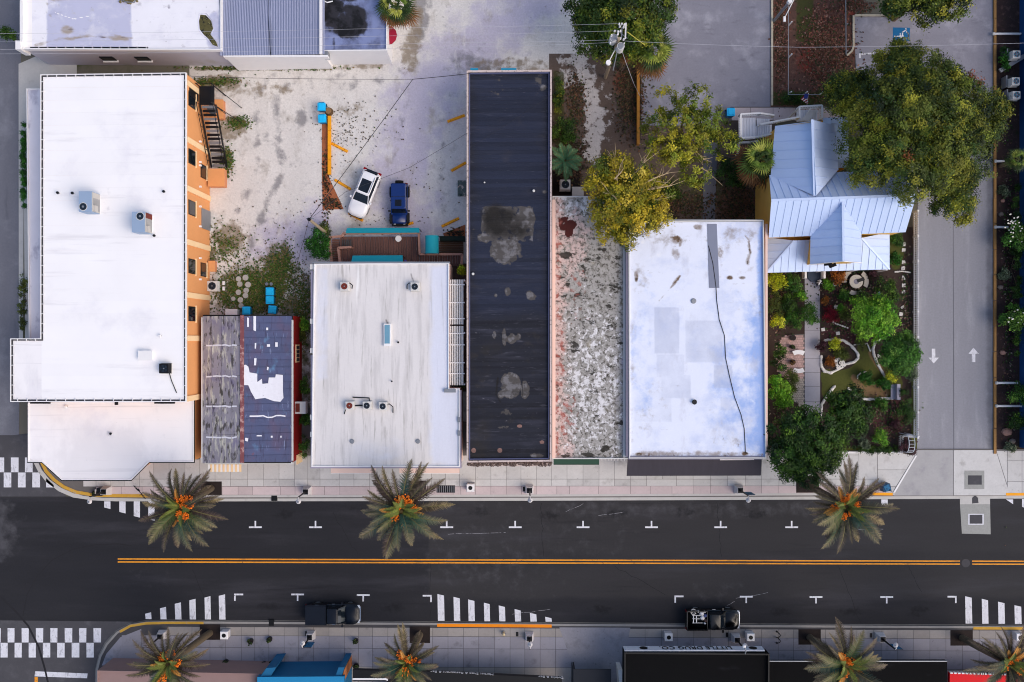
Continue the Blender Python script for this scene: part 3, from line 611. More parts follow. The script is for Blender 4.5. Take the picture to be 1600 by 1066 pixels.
gt = MB().ring([(v.x, v.y) for v in WL([(64, 117), (291.5, 114), (291.5, 628), (17, 628), (17, 529), (64, 529)], ZO)], .075, ZO - .15, ZO + .13).build('gutter', M_white, ob)
def straps(x0, y0, x1, y1, n, hor):
    for i in range(n):
        t = (i + .5) / n; x, y = x0 + (x1 - x0) * t, y0 + (y1 - y0) * t
        if hor: pxbox('gutter_strap', gt, x - .5, y - 2.2, x + .5, y + 2.2, ZO + .07, ZO + .12, M_white)
        else: pxbox('gutter_strap', gt, x - 2.2, y - .5, x + 2.2, y + .5, ZO + .07, ZO + .12, M_white)
straps(66, 119.6, 289, 116.6, 15, True); straps(66.8, 120, 66.8, 528, 27, False); straps(288.8, 118, 288.8, 625, 34, False); straps(20, 625.4, 289, 625.4, 18, True); straps(19.8, 532, 19.8, 625, 6, False); straps(20, 531.8, 62, 531.8, 3, True)
XE = W(290.5, 300, ZO).x
def wallpt(py, z): return Vector((XE, W(0, py, 0).y, z))
for py in (158, 240, 311, 389, 466, 529, 617):
    p = wallpt(py, 0); box('pilaster', ob, (XE + .06, p.y, ZO / 2 - .1), (.12, .5, ZO - .25), M_band)
for py in (178, 262, 337, 423, 493): 
    y = wallpt(py, 0).y; f = box('window', ob, (XE + .01, y, 4.75), (.06, 1.35, 1.7), M_dark); box('sill', f, (XE + .05, y, 3.85), (.14, 1.6, .12), M_band); box('pane', f, (XE + .045, y, 4.75), (.02, 1.2, 1.5), M_glass)
for py in (274, 424):
    y = wallpt(py, 0).y; f = box('window', ob, (XE + .01, y, 1.75), (.06, 1.3, 1.5), M_dark); box('sill', f, (XE + .05, y, .95), (.14, 1.5, .12), M_band); box('pane', f, (XE + .045, y, 1.75), (.02, 1.15, 1.3), M_glass)
y = wallpt(346, 0).y; f = box('service_door', ob, (XE + .04, y, 1.15), (.1, 1.9, 2.3), M_steel)
for py in (232, 263, 300, 360, 408, 440, 268, 330): box('wall_light', ob, (XE + .12, wallpt(py, 0).y, 2.9), (.2, .16, .2), M_white)
y = wallpt(163, 0).y; box('stair_door', ob, (XE + .02, y, 4.3), (.08, 1.3, 2.2), M_dark)
# rooftop units
def rtu(px0, py0, px1, py1, z, label, fanxy, rust):
    h = 1.75; a, b = W(px0, py0, z + h), W(px1, py1, z + h); cx, cy = (a.x + b.x) / 2, (a.y + b.y) / 2; w, d = abs(b.x - a.x), abs(b.y - a.y)
    t = thing('rooftop_unit', (cx, cy, z), label, 'air conditioner', 'packaged rooftop units')
    box('casing', t, (cx, cy, z + .15 + (h - .15) / 2), (w, d, h - .15), M_hvac)
    box('curb', t, (cx, cy, z + .075), (w * .9, d * .9, .15), M_white)
    f = W(*fanxy, z + h); fg = MB().cyl(f, .32, z + h - .01, z + h + .03, 20).build('fan_guard', M_fan, t)
    MB().cyl(f, .37, z + h - .02, z + h + .018, 20).build('fan_ring', M_cas, fg); MB().cyl(f, .1, z + h + .03, z + h + .06, 10).build('fan_hub', M_steel, fg)
    box('louvre_panel', t, (cx + w / 2 + .02, cy, z + .95), (.05, d * .94, 1.4), M_hvac2)
    for k in range(7): box('louvre', t, (cx + w / 2 + .05, cy - d * .1, z + .4 + k * .18), (.03, d * .6, .05), M_steel)
    if rust: box('access_door', t, (cx + w / 2 + .05, cy + d * .34, z + .95), (.05, d * .26, 1.3), M_rust)
    box('hood', t, (cx + w / 2 + .12, cy - d * .32, z + 1.3), (.24, d * .3, .5), M_hvac2); return t
rtu(123, 299, 143, 331, ZO, 'blue grey rooftop unit nearer the corner of the white roof', (130, 323), False)
rtu(206, 331, 226, 363, ZO, 'blue grey rooftop unit with a rust red side door', (219, 338), True)
t = thing('roof_hatch', W(227, 556, ZO), 'white square hatch on the white roof beside the small condenser', 'roof hatch'); pxbox('lid', t, 215.5, 548, 237.5, 563.5, ZO + .35, ZO + .45, M_white); pxbox('curb', t, 217, 550, 236, 562, ZO, ZO + .35, M_memb)
condenser(256, 576, ZO, .85, .7, 'small dark condenser on the white roof with a pipe trailing from it', casing=M_dark)
for x, y, lb in ((89, 301, 'thin black vent pipe at the west edge of the white roof'), (112, 301.5, 'black vent pipe just west of the first rooftop unit'), (255, 299, 'lone black vent pipe between rooftop unit and east gutter'), (240, 368, 'black vent pipe at the foot of the rust door unit'), (249, 525, 'white vent stub above the white roof hatch')):
    vent(x, y, ZO, .13, .35, lb, M_dark if y != 525 else M_white)
tag(MB().tube([W(264, 581, ZO + .06), W(268, 595, ZO + .06), W(273, 607, ZO + .06), W(276, 614, ZO + .06)], .04, 5).build('refrigerant_pipe', M_dark), 'thin grey pipe running over white roof from the small condenser', 'pipe')
# low wings of the orange block
ZW = 3.4
wing = building('side_wing', 'narrow low wing with a stained white roof along the west street', 'building', [(42, 139), (68, 139), (68, 531), (46, 531)], ZW, M_lav)
M_stw = mat('stained_membrane', '#dcdbe6', .75, .06, .6, layers=[dict(c='#a9a8bb', s=.7, st=(1, .5, 1), lo=.52, hi=.68, amt=.8), dict(c='#6e6a78', a='a', s=1.2, amp=1.2, lo=.55, hi=.95)])
rquad([(42, 139), (68, 139), (68, 531), (46, 531)], ZW, (6, 80), dict(a=MX(LN([(49, 200), (49, 300), (48, 530)], 1.5, 6, .75), E(55, 470, 8, 10, 1, 0, .6))), M_stw, 'roof', wing); coping(wing, [(42, 139), (68, 139), (68, 531), (46, 531)], ZW, 1.6, .12, M_white)
ZF = 3.6
PF = [(44, 629), (303, 625), (303, 722), (233, 722), (205, 750), (97, 750), (66, 722), (44, 722)]
fw = building('front_wing', 'low white roofed shop front with a chamfered corner on the crossing', 'building', [(46, 620), (301, 620), (301, 720), (231, 720), (203, 738), (100, 738), (68, 719), (46, 719)], ZF - .3, M_orange)
rquad([(44, 628), (303, 624), (303, 722), (44, 722)], ZF, (60, 24), dict(a=MX(LN([(100, 672), (118, 690)], 2, 8, .6), E(170, 678, 6, 6, 1, 0, .9), LN([(180, 680), (205, 720), (225, 700)], 1, 3, .5), LN([(46, 640), (46, 715)], 2, 6, .5), LN([(205, 640), (212, 680)], 1, 4, .5), LN([(48, 718), (64, 721)], 2, 4, .8))), M_memb, 'roof', fw)
prism('roof_bay', fw, [(66, 722), (233, 722), (205, 750), (97, 750)], ZF - .2, ZF, M_memb)
coping(fw, PF, ZF, 1.3, .07, M_white); coping(fw, [(43, 628), (304.5, 624), (304.5, 723.4), (233.6, 723.4), (205.6, 751.6), (96.6, 751.6), (65.6, 723.4), (43, 723.4)], ZF - .18, 1.6, .06, M_dark, 'drip_edge')
for x0, x1, w_ in ((47, 78, 4), (241, 273, 4), (179, 184, 6)): tag(pxbox('canopy' if w_ == 4 else 'downpipe_box', fw, x0, 626, x1, 627 + w_, ZF + .5, ZF + .62, M_black))
vent(102, 636, ZF, .16, .3, 'white vent stub on the front wing roof', M_white); vent(172, 678, ZF, .12, .3, 'small dark vent in the middle of front wing roof')
# fire stair
fs = thing('fire_stair', (W(320, 200).x, W(320, 200).y, 0), 'black steel fire stair climbing the orange wall to a landing', 'staircase')
lx0, lx1 = XE + .15, XE + 1.55; ly0, ly1 = W(0, 150).y, W(0, 178).y; LZ = 3.2
box('landing', fs, ((lx0 + lx1) / 2, (ly0 + ly1) / 2, LZ), (1.4, ly0 - ly1, .08), M_dark)
yb = W(0, 262).y
for i in range(16):
    t_ = (i + .5) / 16; box('tread', fs, ((lx0 + lx1) / 2 + .1, ly1 + (yb - ly1) * t_, LZ * (1 - t_)), (1.2, .24, .05), M_dark if i % 3 else M_steel)
for x in (lx0 + .05, lx1 + .15):
    beam('stringer', fs, (x, ly1, LZ), (x, yb, .05), .08, .28, M_dark); beam('handrail', fs, (x, ly1, LZ + 1), (x, yb, 1.0), .05, .05, M_dark)
    for k in range(6): beam('post', fs, (x, ly1 + (yb - ly1) * k / 5.5, LZ * (1 - k / 5.5) + 1), (x, ly1 + (yb - ly1) * k / 5.5, LZ * (1 - k / 5.5)), .04, .04, M_dark)
for a, b in (((lx0, ly0, LZ + 1), (lx1 + .1, ly0, LZ + 1)), ((lx1 + .1, ly0, LZ + 1), (lx1 + .1, ly1, LZ + 1)), ((lx1 + .1, ly0, LZ + .5), (lx1 + .1, ly1, LZ + .5))): beam('landing_rail', fs, a, b, .05, .05, M_dark)
for a in ((lx0, ly0), (lx1, ly0), (lx1, ly1)): beam('post', fs, (*a, LZ + 1), (*a, 0), .07, .07, M_dark)
beam('brace', fs, (lx1, ly0, LZ), (lx1 + 1.6, ly0 - 1.2, .05), .06, .06, M_dark); beam('brace', fs, (lx1, ly1, LZ), (lx1 + 1.6, ly1 - .9, .05), .06, .06, M_dark)
M_terra = mat('terracotta_block', '#cf8a63', .9, .07, 1.5)
for x0, y0, x1, y1, h, lb in ((322, 156, 348, 185, .9, 'terracotta walled enclosure beneath the stair landing'), (325, 264, 350, 291, 1.0, 'terracotta block at the foot of the fire stair'), (326, 408, 335, 424, .8, 'small terracotta block against the orange wall')):
    p = W((x0 + x1) / 2, (y0 + y1) / 2, h); t = thing('masonry_block', (p.x, p.y, 0), lb, 'low wall', 'terracotta blocks by the orange wall')
    pxbox('wall', t, x0, y0, x1, y1, 0, h - .08, M_terra); pxbox('cap', t, x0 - .5, y0 - .5, x1 + .5, y1 + .5, h - .08, h, M_orange)
p = W(332, 174, 1); t = thing('satellite_dish', (p.x, p.y, 0), 'dark grey dish mounted by the stair landing', 'satellite dish'); MB().tube([(p.x - .2, p.y, 0.9), (p.x, p.y, 1.35)], .04, 6).build('mast', M_steel, t); MB().tube([(p.x, p.y, 1.35), (p.x + .05, p.y, 1.42), (p.x + .15, p.y + .02, 1.55)], .1, 14, .48).build('reflector', mat('dish_grey', '#4c4c50', .5, .1), t)
condenser(331.5, 447, 0, .95, .8, 'square condenser standing on grass by the orange wall')

# -- long white building at the north-west corner
ZN = 4.7
PN = [(35, -60), (340, -60), (346, 76), (35, 76)]
nb = building('long_building', 'long white building with a stained membrane roof at the north edge', 'building', [(35, -60), (346, -60), (346, 78), (35, 76)], ZN, M_lav)
M_st2 = mat('stained_white_roof', '#e9e8ee', .75, .06, .5, layers=[
    dict(c='#b4b6d0', a='a', s=.5, amp=1.6, lo=.4, hi=.85, amt=.9), dict(c='#8f90ae', a='a', s=.7, st=(.5, 1.5, 1), amp=2.2, lo=1.0, hi=1.35, amt=.6), dict(c='#d3d2de', s=.8, st=(.6, 1, 1), lo=.5, hi=.7, amt=.6), dict(c='#b5b2b8', s=1.3, lo=.6, hi=.72, amt=.55), dict(c='#8d8890', s=3.5, lo=.66, hi=.73, amt=.5),
    dict(c='#a09488', a='b', s=.8, st=(.6, 1.4, 1), amp=1.9, lo=.25, hi=.75, amt=.95), dict(c='#564c54', a='b', s=1.2, st=(.4, 1.8, 1), amp=2.4, lo=.6, hi=1.0, amt=.9), dict(c='#f3f0ee', a='c', s=1, amp=.2, lo=.4, hi=.6), dict(c='#7d7786', a='d', s=2.5, amp=.8, lo=.45, hi=.8, amt=.8)])
rquad([(35, -60), (340, -60), (346, 77), (35, 76)], ZN, (150, 70), dict(
    a=MX(B(72, -60, 207, 76, 8, .85), E(335, 50, 16, 40, .6, 0, .8)), b=MX(LN([(56, 70), (90, 62), (140, 57), (200, 62)], 2, 8, .85), E(105, 46, 13, 8, .8, 0, .75), E(92, -5, 20, 12, .8, 0, .5), LN([(180, 58), (207, 60)], 2, 6, .7), LN([(73, 5), (80, 30), (72, 60)], 1.5, 6, .5)),
    c=MX(B(35, -60, 50, 76, 2), LN([(86, 20), (115, 30), (140, 25)], .6, 1.4), LN([(90, 38), (120, 38)], .5, 1.2)), d=MX(LN([(178, 0), (150, 40), (118, 62)], .7, 2, .75), LN([(240, 5), (300, 45), (330, 68)], .6, 1.6, .5), LN([(266, 35), (266, 55)], .8, 2, .6), E(264, 10, 4, 6, 1, 0, .7), LN([(207, -20), (207, 76)], .8, 2, .4))), M_st2, 'roof', nb)
MB().ring([(v.x, v.y) for v in WL([(33, -60), (347, -60), (347, 79.5), (33, 78)], ZN)], .10, ZN - .3, ZN + .22).build('coping', M_white, nb)
gtr = pxbox('gutter_channel', nb, 47, 73.4, 231, 77, ZN, ZN + .05, M_dark)
for i in range(13): pxbox('gutter_strap', nb, 60 + i * 14, 73, 61 + i * 14, 77.4, ZN + .05, ZN + .09, M_white)
pxbox('corner_post', nb, 24, 63.5, 32, 77.5, ZN - 1.2, ZN + .5, M_white); pxbox('west_coping', nb, 31, -60, 35.5, 76, ZN - .2, ZN + .3, M_white)
yS = W(0, 77, ZN).y
for px in (128, 184):
    x = W(px, 0, ZN).x + 1.2; f = box('window', nb, (x, yS - .03, 2.1), (1.25, .12, 1.0), M_dark); box('sill', f, (x, yS - .10, 1.5), (1.45, .2, .08), M_white); box('pane', f, (x, yS - .10, 2.1), (1.1, .02, .85), M_glass)
wp = thing('roof_pond', W(322, 40, ZN), 'dark leaf filled hole worn in the white roof', 'roof puddle')
pts = [(313, 23), (322, 24), (330, 33), (333, 45), (329, 54), (338, 66), (341, 74), (332, 70), (325, 60), (318, 54), (312, 46), (311, 33)]
MB().add(WL(pts, ZN + .012), [tuple(range(len(pts)))]).build('debris', mat('wet_leaves', '#544f2e', .8, .3, 4, layers=[dict(c='#1a1b18', s=3, lo=.5, hi=.6), dict(c='#a49d68', s=6, lo=.6, hi=.7)]), wp)
MB().ring([(v.x, v.y) for v in WL([(311, 21), (323, 21), (332, 32), (335, 45), (331, 53), (340, 65), (343, 76), (331, 72), (324, 62), (316, 56), (310, 47), (309, 32)], ZN)], .10, ZN, ZN + .02).build('torn_edge', M_stw, wp)
t = thing('roof_debris', W(200, 0, ZN), 'clump of brown leaves and bent pipe on the stained roof', 'roof debris'); mb = MB()
for _ in range(40): p = W(200 + rng.gauss(0, 7), 0 + rng.gauss(0, 3), ZN + .05); mb.blob(p, rng.uniform(.05, .15), seg=5, rows=3)
mb.build('leaf_litter', mat('litter', '#6d6242', .9, .3, 4), t); MB().tube([W(186, -4, ZN + .1), W(196, 3, ZN + .2), W(210, 4, ZN + .15), W(213, -3, ZN + .1)], .05, 6).build('pipe', M_steel, t)
# corrugated annex
ZC = 4.3
cb = building('corrugated_annex', 'white annex with a ribbed blue grey metal roof', 'building', [(339, -60), (503, -60), (505, 85), (350, 88)], ZC, M_white)
M_corr = mat('ribbed_metal', '#8d93ad', .5, .08, .5, st=(1, .3, 1), metal=.1, layers=[dict(c='#a3a7bb', s=.4, st=(1, .2, 1), lo=.5, hi=.7, amt=.5)])
mb = MB(); x = 336.; A_ = []
while x < 506.5: A_ += [(x, 0), (x + 1.0, .05), (x + 2.0, .05), (x + 3.0, 0)]; x += 4.1
rows = []
for yy in (-60, 86):
    rows.append([W(min(max(q[0] + (yy + 60) * .05 * (1 if q[0] < 420 else .0), 330), 508), yy + (0 if yy < 0 else (345 - q[0]) * .012 + 1), ZC + .12) + Vector((0, 0, q[1])) for q in A_])
n = len(A_); mb.add(rows[0] + rows[1], [(i + 1, i, n + i, n + i + 1) for i in range(n - 1)]); mb.build('ribbed_roof', M_corr, cb)
pxbox('ridge_flashing', cb, 499, -60, 503, 84, ZC + .1, ZC + .35, M_white)
pxbox('fascia', cb, 349, 86, 512, 89, ZC - .7, ZC + .1, M_white)
f = box('wall_bracket', cb, (W(478, 97).x, W(0, 97).y, 2.5), (.5, .5, .3), M_steel)
ZK = 4.0
kb = building('flat_annex', 'low white annex with a black stained flat roof by the sabal palm', 'building', [(503, -60), (605, -60), (604, 79), (506, 80)], ZK, M_white)
M_blkroof = mat('blue_stained_roof', '#7d88b0', .6, .15, .4, layers=[dict(c='#4b4f68', s=.5, lo=.45, hi=.65, amt=.7), dict(c='#2b2a30', a='a', s=.7, amp=1.8, lo=.4, hi=.85), dict(c='#0f0f12', a='a', s=1.1, amp=2.4, lo=.85, hi=1.25), dict(c='#cdd2e6', s=1.5, st=(1, .5, 1), lo=.66, hi=.78, amt=.7)])
rquad([(503, -60), (605, -60), (604, 79), (506, 80)], ZK, (52, 70), dict(a=MX(E(545, 35, 30, 30, .6), E(520, 20, 22, 30, .7), B(501, -10, 560, 4, 6, .7), LN([(522, 60), (522, 78)], 3, 5, .7))), M_blkroof, 'roof', kb); coping(kb, [(502, -60), (606, -60), (605, 80), (505, 81)], ZK, 1.5, .2, M_white)
MB().tube([W(505, 1, ZK + .2), W(511, 4, ZK + .2), W(520, 2, ZK + .2)], .06, 6).build('roof_pipe', M_white, kb); pxbox('flashing', kb, 504, 80, 512, 88, ZK - .8, ZK + .3, M_steel)
p = W(604, 53, 2.6); t = thing('patio_umbrella', (p.x, p.y, 0), 'dark red patio umbrella half under the black roof edge', 'umbrella'); MB().tube([(p.x, p.y, 2.55), (p.x, p.y, 2.2)], .05, 12, .95).build('canopy', mat('crimson_cloth', '#8f1230', .8, .08), t); MB().cyl(p, .03, 0, 2.5, 6).build('pole', M_dark, t)

# -- red cottage with two-tone metal roof
ZR, ZE = 4.6, 3.6
rb = thing('red_cottage', (W(390, 605).x, W(390, 605).y, 0), 'red walled shop with a patched metal gable roof', 'building')
MB().prism(WL([(321, 494), (458, 494), (458, 722), (321, 722)], ZE - .2), 0, ZE - .2, top=False).build('wall', M_red, rb)
M_rw = mat('lichen_metal', '#8e8a94', .8, .15, 1.2, rnd=.07, layers=[dict(c='#c2bfb4', s=1.6, st=(1.8, .35, 1), lo=.5, hi=.62, amt=.9), dict(c='#3e3a36', s=1.9, st=(1.6, .5, 1), lo=.52, hi=.64, amt=.9), dict(c='#6b6288', s=.6, lo=.5, hi=.7, amt=.55), dict(c='#86452f', s=1.3, lo=.68, hi=.78, amt=.8)])
M_rb = mat('blue_purple_metal', '#4a5274', .55, .15, 1.0, rnd=.07, metal=.1, layers=[dict(c='#5a4c66', s=.6, st=(1, .5, 1), lo=.48, hi=.68, amt=.65), dict(c='#5d83a8', s=.9, st=(1, .6, 1), lo=.58, hi=.72, amt=.7), dict(c='#33304a', s=2.0, st=(2, .3, 1), lo=.54, hi=.68, amt=.65), dict(c='#8f9cc0', s=2.6, st=(2, .3, 1), lo=.62, hi=.7, amt=.6), dict(c='#70404a', s=1.1, lo=.64, hi=.74, amt=.5)])
def slope_panels(parent, o, u, v, poly, width, m, rib=.05, name='roof_panel', seam=None, rows=None, th=.03):
    """Standing-seam panels: the polygon (in plane coordinates s along u, t along v) is cut into strips of the given width, each with a raised seam."""
    u = Vector(u).normalized(); v = Vector(v).normalized(); n = u.cross(v).normalized()
    if n.z < 0: n = -n
    o = Vector(o); smin = min(p[0] for p in poly); smax = max(p[0] for p in poly); tmin = min(p[1] for p in poly); tmax = max(p[1] for p in poly)
    k = max(1, round((smax - smin) / width)); wd_ = (smax - smin) / k
    def clip(P, a, c, keep):   # keep side of axis a at value c
        out = []
        for i in range(len(P)):
            p, q = P[i - 1], P[i]; pi, qi = (p[a] - c) * keep >= -1e-9, (q[a] - c) * keep >= -1e-9
            if pi != qi:
                t_ = (c - p[a]) / (q[a] - p[a]); out.append((p[0] + (q[0] - p[0]) * t_, p[1] + (q[1] - p[1]) * t_))
            if qi: out.append(q)
        return out
    nr = rows or 1; rh = (tmax - tmin) / nr
    for i in range(k):
        for j in range(nr):
            P = clip(clip(list(poly), 0, smin + i * wd_ + .003, 1), 0, smin + (i + 1) * wd_ - .003, -1)
            if rows: P = clip(clip(P, 1, tmin + j * rh + .01, 1), 1, tmin + (j + 1) * rh - .01, -1)
            if len(P) < 3: continue
            area = abs(sum(P[q][0] * P[q - 1][1] - P[q - 1][0] * P[q][1] for q in range(len(P)))) / 2
            if area < .02: continue
            lift = rng.uniform(0, .006)
            mb = MB(); N_ = len(P)
            lo_ = [o + u * p[0] + v * p[1] + n * (-th) for p in P]; hi_ = [o + u * p[0] + v * p[1] + n * lift for p in P]
            mb.add(lo_ + hi_, [(q, (q + 1) % N_, N_ + (q + 1) % N_, N_ + q) for q in range(N_)] + [tuple(range(N_, 2 * N_))])
            if rib > 0:
                xs = smin + i * wd_ + .02; ys = [p[1] for p in P if p[0] < xs + .05]
                if len(ys) >= 2 and max(ys) - min(ys) > .1:
                    a, b = o + u * xs + v * min(ys) + n * .03, o + u * xs + v * max(ys) + n * .03; e = u * .016
                    mb.add([a - e - n * .03, a + e - n * .03, a + e + n * .015, a - e + n * .015, b - e - n * .03, b + e - n * .03, b + e + n * .015, b - e + n * .015], [(0, 1, 2, 3), (7, 6, 5, 4), (0, 4, 5, 1), (1, 5, 6, 2), (2, 6, 7, 3), (3, 7, 4, 0)])
            mb.build(name, m, parent)
def plane_poly(o, u, v, pts):
    u = Vector(u).normalized(); v = Vector(v).normalized(); return [((Vector(p) - Vector(o)).dot(u), (Vector(p) - Vector(o)).dot(v)) for p in pts]
def slope(parent, pts, m, width=.75, rib=.05, rows=None, along=None, name='roof_panel'):
    """Panels over a planar polygon of world points; the first edge is the eave unless a seam direction is given."""
    P = [Vector(p) for p in pts]; u = (P[1] - P[0]).normalized(); n = None
    for q in P[2:]:
        c = u.cross(q - P[0])
        if c.length > .05: n = c.normalized(); break
    if n.z < 0: n = -n
    if along is not None: u = Vector(along); u = (u - n * u.dot(n)).normalized()
    v = n.cross(u)
    slope_panels(parent, P[0], u, v, plane_poly(P[0], u, v, P), width, m, rib, name, rows=rows)
rf = MB().add([W(317, 492, ZE - .08), W(378.5, 492, ZR - .08), W(457, 492, ZE - .08), W(457, 724, ZE - .08), W(378.5, 724, ZR - .08), W(317, 724, ZE - .08)], [(0, 1, 4, 5), (1, 2, 3, 4)]).build('roof', M_dark, rb)
slope(rf, [W(317, 724, ZE), W(317, 494, ZE), W(377, 494, ZR), W(377, 724, ZR)], M_rw, .98, .03, rows=5, along=(1, 0, .3))
slope(rf, [W(456, 494, ZE), W(456, 722, ZE), W(380, 722, ZR), W(380, 494, ZR)], M_rb, .68, .045, along=(0, 1, 0))
M_rr = mat('red_ridge', '#7d4a4e', .8, .2, 2, layers=[dict(c='#b08a86', s=2, lo=.5, hi=.65)])
a, b = W(378.5, 492.5, ZR), W(378.5, 723, ZR); beam('ridge_cap', rf, a + Vector((0, 0, .05)), b + Vector((0, 0, .05)), .36, .07, M_rr)
M_seal = mat('white_sealant', '#dcdce4', .7, .08, 3, layers=[dict(c='#5a5468', s=7, lo=.64, hi=.72, amt=.7)])
def on_roof(px, py):
    if px < 378.5: t_ = (px - 317) / 61.5
    else: t_ = (457 - px) / 78.5
    return ZE + (ZR - ZE) * t_
def seal(pts, w=1.8):
    mb = MB()
    for (ax, ay), (bx, by) in zip(pts[:-1], pts[1:]): mb.add([W(ax, ay - w, on_roof(ax, ay) + .03), W(bx, by - w, on_roof(bx, by) + .03), W(bx, by + w, on_roof(bx, by) + .03), W(ax, ay + w, on_roof(ax, ay) + .03)], [(0, 3, 2, 1)])
    mb.build('sealant_line', M_seal, rf)
for y in (539.5, 588, 635.5, 683.5): seal([(x, y + rng.uniform(-1.1, 1.1)) for x in range(322, 376, 6)], 1.2)
seal([(390 + k * 7, 650 + (2 if 3 < k < 6 else 0) + rng.uniform(-.6, .6)) for k in range(9)], 1.1)
def patch(pts, dz=.07):
    mb = MB(); c = (sum(p[0] for p in pts) / len(pts), sum(p[1] for p in pts) / len(pts)); n = len(pts)
    mb.add([W(*p, on_roof(*p) + dz) for p in pts], [tuple(range(n - 1, -1, -1))]); mb.build('sealant_patch', M_seal, rf)
patch([(380, 571), (384, 570), (388, 573), (390, 582), (402, 584), (402, 597), (409, 592), (410, 600), (419, 599), (420, 590), (430, 590), (431, 585), (442, 586), (442, 610), (443, 622), (438, 628), (428, 627), (414, 622), (405, 623), (399, 624), (392, 612), (388, 602), (380, 602)])
for pts in ([(396, 494), (400, 494), (400, 518), (396, 516)], [(386, 496), (389, 497), (389, 511), (386, 511)], [(398, 536), (400.5, 536), (400, 545), (398, 545)], [(417, 538), (422, 538), (422, 542), (417, 542)], [(430, 535), (434, 535), (434, 542), (430, 542)], [(397, 560), (401, 560), (400, 571), (397, 571)], [(401, 680), (409, 680), (409, 682), (401, 682)], [(423, 681), (426, 681), (426, 684), (423, 684)], [(438, 681), (440, 681), (440, 684), (438, 684)], [(383, 684), (388, 685), (387, 690), (383, 689)], [(416, 512), (419, 512), (419, 516), (416, 516)], [(417, 573), (420, 574), (419, 579), (417, 578)]): patch(pts)
pxbox('west_gutter', rb, 314.5, 496, 317.5, 723, ZE - .15, ZE + .02, M_cas); pxbox('east_gutter', rb, 455.5, 500, 458, 720, ZE - .12, ZE + .04, M_cas); pxbox('front_fascia', rb, 320, 722, 457, 725.5, ZE - .25, ZE - .05, M_cas)
xr = W(458, 600, ZE - .2).x
f = box('window', rb, (xr + .03, W(0, 552).y, 1.9), (.1, 1.7, 1.3), M_band)
for k in range(2):
    for j in range(4): box('pane', f, (xr + .09, W(0, 552).y - .58 + j * .38, 1.62 + k * .58), (.02, .3, .48), M_dark)
box('door', rb, (xr + .03, W(0, 714).y, 1.1), (.08, .9, 2.1), M_band)
t = thing('window_air_conditioner', (xr + .4, W(0, 634).y, 2), 'white boxed air conditioner hung on the red wall', 'air conditioner'); box('casing', t, (xr + .5, W(0, 634).y, 2.3), (1.0, 1.15, .8), M_cas); box('grille', t, (xr + .25, W(0, 634).y, 2.72), (.4, .8, .04), M_rust); box('bracket', t, (xr + .4, W(0, 634).y, 1.85), (.8, .1, .1), M_dark)
t = thing('striped_awning', W(351, 731, 2.6), 'cream striped awning over the red shop front', 'awning')
for k in range(16): pxbox('stripe', t, 325 + k * 3.25, 725.8, 328.1 + k * 3.25, 737.5, 2.55, 2.6 + (k % 2) * .02, M_band if k % 2 else M_white)

# -- white streaked roof with condensers
ZB = 5.0
PB = [(491, 412.5), (702, 411), (702, 607), (718.5, 607), (718.5, 729.5), (487, 729.5)]
bb = building('streaked_building', 'white roofed building streaked grey with a timber deck behind', 'building', PB, ZB, M_pink)
M_strk = mat('streaked_membrane', '#d9d5d4', .75, .06, .4, st=(1, .2, 1), fine=.05, layers=[
    dict(c='#c5c1c0', s=1.6, st=(1, .10, 1), lo=.45, hi=.65, amt=.8), dict(c='#a29d99', s=2.8, st=(1, .07, 1), lo=.56, hi=.70, amt=.7), dict(c='#d6daea', a='c', s=.4, amp=.6, lo=.4, hi=.8, amt=.8),
    dict(c='#8f8a86', a='a', s=1.8, st=(1.6, .1, 1), amp=1.1, lo=.45, hi=.95, amt=.85), dict(c='#524c4a', a='b', s=2.2, st=(1.4, .15, 1), amp=.8, lo=.5, hi=.95, amt=.85), dict(c='#efeeee', s=.9, st=(1, .08, 1), lo=.6, hi=.72, amt=.7)])
dk = dict(a=MX(*[LN([(x, y0), (x + d, y1)], 2, 7, .7) for x, y0, y1, d in ((522, 640, 728, -8), (533, 415, 540, -3), (545, 560, 728, -4), (562, 640, 728, 0), (583, 640, 728, 4), (600, 560, 632, -8), (640, 415, 560, 0), (660, 520, 728, 6), (672, 420, 600, 6), (520, 415, 700, -12), (610, 540, 700, 10), (690, 430, 560, 4))], E(600, 620, 60, 30, 1, 0, .3)),
          b=MX(LN([(538, 432), (538, 446)], 1.2, 4), LN([(642, 428), (646, 440)], 2, 6), LN([(522, 690), (522, 728)], .8, 2.5), LN([(540, 715), (541, 728)], .6, 2), LN([(603, 500), (607, 508)], 2.4, 6), LN([(574, 622), (577, 636)], 1, 4), LN([(606, 615), (606, 634)], .8, 3), LN([(588, 612), (592, 632)], 1, 4, .8), LN([(646, 726), (646, 729)], 1, 3)), c=MX(B(670, 412, 720, 730, 30), B(488, 412, 520, 600, 20, .6), E(600, 700, 90, 30, 1, 0, .5)))
rquad([(491, 412.5), (702, 411), (702, 729.5), (487, 729.5)], ZB, (110, 160), dk, M_strk, 'roof', bb)
rquad([(702, 607), (718.5, 607), (718.5, 729.5), (702, 729.5)], ZB, (8, 60), dk, M_strk, 'roof_bay', bb)
coping(bb, PB, ZB, 1.6, .16, M_white)
M_lavc = mat('lavender_metal', '#9b95a6', .6, .1, 1)
for y0, y1 in ((424, 500), (504, 545), (555, 650), (654, 676), (682, 729)): pxbox('west_flashing', bb, 485.5, y0, 489.5, y1, ZB - .9, ZB - .1, M_lavc)
for y in (417, 502, 548, 652, 679): pxbox('scupper', bb, 484.5, y - 4, 490, y + 4, ZB - .5, ZB - .02, M_cas); 
for y in (656, 677): pxbox('scupper', bb, 715, y - 4, 720.5, y + 4, ZB - .5, ZB + .19, M_steel)
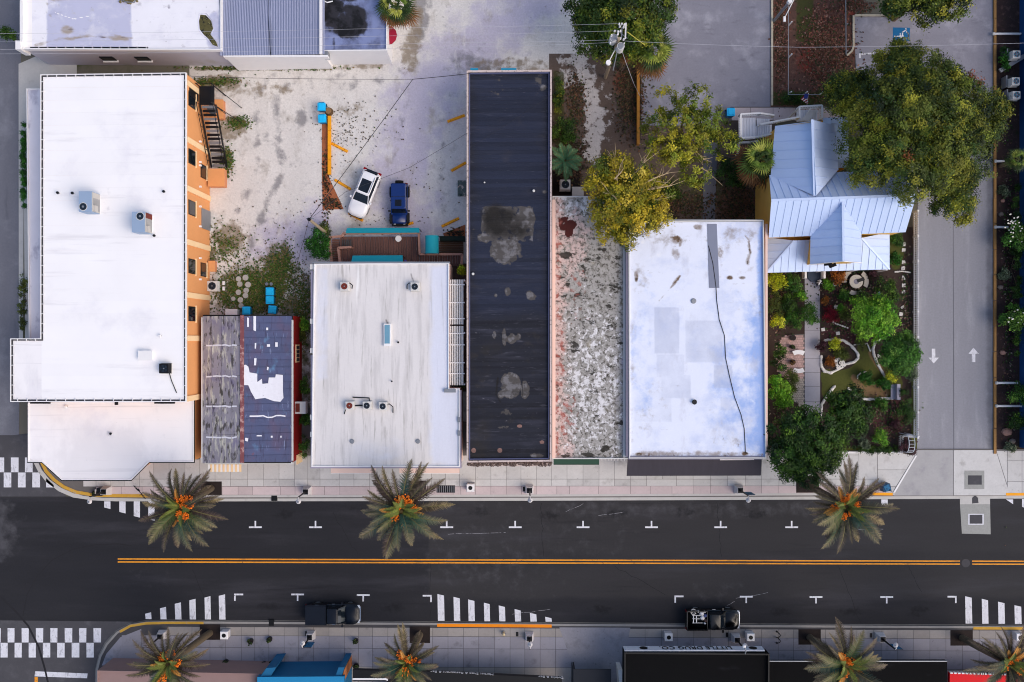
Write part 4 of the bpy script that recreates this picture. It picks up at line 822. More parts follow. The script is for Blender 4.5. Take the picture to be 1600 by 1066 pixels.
pxbox('north_flashing', bb, 488, 409, 703, 411.5, ZB - .3, ZB + .18, M_steel); pxbox('south_flashing', bb, 484.5, 729.6, 721, 732, ZB - .5, ZB + .05, M_lavc); pxbox('east_flashing', bb, 718.6, 610, 720.8, 730, ZB - .5, ZB + .05, M_lavc); pxbox('ledge', bb, 694, 608, 712, 613.5, ZB, ZB + .25, M_steel)
for x0, x1, lb in ((517, 587, 'long pale pink awning at the west half of the streaked front'), (624, 718, 'wide pale pink awning at the east half of the streaked front')):
    t = thing('shop_awning', W((x0 + x1) / 2, 735, 3.), lb, 'awning', 'pink awnings')
    q = [W(x0, 731, 3.2), W(x1, 731, 3.2), W(x1, 739.5, 2.75), W(x0, 739.5, 2.75)]; MB().add(q + [p - Vector((0, 0, .08)) for p in q], [(3, 2, 1, 0), (4, 5, 6, 7), (0, 1, 5, 4), (1, 2, 6, 5), (2, 3, 7, 6), (3, 0, 4, 7)]).build('cloth', M_pink, t)
    beam('front_rail', t, q[3] - Vector((0, .02, .1)), q[2] - Vector((0, .02, .1)), .05, .12, M_white)
condenser(538, 447.5, ZB, .75, .7, 'rust red fan condenser on the streaked roof', M_rust); condenser(648, 448, ZB, .75, .7, 'grey condenser with a dark fan on the north east of the streaked roof')
condenser(546, 634, ZB, .72, .65, 'rust red fan condenser leading the row of three on the streaked roof', M_rust); condenser(573, 634, ZB, .72, .65, 'dark blue fan condenser in the middle of the row of three'); condenser(598, 635, ZB, .72, .65, 'pale fan condenser at the east end of the row of three')
def pipe(pts, z, label, r=.045):
    return tag(MB().tube([W(x, y, z + dz) for x, y, dz in pts], r, 6).build('conduit_pipe', M_dark), label, 'pipe', 'condenser pipes')
pipe([(541, 444, .1), (546, 442, .3), (551, 446, .3), (550, 451, .1)], ZB, 'curved dark pipe beside the rust red fan on the north side'); pipe([(644, 445, .3), (639, 442, .3), (636, 446, .2), (636, 452, .05)], ZB, 'curved dark pipe hooking west from the grey condenser')
pipe([(538, 647, .05), (540, 640, .2), (546, 630, .3), (552, 633, .1)], ZB, 'dark pipe bending round the rust fan of the row'); pipe([(555, 634, .06), (570, 633.5, .06)], ZB, 'straight dark pipe joining two condensers of the row', .07); pipe([(551, 621, .08), (577, 622, .08), (579, 634, .08)], ZB, 'square dark pipe loop behind the row of condensers', .05); pipe([(604, 634, .1), (608, 631, .3), (614, 636, .3), (614, 645, .05)], ZB, 'curved dark pipe at the east end of the row')
t = thing('skylight', W(605, 522, ZB), 'narrow blue glass skylight box on the streaked roof', 'skylight'); pxbox('curb', t, 599.5, 506, 610.5, 541, ZB, ZB + .3, M_white); pxbox('pane', t, 601, 508, 609, 537, ZB + .3, ZB + .34, mat('sky_glass', '#6d9ab0', .15, .1))
vent(550, 690, ZB, .22, .12, 'bluish drain cap near the south west of streaked roof', M_steel); vent(653, 690, ZB, .22, .12, 'bluish drain cap near the south east of streaked roof', M_steel); vent(622, 535, ZB, .1, .3, 'tiny black vent east of the skylight'); vent(612, 596, ZB, .08, .3, 'tiny black vent north of the condenser row')
# pergola
pg = thing('pergola', (W(714, 520).x, W(714, 520).y, 0), 'white slatted pergola squeezed beside the black roof', 'pergola')
ZP = 4.5
for y0, y1 in ((437, 507), (509.5, 602)):
    for k in range(8): pxbox('slat', pg, 703.4 + k * 2.7, y0, 705.0 + k * 2.7, y1, ZP, ZP + .08, mat('slat_grey', '#e4e2e0', .8, .06, 2, rnd=.05))
for y in (445, 473, 498, 521, 539, 567, 584): pxbox('beam', pg, 702.5, y - .8, 726, y + .8, ZP + .085, ZP + .17, M_white)
for y in (438, 520, 601): pxbox('post', pg, 724.5, y - 1, 726.5, y + 1, 0, ZP, M_white)
tag(pxbox('alley_paving', None, 700, 412, 732, 612, -.01, .05, mat('alley_brown', '#5a4a44', .9, .2, 1)), kind='structure')

# -- dark long roof
ZD = 5.4
PD = [(729.5, 112), (862, 111), (861.5, 720.5), (729.5, 722)]
db = building('dark_building', 'long narrow building with a black ribbed roof full of grey patches', 'building', PD, ZD, M_pink)
M_blk = mat('black_rolled_roof', '#20222c', .8, .16, .5, st=(.3, 3, 1), fine=.12, rnd=.22, layers=[
    dict(c='#141420', s=.9, st=(.10, 3, 1), lo=.50, hi=.66, amt=.5), dict(c='#3a3b48', s=.8, st=(.3, 2, 1), lo=.52, hi=.7, amt=.5), dict(c='#111117', s=1.2, st=(.1, 3, 1), lo=.6, hi=.7, amt=.5), dict(c='#50505a', s=1.6, st=(.4, 2.2, 1), lo=.6, hi=.72, amt=.55), dict(c='#3a3530', s=.45, lo=.56, hi=.7, amt=.5), dict(c='#7a7880', s=4.5, st=(.5, 1.5, 1), lo=.66, hi=.72, amt=.6), dict(c='#232c44', a='d', s=.5, st=(.5, 1, 1), amp=.9, lo=.4, hi=1.1, amt=.5), dict(c='#2e2a26', a='c', s=.6, amp=.8, lo=.4, hi=.8, amt=.75),
    dict(c='#4e4a48', a='a', s=1.0, amp=2.6, lo=.62, hi=.74, amt=.9), dict(c='#716f72', a='a', s=1.3, amp=2.8, lo=.85, hi=1.25, amt=.85), dict(c='#171412', a='b', s=.9, amp=.9, lo=.35, hi=.9, amt=.9), dict(c='#84665e', a='e', s=2, amp=.6, lo=.45, hi=.7)])
rstrips([(729.5, 112), (862, 111), (861.5, 720.5), (729.5, 722)], ZD, 94, (90, 3), dict(
    d=MX(B(730, 110, 862, 500, 40)), c=MX(E(750, 690, 40, 70, 1.4, 0, .55), E(770, 560, 50, 70, 1.4, 0, .5)),
    a=MX(B(752, 322, 834, 378, 3, .82), E(790, 392, 26, 24, .5), E(828, 340, 8, 20, .6), E(793, 455, 5, 8, .6), E(828, 462, 7, 10, .6), E(772, 523, 4, 8, .5), E(788, 528, 4, 14, .5), E(800, 529, 9, 9, .6), E(810, 526, 5, 6), E(798, 602, 17, 22, .25), E(820, 608, 7, 16, .5), E(783, 616, 6, 7), E(845, 130, 14, 20, .8, 0, .7), E(775, 135, 22, 30, 1., 0, .55), E(790, 645, 10, 8, 1., 0, .62), E(785, 668, 12, 4, 1, 0, .7), E(838, 712, 12, 4, .8, 0, .8), E(850, 300, 4, 3, 1), E(757, 372, 12, 8, .6, 0, 1), E(835, 465, 5, 8, 1, 0, .6), E(775, 462, 3, 3)),
    b=MX(E(778, 345, 30, 30, 1., 0, .95), E(800, 358, 40, 20, .9, 0, .75), LN([(778, 590), (775, 618), (782, 628)], 2, 5, .9), LN([(816, 590), (816, 620)], .8, 2.5), LN([(786, 512), (786, 540)], 6, 10, .45), B(730, 700, 862, 722, 8, .5)),
    e=MX(E(740, 704, 4, 4), E(781, 704, 4, 4), E(847, 691, 4, 3), E(812, 666, 4, 3))), M_blk, 'roof_sheet', db)
M_mossy = mat('mossy_coping', '#c9b8b2', .9, .1, 2, layers=[dict(c='#6d605c', s=5, lo=.55, hi=.65, amt=.8)])
coping(db, PD, ZD, 2.6, .35, M_mossy); coping(db, [(733, 115), (858.5, 114), (858, 717), (733, 718)], ZD, 1.6, .22, mat('blue_flashing', '#55597a', .5, .1, 1), 'inner_flashing')
mb = MB()
for k in range(150): p = W(731 + k * .87, 725 + rng.uniform(-2, 2.2), 4.9); mb.blob(p, rng.uniform(.10, .22), seg=5, rows=3)
sp_ = mb.build('moss_ledge', mat('moss', '#5c4f4a', .95, .3, 4, layers=[dict(c='#c5b3ad', s=5, lo=.55, hi=.65)]), db); pxbox('ledge', db, 730, 720.5, 861, 728.5, 4.2, 4.8, M_mossy); tag(sp_, kind='stuff')
for x0, x1, lb in ((735, 747, 'short turquoise awning at the back of the black roof'), (783, 807, 'longer turquoise awning at the back of the black roof')):
    t = thing('rear_awning', W((x0 + x1) / 2, 109, 3), lb, 'awning', 'turquoise awnings'); q = [W(x0, 106.5, 2.8), W(x1, 106.5, 2.8), W(x1, 112.5, 3.2), W(x0, 112.5, 3.2)]; MB().add(q + [p - Vector((0, 0, .1)) for p in q], [(3, 2, 1, 0), (4, 5, 6, 7), (0, 1, 5, 4), (1, 2, 6, 5), (2, 3, 7, 6), (3, 0, 4, 7)]).build('cloth', mat('cyan_cloth', '#1aa6cc', .7, .05), t); beam('rail', t, q[0] - Vector((0, -.02, .12)), q[1] - Vector((0, -.02, .12)), .05, .1, M_white)
for x, y, lb in ((757, 285, 'white vent dot high on the black roof'), (834, 298, 'pale vent with stain near the east edge of black roof'), (739, 428, 'white dish shaped vent at the west edge of black roof')): vent(x, y, ZD, .13 if y > 290 else .08, .3, lb, M_cas)

# -- mottled roof
ZM = 4.4
PM = [(864, 308), (982, 308), (981, 716), (864, 716)]
mbd = building('mottled_building', 'narrow building with a pink and grey lichen mottled roof', 'building', PM, ZM, M_pink)
M_mot = mat('mottled_roof', '#a19e9a', .9, .14, 1.2, fine=.16, layers=[
    dict(c='#cdb4ae', a='p', s=.9, amp=1.8, lo=.4, hi=.75, amt=.9), dict(c='#6b675f', s=1.8, st=(1, .9, 1), lo=.48, hi=.66, amt=.8), dict(c='#4a453f', s=3.2, lo=.51, hi=.62, amt=.85), dict(c='#dad8da', a='w', s=2.6, st=(1, .85, 1), amp=2.8, lo=.55, hi=.85, amt=.95), dict(c='#9a9078', s=.8, lo=.6, hi=.75, amt=.5), dict(c='#b0a8c8', a='l', s=1.4, amp=1, lo=.5, hi=.9, amt=.6),
    dict(c='#28251f', a='k', s=1.3, st=(.75, 1.4, 1), amp=4.6, lo=.80, hi=1.15, amt=.92), dict(c='#4a201c', a='r', s=1.3, amp=2.6, lo=.55, hi=.75), dict(c='#a05a50', a='p2', s=1.6, amp=2.4, lo=.42, hi=.85, amt=.85)])
rquad([(864, 308), (982, 308), (981, 716), (864, 716)], ZM, (100, 220), dict(
    p=MX(B(830, 270, 886, 760, 44), E(895, 380, 30, 60, .8, 0, .7), E(880, 700, 30, 30, 1, 0, .7)), w=MX(E(930, 600, 60, 130, 1, 0, .62), E(900, 320, 40, 30, .8, 0, .6), B(864, 480, 982, 716, 30, .45)), l=MX(B(950, 500, 1000, 740, 70, .7)),
    k=MX(E(890, 400, 18, 10, .9), E(912, 412, 8, 20, 1., 0, .7), E(938, 408, 8, 14, .9, 0, .8), E(955, 445, 30, 10, 1, 0, .8), E(910, 462, 14, 7, .8), E(880, 436, 20, 6, 1, 0, .8), B(864, 380, 982, 640, 40, .42), E(900, 545, 10, 8), E(965, 660, 10, 8), E(930, 652, 12, 10, 1, 0, .7), E(918, 712, 24, 6, 1), E(950, 702, 16, 6), LN([(975, 400), (975, 640)], 2, 8, .6), B(864, 706, 982, 716, 6, .6)),
    r=MX(E(885, 350, 15, 12, .5), E(889, 362, 7, 10, .6)), p2=MX(LN([(872, 330), (871, 712)], 4, 16, .75), E(900, 460, 20, 60, 1.3, 0, .4), E(885, 650, 18, 50, 1.3, 0, .55), E(875, 560, 10, 60, .8, 0, .5))), M_mot, 'roof', mbd)
coping(mbd, [(863, 307), (983, 307), (982, 717), (863, 717)], ZM, 1.6, .2, M_cas); pxbox('gutter', mbd, 974, 380, 979, 715, ZM + .02, ZM + .16, M_cas); pxbox('west_parapet', mbd, 863, 312, 868, 716, ZM, ZM + .4, M_pink)
t = thing('green_awning', W(900, 721, 2.8), 'dark green awning below the mottled roof', 'awning'); q = [W(865, 717, 3.1), W(936, 717, 3.1), W(936, 726, 2.7), W(865, 726, 2.7)]; MB().add(q + [p - Vector((0, 0, .15)) for p in q], [(3, 2, 1, 0), (4, 5, 6, 7), (0, 1, 5, 4), (1, 2, 6, 5), (2, 3, 7, 6), (3, 0, 4, 7)]).build('cloth', mat('green_cloth', '#2f4a3c', .8, .08), t); beam('front_rail', t, q[3] - Vector((0, .02, .15)), q[2] - Vector((0, .02, .15)), .04, .1, M_dark)
for k in range(8): pxbox('bracket', mbd, 940 + k * 5, 713, 941 + k * 5, 720, ZM - .6, ZM - .4, M_cas)
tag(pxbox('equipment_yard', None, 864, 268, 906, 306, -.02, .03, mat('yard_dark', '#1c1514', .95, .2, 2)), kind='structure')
condenser(883.5, 288.5, 0, .95, .9, 'square condenser in the dark yard behind the mottled roof'); tag(pxbox('equipment_pad', None, 894, 292, 912, 306, 0, .5, M_conc), 'bare concrete plinth beside the yard condenser', 'plinth')

# -- bluish white roof
ZG = 5.0
PG = [(983, 348), (1191, 346.5), (1195, 714), (984, 714)]
gb = building('bluish_roof_building', 'white roofed building with brown stains and a grey strip patch', 'building', PG, ZG, M_band)
M_blw = mat('bluish_membrane', '#dfe4f3', .75, .04, .4, fine=.03, layers=[
    dict(c='#c3cde8', s=.35, lo=.48, hi=.7, amt=.7), dict(c='#8dabe2', a='b', s=.6, amp=1.4, lo=.25, hi=.8, amt=.9), dict(c='#f0f1f6', s=.8, lo=.6, hi=.75, amt=.6), dict(c='#b9bac8', s=.6, st=(1, .5, 1), lo=.54, hi=.72, amt=.55), dict(c='#a8a4ac', s=1.8, st=(.5, 1, 1), lo=.62, hi=.74, amt=.5), dict(c='#8a8690', s=5, lo=.68, hi=.74, amt=.5), dict(c='#b3bad0', a='c', s=.5, amp=1.4, lo=.3, hi=1.2, amt=.6),
    dict(c='#948a86', a='a', s=.9, amp=1.8, lo=.28, hi=.8, amt=.9), dict(c='#6a5440', a='a', s=1.4, amp=2.0, lo=.6, hi=.95, amt=.95), dict(c='#3a2c20', a='a', s=2.0, amp=2.2, lo=.85, hi=1.15, amt=.9)])
rquad([(983, 348), (1191, 346.5), (1195, 714), (984, 714)], ZG, (150, 260), dict(
    b=MX(B(1165, 470, 1230, 750, 80, .9), B(1183, 350, 1196, 716, 10, .8), E(1150, 600, 50, 120, 1.2, 0, .5), E(1000, 560, 30, 160, 1.2, 0, .35)), c=MX(B(1022, 480, 1062, 553, 3), B(1025, 553, 1070, 590, 3, .8), B(1070, 500, 1130, 567, 4, .9), B(1032, 585, 1080, 623, 3, .8), B(1115, 570, 1145, 607, 3, .9), B(1125, 620, 1150, 642, 3, .8), B(990, 610, 1050, 660, 3, .6), B(1070, 480, 1115, 530, 5, .5)),
    a=MX(LN([(1048, 371), (1064, 375), (1062, 384)], 2, 6, 1), E(1057, 375, 8, 8, .9, 0, .8), LN([(1048, 450), (1055, 441), (1062, 432)], 2, 5, 1), LN([(1030, 470), (1048, 450)], 1, 3, .6), E(994, 433, 4, 9, .9, 0, .85), LN([(1170, 378), (1172, 395), (1168, 412)], 3, 6, .9), LN([(1164, 368), (1170, 376)], 2, 4, .7), E(1125, 395, 6, 12, .9, 0, .7), E(1140, 434, 6, 4, .9, 0, .9), E(1160, 434, 6, 3, .9, 0, .9), LN([(1136, 444), (1164, 443)], 1, 4, .6), LN([(1132, 372), (1138, 366)], 1, 4, .7), LN([(1166, 368), (1160, 362)], 1, 4, .7), E(1035, 370, 30, 10, 1, 0, .45), E(1055, 395, 8, 14, 1, 0, .6), E(1090, 355, 8, 5, .8, 0, .7), E(1040, 365, 55, 22, 1.4, 0, .42), B(1126, 352, 1190, 372, 14, .4), E(1150, 380, 34, 16, 1.2, 0, .4), LN([(1126, 372), (1126, 430)], 2, 10, .5), LN([(1186, 360), (1190, 700)], 2, 8, .42), LN([(988, 380), (988, 700)], 2, 10, .40), E(1010, 640, 30, 50, 1.4, 0, .25), E(1145, 690, 30, 14, 1.2, 0, .4), E(1000, 440, 16, 40, 1, 0, .35), E(1170, 440, 40, 80, 1.2, 0, .22), B(984, 705, 1196, 716, 6, .5), E(998, 710, 6, 3, .8, 0, 1), E(1164, 709, 6, 3, .8, 0, 1), E(1150, 695, 8, 6, 1, 0, .5), LN([(986, 465), (1015, 466)], 2, 6, .4))), M_blw, 'roof', gb)
M_gstrip = mat('grey_strip', '#7f8497', .8, .06, 1)
prism('patch_strip', gb, [(1105, 350), (1120, 350), (1124, 450), (1108, 450)], ZG + .005, ZG + .03, M_gstrip)
coping(gb, [(981.5, 346), (1192.5, 344.5), (1196.5, 716), (982.5, 716)], ZG, 1.6, .22, M_cas); pxbox('west_flashing', gb, 978.5, 370, 982.5, 714, ZG - .4, ZG + .12, mat('slate_flashing', '#7a7586', .6, .1, 1)); pxbox('front_flashing', gb, 982, 713.5, 1192, 718, ZG - .2, ZG + .18, MATS['slate_flashing'])
pxbox('east_coping', gb, 1196, 350, 1199.5, 716, ZG - .6, ZG + .05, M_pink); pxbox('north_flashing', gb, 983, 343, 1192, 346.5, ZG - .2, ZG + .15, M_steel)
tag(MB().tube([W(x, y, ZG + .04) for x, y in ((1107, 384), (1114, 412), (1119, 450), (1120, 470), (1124, 500), (1132, 524), (1134, 560), (1140, 588), (1148, 621), (1158, 648), (1163, 670), (1165, 708))], .032, 5).build('roof_cable', M_dark), 'thin black cable wandering down the bluish white roof', 'cable')
vent(1084, 470.5, ZG, .25, .1, 'bluish drain spot below the stains on the white roof', M_steel); vent(1085.5, 628.5, ZG, .24, .3, 'round dark roof vent in the south half of bluish roof')
t = thing('dark_awning', W(1085, 730, 3), 'broad dark brown awning across the bluish roofed shop front', 'awning'); q = [W(981, 718, 3.3), W(1190, 718, 3.3), W(1189, 743, 2.6), W(979.5, 743.5, 2.6)]
MB().add(q + [p - Vector((0, 0, .2)) for p in q], [(3, 2, 1, 0), (4, 5, 6, 7), (0, 1, 5, 4), (1, 2, 6, 5), (2, 3, 7, 6), (3, 0, 4, 7)]).build('cloth', mat('brown_awning', '#3a363e', .75, .18, .8, st=(3, .5, 1)), t); beam('light_tube', t, W(1125, 718.5, 3.45), W(1178, 718, 3.45), .08, .1, M_white); beam('front_rail', t, q[3] - Vector((0, .02, .2)), q[2] - Vector((0, .02, .2)), .04, .1, M_dark)

# shop fronts under the awnings (seen only from the side): glazing, door and stall riser in each south wall
def shopfront(t, x0, x1, py, z, wallh=2.5):
    a, b = W(x0, py, z), W(x1, py, z); y = a.y - .04; n = max(2, int((b.x - a.x) / 2.2)); w = (b.x - a.x) / n
    for k in range(n):
        x = a.x + w * (k + .5)
        if k == n // 2:
            d = box('door', t, (x, y, 1.15), (1.0, .1, 2.2), M_dark); box('pane', d, (x, y - .06, 1.3), (.8, .03, 1.7), M_glass); box('handle', d, (x + .38, y - .09, 1.1), (.05, .05, .3), M_steel)
        else:
            f = box('shop_window', t, (x, y, 1.55), (w * .82, .1, 1.7), M_white); box('pane', f, (x, y - .06, 1.55), (w * .76, .03, 1.55), M_glass); box('sill', f, (x, y - .08, .66), (w * .86, .16, .08), M_conc)
shopfront(bb, 495, 712, 729.5, ZB); shopfront(db, 736, 856, 722, ZD); shopfront(mbd, 868, 976, 716, ZM); shopfront(gb, 990, 1188, 714, ZG); shopfront(rb, 326, 452, 722, ZE - .2)
# ---------------------------------------------------------------- yellow house with standing-seam roofs
M_seam = mat('pale_metal_roof', '#bfd0ee', .55, .06, .6, rnd=.03, metal=.25)
hs = thing('yellow_house', (W(1310, 320).x, W(1310, 320).y, 0), 'yellow house under pale standing seam metal roofs', 'house')
ze, zr = 5.0, 7.4
def GP(px, py, z): return W(px, py, z)
# wall bodies
MB().prism([W(1203, 369, ze), W(1412, 362, ze), W(1408, 268, ze), W(1204, 276, ze)], 0, ze).build('wall', M_ybox, hs)
def gable_wall(pts): MB().add([Vector(p) for p in pts], [tuple(range(len(pts)))]).build('gable_wall', M_ybox, hs)
wA, wB, wR = W(1202, 369, ze), W(1203, 278, ze), W(1208, 314, zr - .15)
gable_wall([wA, wB, wR]); gable_wall([W(1411, 361, ze), W(1407, 268, ze), W(1428, 306, zr - .15)])
roof_h = MB().add([W(1206, 313.5, zr - .12), W(1431, 305.5, zr - .12), W(1413, 362, ze - .12), W(1203, 370, ze - .12), W(1408, 266, ze - .12), W(1204, 275, ze - .12)], [(0, 3, 2, 1), (1, 4, 5, 0)]).build('roof', M_white, hs)
slope(roof_h, [W(1201, 371.5, ze), W(1415, 363, ze), W(1432, 305, zr), W(1205, 313, zr)], M_seam, .70)
slope(roof_h, [W(1410, 264.5, ze), W(1202, 274, ze), W(1205, 313, zr), W(1432, 305, zr)], M_seam, .70)
# north wing
nr = W(1269, 187, zr + .02)
MB().prism([W(1214, 199, ze), W(1305, 199, ze), W(1305, 268, ze), W(1214, 268, ze)], 0, ze).build('wall', M_ybox, hs); gable_wall([W(1213, 199, ze), W(1306, 199, ze), W(1269, 190, zr - .2)])
y_in = W(1273, 306, zr).y
rid_s = Vector((W(1272.5, 304, zr).x, y_in, zr + .02))
slope(roof_h, [W(1211, 197, ze), W(1204, 276, ze), rid_s, nr], M_seam, .82)
slope(roof_h, [W(1310, 265, ze), W(1305, 196, ze), nr, rid_s], M_seam, .82)
beam('ridge_cap', roof_h, nr + Vector((0, 0, .03)), rid_s + Vector((0, 0, .03)), .22, .05, M_seam)
beam('ridge_cap', roof_h, W(1205, 313, zr + .04), W(1432, 305, zr + .04), .22, .05, M_seam)
# low north-east annex
MB().prism([W(1288, 186, 3.2), W(1324, 184, 3.2), W(1324, 262, 3.2), W(1288, 262, 3.2)], 0, 3.1).build('annex_wall', M_ybox, hs)
slope(roof_h, [W(1327, 262, 3.15), W(1325, 183, 3.15), W(1298, 184, 3.7), W(1298, 263, 3.7)], M_seam, .75); slope(roof_h, [W(1286, 184, 3.3), W(1286, 263, 3.3), W(1298, 263, 3.7), W(1298, 184, 3.7)], M_seam, .75)
# front gable
zd = 7.2
rS, rN = W(1317.7, 408, zd), W(1316.7, 317, zd)
MB().prism([W(1272, 372, ze), W(1341, 370, ze), W(1341, 409, ze), W(1272, 411, ze)], 0, ze).build('front_wall', M_ybox, hs); gable_wall([W(1271, 411, ze), W(1342, 409, ze), W(1317.7, 409, zd - .2)])
slope(roof_h, [W(1266.5, 366.5, ze), W(1265.5, 413, ze), rS, rN], M_seam, .78)
slope(roof_h, [W(1345.5, 410.5, ze), W(1346, 364, ze), rN, rS], M_seam, .78)
beam('ridge_cap', roof_h, rN + Vector((0, 0, .04)), rS + Vector((0, 0, .04)), .2, .05, M_seam)
for a, b in ((W(1265.5, 413.4, ze), W(1317.7, 408.6, zd)), (W(1345.5, 411, ze), W(1317.7, 408.6, zd))): beam('barge_board', hs, a, b, .06, .2, M_white)
tag(beam('gable_ornament', hs, W(1288, 413, 5.1), W(1300, 412, 5.6), .3, .12, M_dark)); beam('gable_ornament', hs, W(1296, 417, 4.8), W(1306, 413, 5.4), .3, .12, M_dark)
# porch
zi, zo = 3.8, 2.9
iW, iE = W(1241, 376, zi), W(1346, 372, zi); dn = Vector((0, 0, .1))
pr = MB().add([p - dn for p in (W(1197, 426, zo), W(1390, 421, zo), iE, iW, W(1197, 371.5, zo), W(1390, 363.5, zo))], [(0, 1, 2, 3), (0, 3, 4), (1, 5, 2)]).build('porch_roof', M_white, hs)
slope(pr, [W(1197, 426.5, zo), W(1390, 421, zo), iE, iW], M_seam, .70)
slope(pr, [W(1197, 371, zo), W(1197, 426.5, zo), iW], M_seam, .70); slope(pr, [W(1390, 421, zo), W(1390, 363, zo), iE], M_seam, .70)
for a, b in ((W(1197, 426.5, zo), iW), (W(1390, 421, zo), iE)): beam('hip_cap', pr, a + Vector((0, 0, .03)), b + Vector((0, 0, .03)), .16, .05, M_seam)
for px in (1202, 1257, 1290, 1340, 1386): pxbox('porch_post', hs, px - 1.3, 420, px + 1.3, 422.5, 0, 2.7, M_white)
for x0 in (1257.5, 1287): pxbox('stair_rail', hs, x0, 424, x0 + 3.2, 435, .3, 1.1, M_white)
MB().prism(WL([(1262, 418), (1286, 418), (1286, 434), (1280, 440), (1268, 440), (1262, 434)], .3), 0, .3).build('entrance_step', mat('slate_step', '#3b4658', .8, .1, 1), hs)
# back porch and stair
bp = thing('back_porch', (W(1190, 200).x, W(1190, 200).y, 0), 'white timber back porch with railed landing and stair', 'porch')
M_deckw = mat('white_deck', '#e6e6ee', .8, .06, 2, rnd=.05)
ZL = 1.5
for k in range(11): pxbox('deck_board', bp, 1154.5 + k * 2.4, 184, 1156.6 + k * 2.4, 217, ZL - .1, ZL, M_deckw)
for k in range(7):
    prism('tread', bp, [(1181 + k * 3.6, 197.5 - k * .4), (1184.3 + k * 3.6, 197.1 - k * .4), (1184.3 + k * 3.6, 214.5 - k * .7), (1181 + k * 3.6, 215.2 - k * .7)], ZL - .05 + k * .17 - .17, ZL + k * .17 - .17 + .02, M_deckw)
for k in range(6): prism('lower_tread', bp, [(1182.5 + k * 3.4, 185 + k * .2), (1185.6 + k * 3.4, 185 + k * .2), (1185.6 + k * 3.4, 196.5 - k * .5), (1182.5 + k * 3.4, 197 - k * .5)], max(.0, ZL - .3 - k * .24), ZL - .2 - k * .24, M_deckw)
def railing(parent, pts, h, m, w=.1, post=1.2):
    """Handrail through the points (world, at deck height) with lower rail and posts."""
    for a, b in zip(pts[:-1], pts[1:]):
        a, b = Vector(a), Vector(b); u = Vector((0, 0, h))
        beam('handrail', parent, a + u, b + u, w * 1.6, .07, m); beam('lower_rail', parent, a + u * .2, b + u * .2, w * .5, .06, m)
        n = max(1, int((b - a).length / post))
        for k in range(n + 1): p = a + (b - a) * (k / n); beam('rail_post', parent, p, p + u, w, w, m)
        nb_ = int((b - a).length / .16); mb = MB()
        for k in range(nb_): p = a + (b - a) * ((k + .5) / nb_); mb.box((p.x, p.y, p.z + h * .55), (.035, .035, h * .8))
        if nb_: tag(mb.build('balusters', m, parent), kind='stuff')
railing(bp, [W(1205, 184, .6), W(1184, 181, ZL), W(1153.5, 182.5, ZL), W(1154, 219.5, ZL), W(1180, 217.5, ZL), W(1210, 211, ZL + 1.2)], .95, M_white)
railing(bp, [W(1184, 198, ZL), W(1243, 187, 2.9)], .95, M_white); railing(bp, [W(1150, 243, .1), W(1152, 226, .5), W(1180, 224, .5)], .85, M_white)
for k in range(12): pxbox('landing_board', bp, 1245 + k * 2.7, 172, 1247.4 + k * 2.7, 190, 2.5, 2.6, M_deckw)
railing(bp, [W(1244, 188, 2.6), W(1244, 171, 2.6), W(1279, 169, 2.6), W(1279, 188, 2.6)], .95, M_white); railing(bp, [W(1244, 172, 2.6), W(1231, 185, .4)], .9, M_white)
p = W(1267, 180, 3.1); t = thing('garden_chair', (p.x, p.y, 2.6), 'white slatted lounge chair on the upper back landing', 'chair')
for k in range(7): beam('slat', t, p + Vector((-.9 + k * .11, -.5 + k * .0, -.1)), p + Vector((-.1 + k * .11, .45, .0)), .08, .04, M_white)
mb = MB()
for a in np.linspace(0, math.pi, 9)[:-1]:
    b = a + math.pi / 8; mb.tube([p + Vector((.15 + .45 * math.cos(a), .2 + .4 * math.sin(a), .15)), p + Vector((.15 + .45 * math.cos(b), .2 + .4 * math.sin(b), .15))], .06, 5)
mb.build('backrest', M_white, t)
for dx, dy in ((-.6, -.4), (.2, -.4), (-.2, .35), (.5, .3)): box('leg', t, (p.x + dx, p.y + dy, 2.75), (.06, .06, .3), M_white)
p = W(1262, 163, 2); t = thing('flag', (p.x, p.y, 0), 'small striped flag with blue corner on a pole by the back landing', 'flag'); M_fb = mat('flag_blue', '#22306e', .8, .1); M_fr = mat('flag_red', '#a02030', .8, .1)
q0 = W(1261, 163, 3.0); q1 = W(1263, 146, 4.6); MB().tube([q0, q1], .03, 6).build('pole', M_white, t)
for k in range(7):
    a = W(1251.5 + k * 1.3, 155.5 + k * .9, 4.0); b = W(1258 + k * .9, 148.5 + k * 2.1, 4.4); beam('stripe', t, a, b, .09, .015, M_fr if k % 2 == 0 else M_white)
beam('canton', t, W(1256.5, 150, 4.43), W(1262.5, 151, 4.5), .45, .018, M_fb)
kb_ = tag(sheet('concrete_walkway', [(1112, 198), (1142, 168), (1330, 166), (1330, 186), (1200, 188), (1130, 189)], .03, M_joint), kind='structure')
for x0, x1 in ((1143, 1173), (1173, 1208), (1208, 1243), (1243, 1280), (1280, 1312)): pxbox('slab', kb_, x0 + .4, 168.5, x1 - .4, 188, .0, .05, M_slabp)
